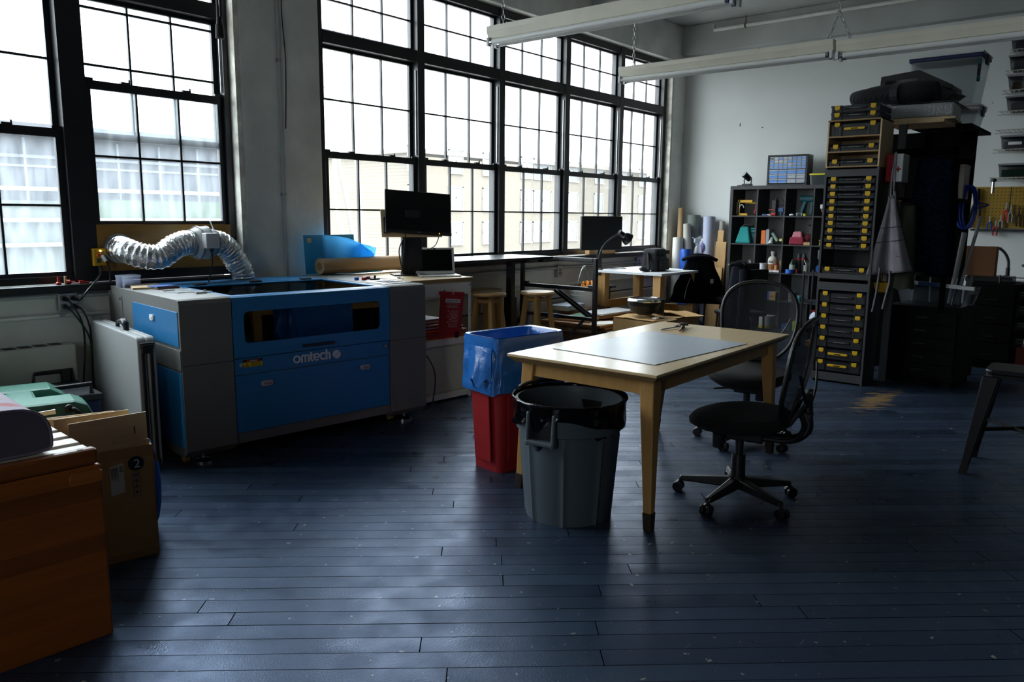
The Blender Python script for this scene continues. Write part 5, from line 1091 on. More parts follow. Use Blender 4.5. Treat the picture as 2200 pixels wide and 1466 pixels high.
part('jug', t, M('jug_white', '#c6c2b8', .45), lathe([(.001, 0), (.060, 0), (.062, .16), (.050, .185), (.022, .205), (.020, .235), (.001, .235)], 24), smooth=True); part('cap', t, M('cap_grey', '#b2b4b2', .5), cyl((0, 0, .225), (0, 0, .262), .030, n=18)); part('label_band', t, M('label_brown', '#8d5a2e', .5), lathe([(.0625, .03), (.0628, .10)], 24)); part('label_lettering', t, BLACK, *[box(-.064, -.061, -.03, .03, z, z+.008) for z in (.118, .135)])
t = thing('small_tub', 'small tan tub with a red lid standing on a white tub', 'tub', cell(1, 2, .265, .03))
part('tub', t, M('tan_tub', '#b28a5c', .5), cyl((0, 0, .034), (0, 0, .085), .027, n=18)); part('lid', t, M('coral_red', '#d2553f', .45), cyl((0, 0, .083), (0, 0, .095), .030, n=18))
t = thing('white_tub', 'low square white tub with a red rim under the small tan tub', 'tub', cell(1, 2, .270, .03)); part('tub', t, WHITEP, cb(0, 0, 0, .06, .085, .028), bevel=.005); part('lid', t, M('coral_red', '#d2553f'), cb(0, 0, .028, .063, .088, .006))
item('yellow_brush', 'yellow-handled brush upright at the right of the third-row second cube', 'brush', YEL, 1, 2, .305, cb(0, 0, 0, .02, .012, .15), dx=.05)
t = thing('glue_bottle', 'dark green bottle with a pale label in the third-row third cube', 'bottle', cell(2, 2, .09, .08)); part('bottle', t, M('dark_green_bottle', '#153b28', .35), lathe([(.001, 0), (.038, 0), (.038, .11), (.015, .15), (.012, .17), (.001, .17)], 18), smooth=True); part('label_band', t, M('pale_green_label', '#a8b8aa', .6), lathe([(.0385, .04), (.0385, .105)], 18))
for k, dy in enumerate((.14, .20)):
    t = thing('spray_can', ('left', 'right')[k]+' of two dark spray cans with red collars in the third-row third cube', 'can', cell(2, 2, dy, .16), group='spray cans in the cube shelf'); part('can', t, M('dark_can', '#22262b', .35), cyl((0, 0, 0), (0, 0, .19), .032, n=18)); part('collar', t, REDT, cyl((0, 0, .165), (0, 0, .18), .034, n=18)); part('cap', t, M('can_cap_grey', '#565b60', .4), cyl((0, 0, .185), (0, 0, .245), .025, .022, 16))
t = thing('tape_roll', 'thick blue tape roll lying flat in front of the green bottle', 'tape', cell(2, 2, .085, .02)); part('roll', t, M('painters_blue', '#1d58b8', .6), lathe([(.032, 0), (.052, 0), (.052, .048), (.032, .048), (.032, 0)], 26))
item('red_bottle', 'tiny red bottle between the blue tape and the spray cans', 'bottle', REDT, 2, 2, .165, cyl((0, 0, 0), (0, 0, .04), .011, n=12), cyl((0, 0, .04), (0, 0, .06), .004, n=8), dx=.03)
t = thing('brush_cup', 'grey cup holding a brush at the right of the third-row third cube', 'cup', cell(2, 2, .27, .07)); part('cup', t, M('grey_cup', '#8a8c86', .5), cyl((0, 0, 0), (0, 0, .105), .030, .033, 18)); part('brush_handle', t, WHITEP, bar((0, .0, .10), (0, .03, .17), .006))
t = thing('blue_tape_stack', 'blue tape roll on edge with a grey patch beside the tower', 'tape', cell(3, 2, .10, .05)); part('roll', t, M('painters_blue', '#1d58b8'), cyl((0, 0, .065), (.05, 0, .065), .065, n=24)); part('grey_patch', t, M('grey_patch', '#a2a4a6', .6), cb(-.003, -.03, .03, .004, .06, .055))
item('clear_jar', 'clear jar with a screw lid hanging in the third row beside the tower', 'jar', glassy('clear_plastic', (.9,.92,.94)), 3, 2, .10, cyl((0, 0, .19), (0, 0, .28), .035, n=16), cyl((0, 0, .28), (0, 0, .30), .038, n=16), dx=.02)
# lower rows, seen mostly through the mesh of the chair
t = thing('card_box', 'brown card box with a blue tape cross seen through the mesh chair back', 'box', cell(1, 3, .17, .05)); part('box', t, CARD, cb(0, 0, 0, .12, .235, .105)); part('tape', t, M('painters_blue', '#1d58b8'), cb(-.0, .0, -.0, .124, .07, .107)); part('ink_mark', t, BLACK, bar((-.063, .09, .06), (-.063, .045, .045), .004), bar((-.063, -.05, .045), (-.063, -.10, .06), .004))
tin('grey tin seen through the mesh of the chair, right of the taped box', 2, 3, .12, .045, .12, M('tin_grey', '#8c8c8a', .4), M('tin_dark', '#55524e', .5), (.02, .09))
tin('small teal tin seen through the mesh of the chair', 2, 3, .22, .035, .075, M('tin_teal', '#2b6a70', .4), M('tin_teal_dark', '#1c4a52', .5), (.01, .05))
tin('wide white tub with a yellow base seen through the lower mesh of the chair', 1, 4, .17, .10, .16, M('tub_white', '#b7b9b5', .5), M('tub_yellow', '#b8a830', .5), (.0, .04), name='compound_tub')
item('red_extinguisher_bottle', 'slim red bottle low in the left column of the cube shelf', 'bottle', M('bright_red_bottle', '#c03226', .4), 0, 4, .12, cyl((0, 0, 0), (0, 0, .15), .03, n=16), cyl((0, 0, .15), (0, 0, .19), .012, n=10))
item('blue_box_low', 'dark blue box on the shelf floor seen past the chair mesh', 'box', NAVB, 2, 4, .08, cb(0, 0, 0, .12, .10, .08))
item('lime_box_low', 'lime box beside the dark blue one at the foot of the cube shelf', 'box', M('lime', '#b6c91e'), 2, 4, .20, cb(0, 0, 0, .10, .07, .12))
# wire trolley in front of the shelf's right end
tr = thing('black_trolley', 'black wire trolley with supplies between the mesh chair and the tool tower', 'trolley', (8.9, 3.05, 0))
for x in (0, .3):
    for y in (-.30, .05): part('post', tr, BLACKM, cyl((x, y, 0), (x, y, .86), .012, n=8))
for z in (.22, .52, .84): part('shelf', tr, BLACKM, box(-.01, .31, -.31, .06, z-.012, z))
t = thing('spray_bottle', 'bright blue squeeze bottle with white nozzle on the black trolley', 'bottle', (8.98, 2.90, .522)); part('bottle', t, M('bright_blue_bottle', '#1c5bd0', .35), lathe([(.001, 0), (.045, 0), (.047, .12), (.03, .16), (.016, .185), (.001, .185)], 18), smooth=True); part('nozzle', t, WHITEP, cyl((0, 0, .18), (0, 0, .215), .012, n=10))
single('bagged_hardware', 'clear bag of white hardware on the black trolley under the blue bottle', 'bag', M('white_bagged_parts', '#b9c0d2', .5, bump=.6, bs=30), ball((0, 0, .10), .12, .8, 1.0, .8), loc=(9.03, 2.93, .222), smooth=True)
single('tan_card_tray', 'tan card tray at the bottom front of the black trolley', 'tray', CARD, cb(0, 0, 0, .20, .26, .06), loc=(9.05, 2.93, .0), rz=2)
single('red_pen_knife', 'red-handled knife lying on the bag of white hardware', 'knife', REDT, bar((0, .08, 0), (0, -.02, -.01), .018), bar((0, -.02, -.01), (0, -.09, -.03), .006), loc=(8.93, 2.92, .415))
single('silver_clips', 'pair of silver spring clips on top of the black trolley', 'clips', CHROME, *[tube([(0, y+.03*math.cos(a), .03+.03*math.sin(a)) for a in [i*.5 for i in range(8)]], .008, 6) for y in (-.04, .05)], loc=(8.95, 2.86, .842), kind=None)
single('green_bag', 'dark green bag hanging between the trolley and the tool tower', 'bag', M('dark_green_cloth', '#2a5a45', .8), taper(0, 0, 0, .10, .16, .24, .06, .04), loc=(9.1, 2.70, .50), bevel=.015)
single('orange_pad', 'orange pad on the shelf beside the trolley near the tower', 'pad', M('dull_orange', '#b5602a', .6), cb(0, 0, 0, .1, .14, .04), loc=(9.1, 2.70, .44))
# on top of the shelf
t = thing('clip_lamp', 'small black clamp lamp on top of the cube shelf', 'lamp', (9.85, 4.24, KH))
part('base', t, BLACK, cb(0, 0, 0, .07, .12, .03), bevel=.006); part('yoke', t, BLACK, tube([(-.0, .04, .03), (0, .045, .08), (0, .03, .10)], .008, 6), tube([(0, -.05, .03), (0, -.055, .09), (0, -.03, .10)], .008, 6)); part('head', t, BLACK, cyl((.03, -.02, .085), (-.04, .03, .15), .034, .042, 18), smooth=True); part('lens', t, M('lamp_lens', '#9ea3a6', .2), cyl((-.04, .03, .15), (-.044, .033, .154), .036, n=18)); part('clamp', t, BLACK, bar((0, .06, .012), (0, .13, .006), .03, .012))
sc_ = thing('drawer_organizer', 'black small-parts cabinet with many clear blue-labelled drawers on the cube shelf', 'organizer', (9.80, 3.965, KH), 2)
part('case', sc_, M('organizer_black', '#222327', .5), box(0, .2, -.50, 0, .0, .02), box(0, .2, -.50, 0, .355, .375), box(0, .2, -.022, 0, .02, .355), box(0, .2, -.50, -.478, .02, .355), box(.19, .2, -.5, 0, 0, .375), bevel=.002)
DB = M('drawer_blue_contents', '#5b9bea', .45); DC = M('drawer_grey_contents', '#b4bac2', .4); DW = M('drawer_white_contents', '#cfcdc4', .5); DD = M('drawer_dark_contents', '#4a5260', .5)
kinds = ['D W B G G B B B', 'B W W G B B B B', 'B B B B G B B B', 'B B B B B B B B']
dm = {'B': DB, 'G': DC, 'W': DW, 'D': DD}
RIM = M('drawer_clear_rim', '#b9c1cf', .25)
for r, row in enumerate(kinds):
    for c, k in enumerate(row.split()):
        y1 = -.026-.0565*c; z1 = .350-.038*r; d = part('drawer', sc_, RIM, box(.004, .15, y1-.052, y1, z1-.034, z1-.028), box(.002, .006, y1-.052, y1, z1-.010, z1), box(.004, .15, y1-.052, y1-.049, z1-.034, z1), box(.004, .15, y1-.003, y1, z1-.034, z1))
        part('contents', d, dm[k], box(.006, .14, y1-.048, y1-.004, z1-.031, z1-.010))
for r, row in enumerate(('B B B B', 'B B G G', 'B B G G')):
    for c, k in enumerate(row.split()):
        y1 = -.026-.113*c; z1 = .193-.056*r; d = part('drawer', sc_, RIM, box(.004, .15, y1-.108, y1, z1-.05, z1-.044), box(.002, .006, y1-.108, y1, z1-.014, z1), box(.004, .15, y1-.108, y1-.105, z1-.05, z1), box(.004, .15, y1-.003, y1, z1-.05, z1))
        part('contents', d, dm[k], box(.006, .14, y1-.102, y1-.006, z1-.046, z1-.016))
t = thing('storage_tub', 'clear tub with a bright yellow lid on the cube shelf beside the tower', 'tub', (9.88, 3.32, KH)); part('tub', t, glassy('clear_plastic', (.9,.92,.94)), taper(0, 0, 0, .13, .19, .115, .15, .21)); part('lid', t, M('lemon_yellow', '#d8cd2e', .4), cb(0, 0, .115, .16, .225, .022), bevel=.006)
single('shelf_mark', 'row of faint white scratches along the top edge of the cube shelf', 'mark', M('scratch_grey', '#55575b', .6), *[box(-.001, .0, -y-.03, -y, -.013, -.008) for y in (.14, .16, .49, .52, .86, .90)], loc=(KX, KY, KH-.012))

# ================================================================ tool tower: racks of organizer cases
RACK = M('rack_charcoal', '#3c3d3f', .5); RX = 7.10
def rack(label, z0, z1, top, bot):
    t = thing('case_rack', label, 'rack', (RX, 2.13, z0)); h = z1-z0
    part('side_panel', t, RACK, box(0, .36, .205, .222, 0, h)); part('side_panel', t, RACK, box(0, .36, -.222, -.205, 0, h))
    part('top_panel', t, RACK, box(0, .36, -.205, .205, h-.015, h), box(0, .012, -.205, .205, h-top, h)); part('bottom_panel', t, RACK, box(0, .36, -.205, .205, 0, .015), box(0, .012, -.205, .205, 0, bot)); part('back_panel', t, RACK, box(.35, .36, -.205, .205, 0, h))
    return t
rack('lower charcoal rack of the tool tower holding seven deep cases', 0, .910, .085, .085)
rack('upper charcoal rack of the tool tower holding ten flat cases', .911, 1.885, .075, .06)
pu = thing('plywood_case_unit', 'open plywood box unit of three bays on top of the tool tower', 'unit', (RX, 2.13, 1.886))
part('side_panel', pu, PLY, box(-.01, .36, .207, .219, 0, .40)); part('side_panel', pu, PLY, box(-.01, .36, -.219, -.207, 0, .40))
part('shelf_board', pu, PLYEDGE, box(-.01, .36, -.207, .207, 0, .012)); part('shelf_board', pu, PLYEDGE, box(-.01, .36, -.207, .207, .125, .137)); part('shelf_board', pu, PLYEDGE, box(-.01, .36, -.207, .207, .252, .264)); part('top_panel', pu, PLYEDGE, box(-.01, .36, -.219, .219, .388, .40)); part('back_panel', pu, PLY, box(.35, .36, -.207, .207, .012, .388))
CASE = M('case_black', '#1a1b1e', .45); LID = glassy('smoky_lid', (.62, .66, .72), haze=.25, hcol=(.5,.53,.6), gloss=.12); LATCH = M('latch_yellow', '#d8ac12', .4)
def case(label, loc, h, handle=False, z_lab=True):
    t = thing('organizer_case', label, 'case', loc, group='yellow-latched organizer cases of the tool tower')
    w = .198
    part('body', t, CASE, box(.006, .33, -w, w, 0, h-.014), box(0, .02, .105, w-.004, 0, h-.018), box(0, .02, -w+.004, -.105, 0, h-.018), box(-.002, .004, .165, .185, .006, h-.03), box(-.002, .004, -.185, -.165, .006, h-.03), box(-.002, .004, -.125, -.108, .006, h-.03), box(-.002, .004, .108, .125, .006, h-.03), bevel=.002)
    part('lid', t, LID, box(-.004, .33, -w-.002, w+.002, h-.014, h-.003), box(-.006, .02, .11, w+.002, h-.018, h), box(-.006, .02, -w-.002, -.11, h-.018, h), bevel=.002)
    for s in (1, -1): part('latch', t, LATCH, box(-.012, -.002, s*.145-.022, s*.145+.022, h-.034, h-.002), box(-.009, -.001, s*.145-.016, s*.145+.016, h-.040, h-.03), bevel=.003)
    if handle:
        hd = part('handle', t, LATCH, prism(rrect(-.085, .085, h*.42, h*.42+.021, .010), -.018, -.006, 'x'), bevel=.003)
        part('grip_inlay', hd, BLACK, box(-.0195, -.017, -.028, .028, h*.42+.006, h*.42+.015))
    else: 
        hd = part('handle', t, CASE, box(-.010, .01, -.092, .092, h*.40, h*.40+.018), bevel=.005)
        part('front_label', hd, M('worn_grey_label', '#6f7276', .5), box(-.0115, -.009, -.05, .045, h*.40+.006, h*.40+.011))
    return t
CB = case('upper of two flat cases stacked on top of the plywood unit', (RX-.02, 2.13, 2.346), .058)
zs_u = [1.752, 1.688, 1.625, 1.561, 1.498, 1.434, 1.373, 1.310, 1.245]
CB2 = dup(CB, (RX-.02, 2.13, 2.287), label='lower of two flat cases stacked on top of the plywood unit')
ordn = ['first', 'second', 'third', 'fourth', 'fifth', 'sixth', 'seventh', 'eighth', 'ninth', 'tenth']
for i, z in enumerate(zs_u): dup(CB, (RX+.012, 2.13+.0, z), label='%s flat case from the top in the upper rack' % ordn[i])
dup(CB, (RX+.012, 2.13, .972), label='flat case on the floor of the upper rack, below the gap')
dup(CB, (RX+.012, 2.13, 1.181), label='tenth flat case from the top in the upper rack, above the gap')
dup(CB, (RX+.005, 2.13, 1.899), label='flat case in the bottom bay of the plywood unit, with a bright label')
dup(CB, (RX+.005, 2.13, 2.024), label='flat case in the middle bay of the plywood unit')
case('deep case with a yellow handle in the top bay of the plywood unit', (RX+.005, 2.13, 2.151), .115, True)
DCS = case('first deep case from the top in the lower rack', (RX+.012, 2.13, .715), .098)
for i in range(1, 5): dup(DCS, (RX+.012, 2.13, .715-.1005*i), label='%s deep case from the top in the lower rack' % ordn[i])
YC = case('sixth deep case in the lower rack, upper of the two with yellow handles', (RX+.008, 2.13, .205), .098, True)
dup(YC, (RX+.008, 2.13, .100), label='bottom case of the lower rack, lower of the two with yellow handles')
# ---- tall storage rack beside the tower
BCHM = M('black_backing', '#030303', .95, spec=.1)
sr = thing('storage_rack', 'dark storage rack with a grey upright and pale shelf edges right of the tool tower', 'rack', (7.46, 1.90, 0))
UPR = M('grey_upright', '#5a5b5d', .6)
part('upright', sr, UPR, box(0, .04, -.09, -.03, 0, 2.30), label='bare grey metal upright')
for x, y in ((.02, -.48), (.74, -.06), (.74, -.48), (1.40, -.30)): part('upright', sr, BCHM, box(x-.02, x+.02, y-.02, y+.02, 0, 2.24))
part('shelf', sr, PLY, box(-.03, .45, -.38, .08, 2.255, 2.28), label='pale plywood top shelf'); part('shelf', sr, BCHM, box(.46, 1.42, -.50, -.02, 2.255, 2.28)); part('shelf', sr, BCHM, box(0, .76, -.50, -.03, 1.60, 1.63)); part('shelf', sr, BCHM, box(0, .76, -.50, -.03, 1.98, 2.05))
part('shelf_end', sr, PLY, box(-.005, .01, -.03, .0, .9, 1.86)); part('shelf_end', sr, PLYEDGE, box(-.005, .01, -.10, -.03, 1.60, 1.615)); 
part('back_panel', sr, BCHM, box(.76, .78, -.50, .29, 0, 2.25))
t = thing('wall_speaker_box', 'small dark square box with a round orange-ringed face behind the apron strap', 'speaker', (7.44, 1.83, 1.636)); part('box', t, BLACK, box(0, .08, -.05, .05, 0, .10)); part('face_ring', t, M('dull_orange_ring', '#7a4526', .6), tube([(-.003, .036*math.cos(a*.5236), .05+.036*math.sin(a*.5236)) for a in range(12)], .004, 5, closed=True))
fa = thing('first_aid_box', 'red and white first-aid box strapped to the grey upright', 'box', (7.24, 1.845, 1.76)); part('red_half', fa, M('first_aid_red', '#c3202c', .4), box(0, .20, -.005, .05, 0, .235), bevel=.008); part('white_half', fa, WHITEP, box(.0, .20, -.085, -.007, .0, .235), bevel=.008); part('cross', fa, REDT, cb(-.002, -.05, .10, .003, .045, .012), cb(-.002, -.05, .085, .003, .012, .045)); part('clip', fa, BLACK, cb(.05, .0, .235, .06, .05, .012))
# moving blanket bundle, wrapped parcel, black moulded piece on top
QUILT = bpy.data.materials.new('quilted_black_blanket'); QUILT.use_nodes = True; nt = QUILT.node_tree; b = nt.nodes['Principled BSDF']; b.inputs['Base Color'].default_value = (.010, .011, .014, 1); b.inputs['Roughness'].default_value = .9
tc = nt.nodes.new('ShaderNodeTexCoord'); wv = nt.nodes.new('ShaderNodeTexWave'); wv.inputs['Scale'].default_value = 14; wv.inputs['Distortion'].default_value = 4; wv.bands_direction = 'DIAGONAL'; bp = nt.nodes.new('ShaderNodeBump'); bp.inputs['Strength'].default_value = .25; bp.inputs['Distance'].default_value = .01
nt.links.new(tc.outputs['Object'], wv.inputs[0]); nt.links.new(wv.outputs[0], bp.inputs['Height']); nt.links.new(bp.outputs[0], b.inputs['Normal'])
mb = thing('blanket_bundle', 'black quilted moving blanket bundle strapped on top of the tool tower', 'bundle', (7.66, 2.04, 2.435))
def bund(u, v):
    a = 2*math.pi*u; e = 1-.30*abs(2*v-1)**4; r = .085*e*(1+.10*noise(u*5, v*6, 4))
    return (math.cos(a)*.20*e, .28-.68*v, .085+math.sin(a)*r*(1.0+.30*v)+.02*v)
part('blanket', mb, QUILT, surf(bund, 28, 24, True), ([bund(k/28, 0) for k in range(28)], [tuple(range(28))]), ([bund(k/28, 1) for k in range(28)], [tuple(range(28))]), smooth=True)
part('strap', mb, M('charcoal_strap', '#33353a', .7), ring([(math.cos(2*math.pi*k/24)*.222, .088+math.sin(2*math.pi*k/24)*.108) for k in range(24)], [(math.cos(2*math.pi*k/24)*.214, .088+math.sin(2*math.pi*k/24)*.10) for k in range(24)], -.13, -.07, 'y'))
pw = thing('wrapped_parcel', 'flat board parcel in crinkled bubble wrap overhanging right of the blanket bundle', 'parcel', (7.47, 1.76, 2.303), 4)
BUB = M('bubble_wrap', '#9a9c9e', .25, bump=1.0, bs=55, spec=.7)
part('wrap', pw, BUB, surf(lambda u, v: (-.02+.45*v, .22-.52*u, .125+.02*noise(u*6, v*6, 8)), 16, 12), box(-.02, .43, -.30, .22, .0, .115), bevel=.02)
part('board', pw, PLY, box(-.03, .44, -.31, .23, -.022, -.002))
mp_ = thing('black_moulding', 'black moulded plastic shell standing upside-down behind the blanket bundle', 'shell', (8.05, 1.88, 2.40))
part('top_plate', mp_, BLACK, prism([(.30, .30), (.30, .345), (-.02, .375), (-.30, .22), (-.30, .165), (-.02, .31)], -.12, .28, 'x'), bevel=.004)
part('side_leg', mp_, BLACK, prism([(-.08, .02), (-.14, .02), (-.34, .165), (-.02, .30), (-.02, .20)], -.12, -.08, 'x'), prism([(-.08, .02), (-.14, .02), (-.34, .165), (-.02, .30), (-.02, .20)], .24, .28, 'x'))
part('tab', mp_, BLACK, prism([(-.25, .04), (-.42, .02), (-.25, .14)], -.05, .12, 'x')); part('rim', mp_, BLACK, box(-.12, .28, .26, .30, .20, .31))
# hung apron
ap = thing('apron', 'grey denim apron hanging by its strap from the grey upright', 'apron', (7.14, 1.80, 1.02))
DEN = M('grey_denim', '#77747a', .9, bump=.35, bs=260, var=.12, vs=9)
def apf(u, v):
    w = .022+.155*v**1.1; x = (u-.5)*2*w
    return (-.01-.035*math.sin(u*9.4+1)*v+.01*math.sin(u*20)*v, -x-.0*v-.03*v, .62*(1-v)-.05*v*(1-u))
part('body', ap, DEN, surf(apf, 24, 24), solid=.004, smooth=True)
part('seam', ap, M('dark_seam', '#3d3b40', .9), tube([tuple(Vector(apf(u/12, .40))+Vector((-.005, 0, 0))) for u in range(13)], .0025, 5), tube([tuple(Vector(apf(u/12, .58))+Vector((-.005, 0, 0))) for u in range(13)], .0025, 5))
part('neck_strap', ap, DEN, tube(smooth_path([(0, .012, .61), (.0, .012, .80), (.02, .0, .98)]), .007, 6), tube(smooth_path([(0, -.016, .61), (0, -.02, .66), (.0, -.035, .52)]), .008, 6), tube(smooth_path([(0, -.012, .61), (.0, -.008, .80), (.02, -.0, .98)]), .007, 6))
part('ring', ap, CHROME, tube([(0-.012, .013*math.cos(a*.628), .615+.013*math.sin(a*.628)) for a in range(10)], .004, 6, closed=True))
part('waist_tie', ap, DEN, tube(smooth_path([(-.02, .045, .02), (-.02, .052, -.12), (-.02, .06, -.22), (-.03, .075, -.36)]), .008, 6), tube(smooth_path([(-.02, -.035, .0), (-.02, -.04, -.10), (-.02, -.02, -.22), (-.03, -.005, -.33)]), .008, 6))
part('stitched_mark', ap, M('faded_red', '#8a3a38', .8), cb(-.033, -.09, .12, .003, .03, .006))
def hang(name, label, m, loc, w0, w1, h, seed, d=.05):
    t = thing(name, label, 'clothing', loc)
    part('cloth', t, m, surf(lambda u, v: (math.cos(6.283*u)*d*(.6+v)*(1+.3*noise(u*6, v*2, seed)), math.sin(6.283*u)*(w0+(w1-w0)*v)*.5*(1+.1*noise(u*5, v*3, seed+2)), h*(1-v)+.02*noise(u*9, 0, seed)), 30, 14, True), smooth=True); return t
hang('hung_garment', 'olive garment hanging just behind the apron, its cuff below the hem', M('olive_cloth', '#3c3d30', .9, bump=.3, bs=60), (7.28, 1.69, .86), .10, .18, .70, 3)
PLAID = M('dark_blue_flannel', '#0a1322', .95, var=.9, vs=26, st=(1, 1, 3), spec=.06)
hang('hung_shirt', 'dark blue patterned flannel shirt hanging in the rack right of the apron', PLAID, (7.42, 1.55, 1.0), .28, .38, .95, 5, .07)
hang('hung_coat', 'black coat hanging in the rack behind the flannel shirt', CLOTH, (7.80, 1.58, .95), .28, .36, 1.0, 8, .08)
single('yellow_bin', 'small yellow parts bin peeking out under the apron hem', 'bin', YEL, taper(0, 0, 0, .10, .08, .085, .13, .14), loc=(7.30, 1.86, .82), rz=10)
t = thing('gas_torch', 'brass and black torch head clipped to the rack near the pale box', 'torch', (7.50, 1.46, 1.74)); part('valve', t, CHROME, cyl((0, 0, 0), (0, 0, .10), .014, n=12), cyl((0, -.03, .12), (0, .03, .12), .012, n=10)); part('nozzle', t, M('brass', '#a08040', .35, .9), cyl((0, 0, -.04), (0, 0, .0), .018, n=12))
single('white_panel_box', 'pale box standing on the rack shelf behind the torch', 'box', M('cream_panel', '#b5aa9e', .6), cb(0, 0, 0, .28, .22, .30), loc=(8.06, 1.53, 1.632))
t = thing('extension_cable', 'coiled bright blue cable hanging at the end of the rack', 'cord', (8.00, 1.365, 1.36)); part('coil', t, M('blue_cable', '#1a3a9a', .5), *[tube([((k % 3)*.012, .055*math.sin(a)*(1+.05*k)+.006*k, .20+.19*math.cos(a)) for a in [i*.4488 for i in range(14)]], .007, 6, closed=True) for k in range(9)], smooth=True); part('wrap', t, M('blue_cable', '#1a3a9a'), tube(smooth_path([(0, -.05, .24), (0, -.14, .22), (0, -.06, .19)]), .007, 6))
# upper right plastic bins on the rack
CLR = glassy('cloudy_bin_plastic', (.80, .83, .85), haze=.55, hcol=(.62,.65,.66), gloss=.08)
def bigbin(label, loc, w, d, h, lidc, rz=0):
    t = thing('storage_bin', label, 'bin', loc, rz); part('tub', t, CLR, taper(0, 0, 0, d*.86, w*.86, h-.05, d, w), bevel=.02)
    part('lid', t, M('lid_'+lidc[1:], lidc, .4), cb(0, 0, h-.05, d+.02, w+.02, .035), bevel=.012); part('lid_rim', t, WHITEP, cb(0, 0, h-.015, d+.03, w+.03, .02), bevel=.008)
    for s in (-1, 1): part('latch', t, BLACK, cb(0, s*(w/2+.008), h-.10, .10, .02, .09), bevel=.006)
    return t
bigbin('large cloudy bin with a dark blue lid, topmost at the end of the rack', (8.55, 1.745, 2.50), .60, .42, .46, '#232c52')
bigbin('smaller cloudy bin of long tools under the dark blue lidded bin', (8.55, 1.66, 2.283), .44, .34, .215, '#b9bab2')
t = thing('teal_clip_row', 'row of dark and teal wheels hanging off the corner of the large cloudy bin', 'wheels', (8.34, 1.47, 2.72)); part('wheel', t, M('teal_wheel', '#0f5a66', .5), *[cyl((0, 0, z), (0, -.02, z), .03, n=14) for z in (.0, .14)]); part('wheel', t, BLACK, *[cyl((0, 0, z), (0, -.02, z), .03, n=14) for z in (.05, .095)])
# black drawer chests below
BCH = M('satin_black_chest', '#030304', .7, spec=.12)
def chest(label, loc, w, d, h, n):
    t = thing('tool_cabinet', label, 'cabinet', loc, -4); part('carcass', t, BCH, box(0, d, -w, 0, .06, h), bevel=.006); part('plinth', t, BCH, box(.03, d, -w+.03, -.03, 0, .06))
    for k in range(n):
        z0 = .09+(h-.12)*k/n; dr = part('drawer', t, BCH, box(-.012, .0, -w+.02, -.02, z0, z0+(h-.12)/n-.012), bevel=.003); part('pull', dr, M('dull_pull', '#1a1a1b', .5, .5), box(-.022, -.012, -w*.5-.05, -w*.5+.05, z0+.05, z0+.06))
    return t
chest('black drawer cabinet standing under the hung clothes right of the tower', (7.50, 1.86, 0), .60, .55, .70, 5)
chest('second black drawer cabinet nearer the back wall with the carton panel above', (8.80, 1.44, 0), .42, .5, .84, 4)
bt = thing('open_storage_bin', 'cloudy open storage bin full of rods on the black drawer cabinet', 'bin', (7.72, 1.50, .702), -6)
part('tub', bt, glassy('dim_bin_plastic', (.55, .58, .62), haze=.16, hcol=(.3,.32,.34), gloss=.06), taper(0, 0, 0, .34, .50, .17, .40, .58), bevel=.02); part('lid_rail', bt, WHITEP, bar((-.20, .30, .205), (-.20, -.34, .175), .03)); part('blue_rail', bt, M('blue_tape_wrap', '#22406e'), bar((-.202, .10, .196), (-.202, -.08, .188), .033))
RODW = M('pale_rod', '#a9aaa8', .5)
for k, (x, y, tx, ty, h, r, lab) in enumerate(((0, .20, .0, .0, .36, .008, 'short pale rod standing at the left of the open storage bin'), (0, .06, 0, .03, .60, .007, 'thin long pale rod standing second in the open storage bin'), (0, -.10, 0, -.06, .62, .022, 'wide grey channel standing in the open storage bin'), (.02, -.14, 0, -.13, .76, .014, 'tallest pale rod leaning right in the open storage bin'))):
    single('standing_rod', lab, 'rod', RODW, cyl((x, y, 0), (x+tx, y+ty, h), r, n=10), loc=(7.72, 1.50, .72))
single('tool_handles', 'cluster of metal tool handles sticking out of the open storage bin', 'tools', STEEL, *[cyl((rnd.uniform(-.08, .08), -.13-.012*k, 0), (rnd.uniform(-.08, .08), -.15-.012*k, .22+rnd.uniform(0, .05)), .006, n=7) for k in range(10)], loc=(7.72, 1.50, .715), kind='stuff')
single('carton_panel', 'flat brown carton standing on the rear black cabinet', 'carton', M('dim_card', '#7a4f30', .85), box(0, .12, -.36, 0, 0, .29), loc=(8.95, 1.62, .90), rz=-2)
single('black_pad', 'black folded pad under the flat brown carton', 'pad', BLACK, cb(0, 0, 0, .3, .40, .055), loc=(9.05, 1.30, .842), bevel=.01)
hd_ = thing('hand_truck', 'black folded hand truck leaning on the back wall beside the carton', 'trolley', (9.55, 1.30, 0))
part('frame', hd_, BLACKM, tube(smooth_path([(0, .14, 1.16), (0, .02, 1.155), (0, -.06, 1.06), (0, -.075, .9), (0, -.06, .4), (0, -.03, .05)]), .014, 8), tube([(0, .14, 1.16), (0, .16, .9), (0, .17, .05)], .012, 8), smooth=True); part('joint', hd_, BLACK, cyl((0, -.075, .86), (0, -.073, .96), .02, n=10)); part('toe_plate', hd_, BLACKM, box(-.2, .02, -.1, .2, .0, .015)); 
part('wheel', hd_, RUBBER, *[cyl((.06, y, .09), (.06, y+.04, .09), .09, n=18) for y in (-.12, .18)])
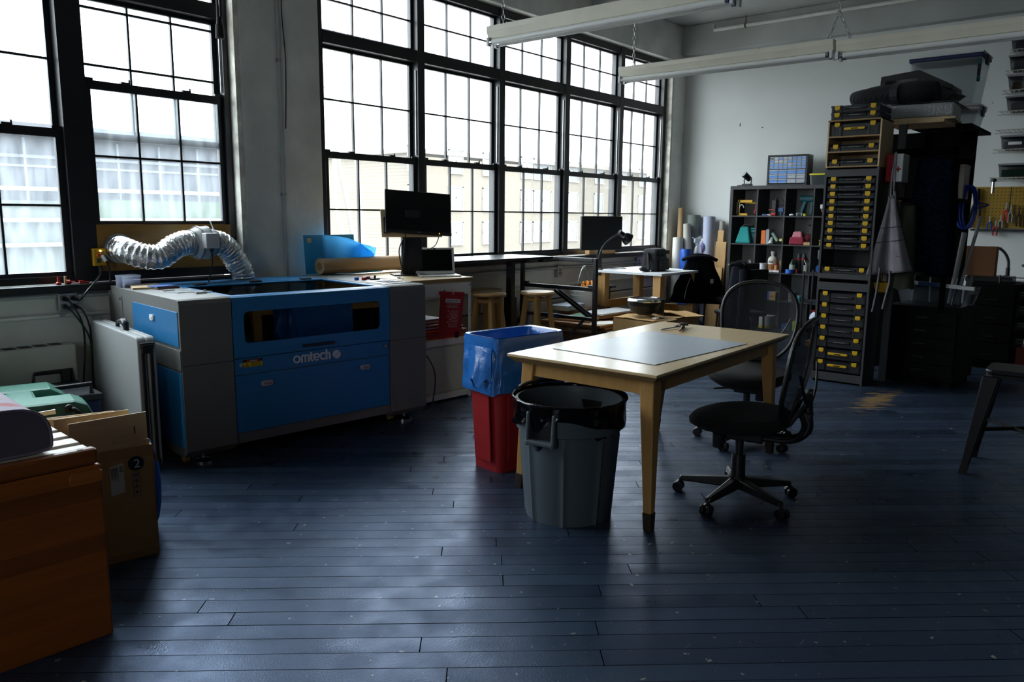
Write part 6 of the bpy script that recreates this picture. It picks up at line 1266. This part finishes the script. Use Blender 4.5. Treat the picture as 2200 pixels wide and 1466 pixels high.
# pegboard with tools
pg = thing('pegboard', 'yellow perforated pegboard on the back wall at the far right', 'pegboard', (10.10, 1.70, 1.36))
part('board', pg, M('pegboard_yellow', '#96750e', .6), box(0, .03, -.35, 0, 0, .45)); part('board', pg, M('pegboard_yellow', '#96750e'), box(0, .03, -.85, -.36, 0, .45))
part('hole', pg, BLACK, *[cb(-.001, -.025-.0345*i, .03+.036*j, .004, .008, .008) for i in range(24) for j in range(12)], kind='stuff')
single('bolt_cutter', 'large black bolt cutter hanging at the left edge of the yellow pegboard', 'cutter', BLACK, cyl((0, 0, .30), (0, 0, .42), .03, .022, 12), tube(smooth_path([(0, .0, .31), (0, .035, .22), (0, .055, .10), (0, .06, .01)]), .014, 7), tube(smooth_path([(0, -.0, .31), (0, -.03, .22), (0, -.04, .10), (0, -.045, .01)]), .014, 7), loc=(10.06, 1.655, 1.37), smooth=True)
for k, (y, z, h, m, lab) in enumerate(((1.515, 1.33, .16, NAVB, 'blue-handled tool on the lower middle of the yellow pegboard'), (1.455, 1.28, .16, REDT, 'red-handled cutter under the yellow pegboard'), (1.37, 1.44, .20, REDT, 'red-handled pliers on the right yellow board'), (1.325, 1.42, .20, STEEL, 'steel pliers right of the red-handled pliers on the yellow board'), (1.245, 1.38, .22, BLACK, 'black snips hanging at the right end of the yellow board'), (1.41, 1.37, .13, STEEL, 'small steel screwdriver left of the red-handled pliers'))):
    t = thing('hand_tool', lab, 'tool', (10.07, y, z)); part('handle', t, m, tube([(0, .015, 0), (0, .02, h*.4), (0, .004, h*.62)], .009, 6), tube([(0, -.018, 0), (0, -.02, h*.4), (0, -.004, h*.62)], .009, 6)); part('head', t, STEEL if m != BLACK else BLACK, bar((0, 0, h*.6), (0, 0, h), .016, .012))
single('tool_ledge', 'dark narrow ledge below the yellow pegboard', 'ledge', BLACKM, box(-.05, .03, -.7, 0, -.02, 0), loc=(10.10, 1.69, 1.35))
# wire shelves with bins
WIRE = M('white_coated_wire', '#b7b6ae', .5)
zs = [3.195, 2.986, 2.789, 2.577, 2.387, 2.186, 1.895]
def wireshelf(label, z, y1):
    t = thing('wire_shelf', label, 'shelf', (9.80, y1, z)); part('front_rail', t, WIRE, cyl((0, -1.3, 0), (0, 0, 0), .005, n=6), cyl((0, -1.3, -.035), (0, 0, -.035), .005, n=6), cyl((.32, -1.3, 0), (.32, 0, 0), .005, n=6)); part('wire', t, WIRE, *[bar((0, -.02-.045*k, 0), (.33, -.02-.045*k, 0), .004) for k in range(28)], *[bar((0, -.02-.045*k, -.035), (0, -.02-.045*k, 0), .004) for k in range(28)], kind=None)
    return t
wn = ['topmost', 'second', 'third', 'fourth', 'fifth, empty', 'sixth', 'lowest']
for i, z in enumerate(zs): wireshelf('%s white wire shelf on the back wall at the right edge' % wn[i], z, (1.455, 1.475, 1.485, 1.50, 1.51, 1.515, 1.52)[i])
TINTS = {0: '#5a5c62', 1: '#6a6c70', 2: '#70584a', 3: '#7a7a78', 5: '#8a8a86', 6: '#2c5a44'}
wt_ = {0: 'clear lidded bin on the topmost white wire shelf', 1: 'clear lidded bin of pale parts on the second wire shelf', 2: 'white-lidded bin of brown parts on the third wire shelf', 3: 'cloudy low bin on the fourth wire shelf', 5: 'small clear bin with a white label on the sixth wire shelf', 6: 'clear bin holding green and blue packs on the lowest wire shelf'}
for i, c in TINTS.items():
    w = .42 if i < 5 else .26; h = .13 if i < 5 else .12; t = thing('shelf_bin', wt_[i], 'bin', (9.96, 1.455-w/2-.005*i+(.0 if i < 5 else .02), zs[i]+.006), 0)
    part('tub', t, glassy('bin_clear_grey', (.55, .56, .58), haze=.25, hcol=(.35,.36,.37), gloss=.1), taper(0, 0, 0, .26, w*.9, h, .29, w)); part('lid', t, M('bin_lid_grey', '#85888c', .4), cb(0, 0, h, .31, w+.02, .02), bevel=.005)
    part('contents', t, M('bin_fill_'+c[1:], c, .7, bump=.5, bs=40), cb(0, 0, .005, .22, w*.8, h*.6))
    if i in (1, 5): part('label', t, WHITEP, cb(-.15, 0, .04, .006, .12, .03))
t = thing('wire_basket', 'grey wire basket on top of the topmost bin at the right edge', 'basket', (9.96, 1.25, 3.352)); part('wire', t, STEEL, *[bar((-.13, -.16+.04*k, 0), (-.15, -.17+.042*k, .09), .004) for k in range(9)], *[bar((-.13, -.17, z), (-.13, .17, z), .004) for z in (0, .045, .09)])
t = thing('headlamp', 'small silver torch hanging below the lowest wire shelf', 'torch', (9.78, 1.475, 1.73)); part('body', t, CHROME, cyl((0, 0, 0), (0, 0, .12), .016, n=12)); part('head', t, BLACK, cyl((0, 0, .12), (0, 0, .155), .028, n=12))
# wire drawer rack at far right
wr = thing('wire_rack', 'dark wire rack of trays standing against the wall behind the metal stool', 'rack', (8.9, 1.20, 0))
for y in (0, -.45): part('post', wr, M('dark_wire', '#4a4c4e', .4, .6), cyl((0, y, 0), (0, y, .92), .008, n=8)); 
for z in (.30, .46, .62, .76, .90): part('tray', wr, M('dark_wire', '#4a4c4e'), *[bar((0, 0, z), (0, -.45, z), .008), bar((0, 0, z-.03), (0, -.45, z-.03), .005), bar((0, 0, z), (.4, 0, z), .006)]); 
part('tray_contents', wr, BCH, *[cb(.2, -.22, z, .34, .40, .06) for z in (.31, .47, .63, .77)])
single('orange_case', 'dull red-orange case at the bottom of the dark wire rack', 'case', M('deep_red_case', '#8a2416', .5), cb(0, 0, 0, .28, .36, .20), loc=(9.10, .96, .02))
# metal stool at the right edge
ts = thing('metal_stool', 'black sheet-metal bar stool cut by the right edge of the picture', 'stool', (5.22, .56, 0), 2)
GUN = M('gunmetal_paint', '#060509', .42, .0, spec=.25)
part('seat', ts, GUN, prism(rrect(-.155, .155, -.155, .155, .05), .585, .612, 'z'), bevel=.008)
part('seat_edge', ts, GUN, prism(rrect(-.150, .150, -.150, .150, .05), .565, .585, 'z'))
for sx in (-1, 1):
    for sy in (-1, 1): 
        l = part('leg', ts, GUN, taper(sx*.205, sy*.205, .0, .035, .035, .575, .085, .085, -sx*.085, -sy*.085), bevel=.006)
        part('foot_cap', l, RUBBER, taper(sx*.205, sy*.205, -.0, .04, .04, .05, .042, .042, -sx*.007, -sy*.007))
for z, r in ((.26, .165), (.17, .18)):
    if z > .2: part('stretcher', ts, GUN, bar((-r, -r, z), (r, r, z), .012, .02), bar((-r, r, z), (r, -r, z), .012, .02))
    else: part('stretcher', ts, GUN, bar((-r, -r, z), (r, -r, z), .012, .02), bar((-r, r, z), (r, r, z), .012, .02))
wp = thing('white_stand_leg', 'white rounded leg of a stand just inside the right edge of the picture', 'stand', (3.00, .21, 0)); part('leg', wp, WHITEP, box(0, .08, -.06, .004, .14, .42), bevel=.008); part('upper_leg', wp, WHITEP, box(.0, .08, -.06, .0, .42, .6)); part('foot', wp, WHITEP, cb(.04, -.04, 0, .06, .05, .14))
# ================================================================ work table in the middle
TT = wood('maple_tabletop', '#d3b98e', .90, .24, 'x', .8, .5)
tb = thing('work_table', 'birch work table on splayed tapered legs in the middle of the room', 'table', (3.036, 1.679, 0), .8)
TL, TW, TZ = 1.665, .864, .750
part('tabletop', tb, TT, taper(TL/2, TW/2, TZ-.012, TL, TW, TZ, TL, TW), taper(TL/2, TW/2, TZ-.042, TL-.07, TW-.07, TZ-.012, TL, TW), bevel=.002)
part('tabletop_edge', tb, PLYEDGE, taper(TL/2, TW/2, TZ-.043, TL-.066, TW-.066, TZ-.013, TL+.003, TW+.003))
LEGW = wood('maple_leg', '#b98c50', .8, .45, 'z')
for p0, p1 in (((.11, .085), (1.55, .085)), ((.11, .78), (1.55, .78))): part('apron_rail', tb, LEGW, box(p0[0], p1[0], p0[1]-.011, p0[1]+.011, TZ-.115, TZ-.043), bevel=.002)
for x in (.085, 1.58): part('apron_rail', tb, LEGW, box(x-.011, x+.011, .11, .75, TZ-.115, TZ-.043), bevel=.002)
FERR = M('dark_bronze_ferrule', '#3a2e22', .5, .4)
for (x, y, bx, by) in ((.10, .085, .045, .035), (.10, .775, .115, .86), (1.56, .085, 1.62, .06), (1.56, .775, 1.60, .85)):
    def seg(z0, z1, w0, w1):
        f = lambda z: (bx+(x-bx)*z/(TZ-.043), by+(y-by)*z/(TZ-.043)); a, b_ = f(z0), f(z1)
        return taper(a[0], a[1], z0, w0, w0, z1, w1, w1, b_[0]-a[0], b_[1]-a[1])
    l = part('leg', tb, LEGW, seg(.07, TZ-.043, .042, .078), bevel=.006)
    part('ferrule', l, FERR, seg(.0, .085, .040, .047), bevel=.003)
MAT = M('translucent_cutting_mat', '#a9b2bd', .30, var=.06, vs=4, spec=.55)
ct = single('cutting_mat', 'large grey cutting mat lying on the birch work table', 'mat', MAT, box(0, .914, 0, .646, 0, .003), loc=(3.248, 1.808, .7505), rz=-4.3)
t = thing('divider_compass', 'metal dividers with a wooden arm lying near the far corner of the work table', 'compass', (4.50, 2.32, .751), 10)
part('steel_arm', t, STEEL, bar((.0, .0, .012), (-.20, .075, .006), .008)); part('wooden_arm', t, M('brown_handle', '#6e4524', .5), cyl((.0, -.005, .012), (-.20, -.05, .010), .009, .006, 10)); part('hinge', t, BLACK, cyl((.0, 0, .0), (.0, 0, .03), .018, n=14), bar((.0, .02, .02), (.03, -.03, .02), .014)); part('wing_nut', t, CHROME, cb(-.05, .02, .008, .05, .012, .012))
# ================================================================ bins
rb = thing('recycling_bin', 'tall slim red bin with a blue liner beside the work table', 'bin', (3.185, 2.745, 0), -8.2)
BR = M('bin_red_plastic', '#9c1a20', .5, bump=.1, bs=60)
L_, S_ = .50, .285
def slim(z, k): # rounded rectangle outline at height z
    g = .84+.16*z/.76; return [(L_/2+(x-L_/2)*g, S_/2+(y-S_/2)*g, z) for x, y in rrect(0, L_, 0, S_, .05, 4)]
def loft(rings_, cap0=True, cap1=False):
    n = len(rings_[0]); vs = [p for r_ in rings_ for p in r_]; fs = []
    for i in range(len(rings_)-1):
        for k in range(n): fs.append((i*n+k, i*n+(k+1) % n, (i+1)*n+(k+1) % n, (i+1)*n+k))
    if cap0: fs.append(tuple(range(n))[::-1])
    if cap1: fs.append(tuple((len(rings_)-1)*n+k for k in range(n)))
    return vs, fs
part('body', rb, BR, loft([slim(z, 0) for z in (0, .02, .25, .5, .755)]), solid=.006, smooth=True)
part('side_panel', rb, BR, taper(.02, S_/2, .06, .012, .14, .52, .012, .15, -.026, 0), taper(L_/2, .022, .06, .30, .012, .5, .34, .012, 0, -.018), bevel=.004)
part('rim', rb, BR, loft([[(L_/2+(x-L_/2)*g, S_/2+(y-S_/2)*g, z) for x, y in rrect(0, L_, 0, S_, .05, 4)] for g, z in ((1.0, .74), (1.03, .745), (1.03, .765), (1.0, .77))], False, False))
BLB = M('blue_liner_film', '#2a6cba', .22, bump=.9, bs=13, spec=.6, coat=.2)
def liner_pt(u, z, g):
    pts = rrect(0, L_, 0, S_, .05, 4); n = len(pts); f = u*n; i = int(f) % n; t_ = f-int(f); a, b_ = pts[i], pts[(i+1) % n]
    x = a[0]+(b_[0]-a[0])*t_; y = a[1]+(b_[1]-a[1])*t_
    return (L_/2+(x-L_/2)*g, S_/2+(y-S_/2)*g*1.0, z)
def lin_out(u, v):
    z = .785-.31*v-(.025*noise(u*7, 1, 5) if v > .8 else 0); w = noise(u*18, v*2.6, 2)*.075*min(1, v*3)+.02*noise(u*40, v*6, 5)*min(1, v*4)
    g = 1.075+.04*v+w; p = liner_pt(u, z, g); return (L_/2+(p[0]-L_/2), S_/2+(p[1]-S_/2)*(1+.06), z)
def lin_in(u, v):
    g = 1.07-1.15*min(v, .1)-.10*v+noise(u*14, v*4, 6)*.02*v; return liner_pt(u, .787-.06*min(v, .1)-.6*max(0, v-.1), g)
lo_ = part('liner', rb, BLB, surf(lin_out, 96, 16, True), surf(lin_in, 96, 14, True), smooth=True)
part('liner_knot', lo_, BLB, ball((.0, .10, .70), .035, .5, 1.1, 1.3), surf(lambda u, v: (-.03-.05*v*math.sin(3.14*u), .02+.2*u, .73-.2*v+.03*math.sin(u*14)*v), 10, 8), smooth=True)
gb = thing('trash_can', 'round grey trash can with a black liner in front of the work table', 'bin', (3.02, 2.14, 0), 30)
GB = M('grey_can_plastic', '#4a545b', .5, bump=.06, bs=120)
def can(u, v):
    a = 2*math.pi*u; z = .575*v; r = .205+.045*v
    rib = 0
    for k in range(8):
        d_ = abs(((u*8-k+4) % 8)-4)
        if d_ < .10 and v < .78: rib = max(rib, .010*(1-d_/.10))
    return (math.cos(a)*(r+rib), math.sin(a)*(r+rib), z)
part('body', gb, GB, surf(can, 128, 14, True), ([(.205*math.cos(2*math.pi*k/64), .205*math.sin(2*math.pi*k/64), 0) for k in range(64)], [tuple(range(64))]), smooth=True)
part('rim', gb, GB, lathe([(.248, .44), (.258, .445), (.262, .50), (.268, .565), (.268, .58), (.252, .585), (.248, .56)], 64), smooth=True)
for a in (157, 337):
    A_ = math.radians(a)
    ca, sa = math.cos(A_), math.sin(A_)
    def hp(s): return tf(s, (ca*.258, sa*.258, 0), (0, 0, a))
    part('handle', gb, GB, hp(box(-.01, .035, -.075, .075, .405, .43)), hp(taper(.012, -.068, .40, .045, .018, .56, .02, .018)), hp(taper(.012, .068, .40, .045, .018, .56, .02, .018)), bevel=.008)
    part('handle_recess', gb, BLACK, hp(box(-.02, .003, -.058, .058, .43, .52)))
BLK = M('black_liner_film', '#040405', .14, bump=.5, bs=16, spec=.4)
def bl_out(u, v):
    a = 2*math.pi*u; r = .276+.004*math.sin(a*9)+.012*noise(u*20, v*3, 3)*v; z = .592-.115*v-.05*v*noise(u*5, 0, 9)-.03*v*math.sin(a+2.0)
    return (math.cos(a)*r, math.sin(a)*r, z)
def bl_in(u, v):
    a = 2*math.pi*u; r = .276-.045*v+.055*noise(u*11, v*1.6, 4)*min(1, v*2)-.10*v*v; return (math.cos(a)*r, math.sin(a)*r, .592-.36*v)
part('liner', gb, BLK, surf(bl_out, 110, 10, True), surf(bl_in, 110, 14, True), smooth=True)
part('liner_hem', gb, BLK, tube([(math.cos(2*math.pi*k/60)*.277, math.sin(2*math.pi*k/60)*.277, .592+.004*noise(k*.9, 2)) for k in range(60)], .006, 6, closed=True), smooth=True)
single('black_plastic_fragment', 'black mesh rim resting across the back of the grey trash can', 'ring', BLACK, tube([(math.cos(a)*.25, math.sin(a)*.25, 0) for a in [.3+.15*k for k in range(13)]], .010, 6), loc=(3.03, 2.15, .615), smooth=True)

# ================================================================ mesh office chairs
def meshmat(name, a):
    m = bpy.data.materials.new(name); m.use_nodes = True; nt = m.node_tree; b = nt.nodes['Principled BSDF']; b.inputs['Base Color'].default_value = (.014, .016, .021, 1); b.inputs['Roughness'].default_value = .7
    t_ = nt.nodes.new('ShaderNodeBsdfTransparent'); mx = nt.nodes.new('ShaderNodeMixShader'); lw = nt.nodes.new('ShaderNodeLayerWeight'); lw.inputs[0].default_value = .35
    mr = nt.nodes.new('ShaderNodeMapRange'); mr.inputs[3].default_value = a; mr.inputs[4].default_value = .97
    nt.links.new(lw.outputs['Facing'], mr.inputs[0]); nt.links.new(mr.outputs[0], mx.inputs[0]); nt.links.new(t_.outputs[0], mx.inputs[1]); nt.links.new(b.outputs[0], mx.inputs[2]); nt.links.new(mx.outputs[0], nt.nodes['Material Output'].inputs[0]); return m
MESH = meshmat('chair_mesh', .62)
SEATF = M('black_seat_fabric', '#08080a', .95, bump=.2, bs=300)
CHP = M('chair_black_nylon', '#0f1013', .38)
def office_chair(label, loc, rz, base_rot, lift=0):
    # faces +Y; back towards -Y
    t = thing('office_chair', label, 'chair', loc, rz)
    st_ = [(.001, .385), (.12, .385), (.22, .40), (.262, .43), (.266, .455), (.245, .475), (.15, .482), (.001, .478)]
    v, f = lathe(st_, 40)
    def warp(p):
        x, y, z = p; k = (y/.262)
        return (x*(1.0-.06*k), y*.98, z+.025*(-k if k < 0 else 0)*0-.03*max(0, k)**2+.012*max(0, -k))
    part('seat', t, SEATF, ([warp(p) for p in v], f), smooth=True)
    part('tilt_mechanism', t, CHP, cb(0, -.02, .335, .14, .22, .052), bevel=.01)
    part('adjust_lever', t, CHP, bar((.05, .03, .36), (.20, .07, .345), .012)); part('tension_knob', t, CHP, cyl((-.10, .08, .30), (-.10, .08, .37), .032, n=14))
    part('column', t, CHP, cyl((0, 0, .12), (0, 0, .25), .038, .034, 18), cyl((0, 0, .25), (0, 0, .34), .022, n=16), smooth=True)
    part('hub', t, CHP, cyl((0, 0, .075), (0, 0, .135), .05, .042, 18))
    for k in range(5):
        a = math.radians(base_rot+72*k); c, s = math.cos(a), math.sin(a)
        lg_ = part('base_arm', t, CHP, ([(c*x-s*y, s*x+c*y, z) for x, y, z in [(.03, -.03, .07), (.30, -.018, .062), (.30, .018, .062), (.03, .03, .07), (.03, -.026, .125), (.30, -.014, .088), (.30, .014, .088), (.03, .026, .125)]], [(0, 3, 2, 1), (4, 5, 6, 7), (0, 1, 5, 4), (1, 2, 6, 5), (2, 3, 7, 6), (3, 0, 4, 7)]), bevel=.008)
        w_ = part('caster', t, CHP, *[cyl((c*.305-s*y0, s*.305+c*y0, .028), (c*.305-s*y1, s*.305+c*y1, .028), .028, n=16) for y0, y1 in ((-.026, -.008), (.008, .026))], cyl((c*.295, s*.295, .045), (c*.295, s*.295, .075), .010, n=8), bevel=.003)
        part('caster_cover', w_, CHP, ball((c*.30, s*.30, .046), .022, 1, 1, .7), smooth=True)
    # backrest
    def bk(u, v, off=0):
        a = 2*math.pi*u; x = math.copysign(abs(math.cos(a))**.80, math.cos(a)); z = math.copysign(abs(math.sin(a))**.80, math.sin(a))
        wz = .245*(1+.08*z)
        px_, pz_ = x*wz*v, .26*z*v
        return px_, pz_
    def on(px_, pz_, off=0): # curve: backrest leans back and wraps
        zz = pz_+.745+lift; y = -.235-.14*(pz_+.26)*.9-.05*math.sin((pz_+.26)*5.2)+.9*px_*px_-off
        return (px_, y, zz)
    part('back_mesh', t, MESH, surf(lambda u, v: on(*bk(u, v)), 40, 8, True), smooth=True)
    part('back_frame', t, CHP, tube([on(*bk(k/48, 1)) for k in range(48)], .013, 8, closed=True), smooth=True)
    part('lumbar_support', t, CHP, tube(smooth_path([on(-.20, .02, .03), on(-.13, -.10, .05), on(0, -.165, .055), on(.13, -.10, .05), on(.20, .02, .03)]), .007, 7), tube([on(-.07, -.14, .05), on(-.10, -.25, .03)], .010, 7), tube([on(.07, -.14, .05), on(.10, -.25, .03)], .010, 7), smooth=True)
    part('back_spine', t, CHP, tube(smooth_path([(0, -.10, .36), (0, -.25, .365), (0, -.325, .42), (0, -.325, .50), (0, -.32, .60), on(0, -.10, .045)]), [.022]*31, 10), tube(smooth_path([(-.05, -.10, .36), (-.05, -.26, .37), (-.045, -.315, .44), (-.06, -.30, .52)]), .012, 8), tube(smooth_path([(.05, -.10, .36), (.05, -.26, .37), (.045, -.315, .44), (.06, -.30, .52)]), .012, 8), cyl((-.05, -.318, .495), (.05, -.318, .495), .024, n=12), smooth=True)
    part('lumbar_panel', t, CHP, surf(lambda u, v: on(-.10+.20*u, -.26+.13*v, .015), 8, 5), solid=.006, smooth=True)
    return t
office_chair('nearer black mesh office chair turned sideways at the front right of the table', (3.73, 1.57, 0), 8, 24, -.035)
office_chair('farther black mesh office chair facing the short end of the table', (4.80, 1.99, 0), 102, 5, .02)
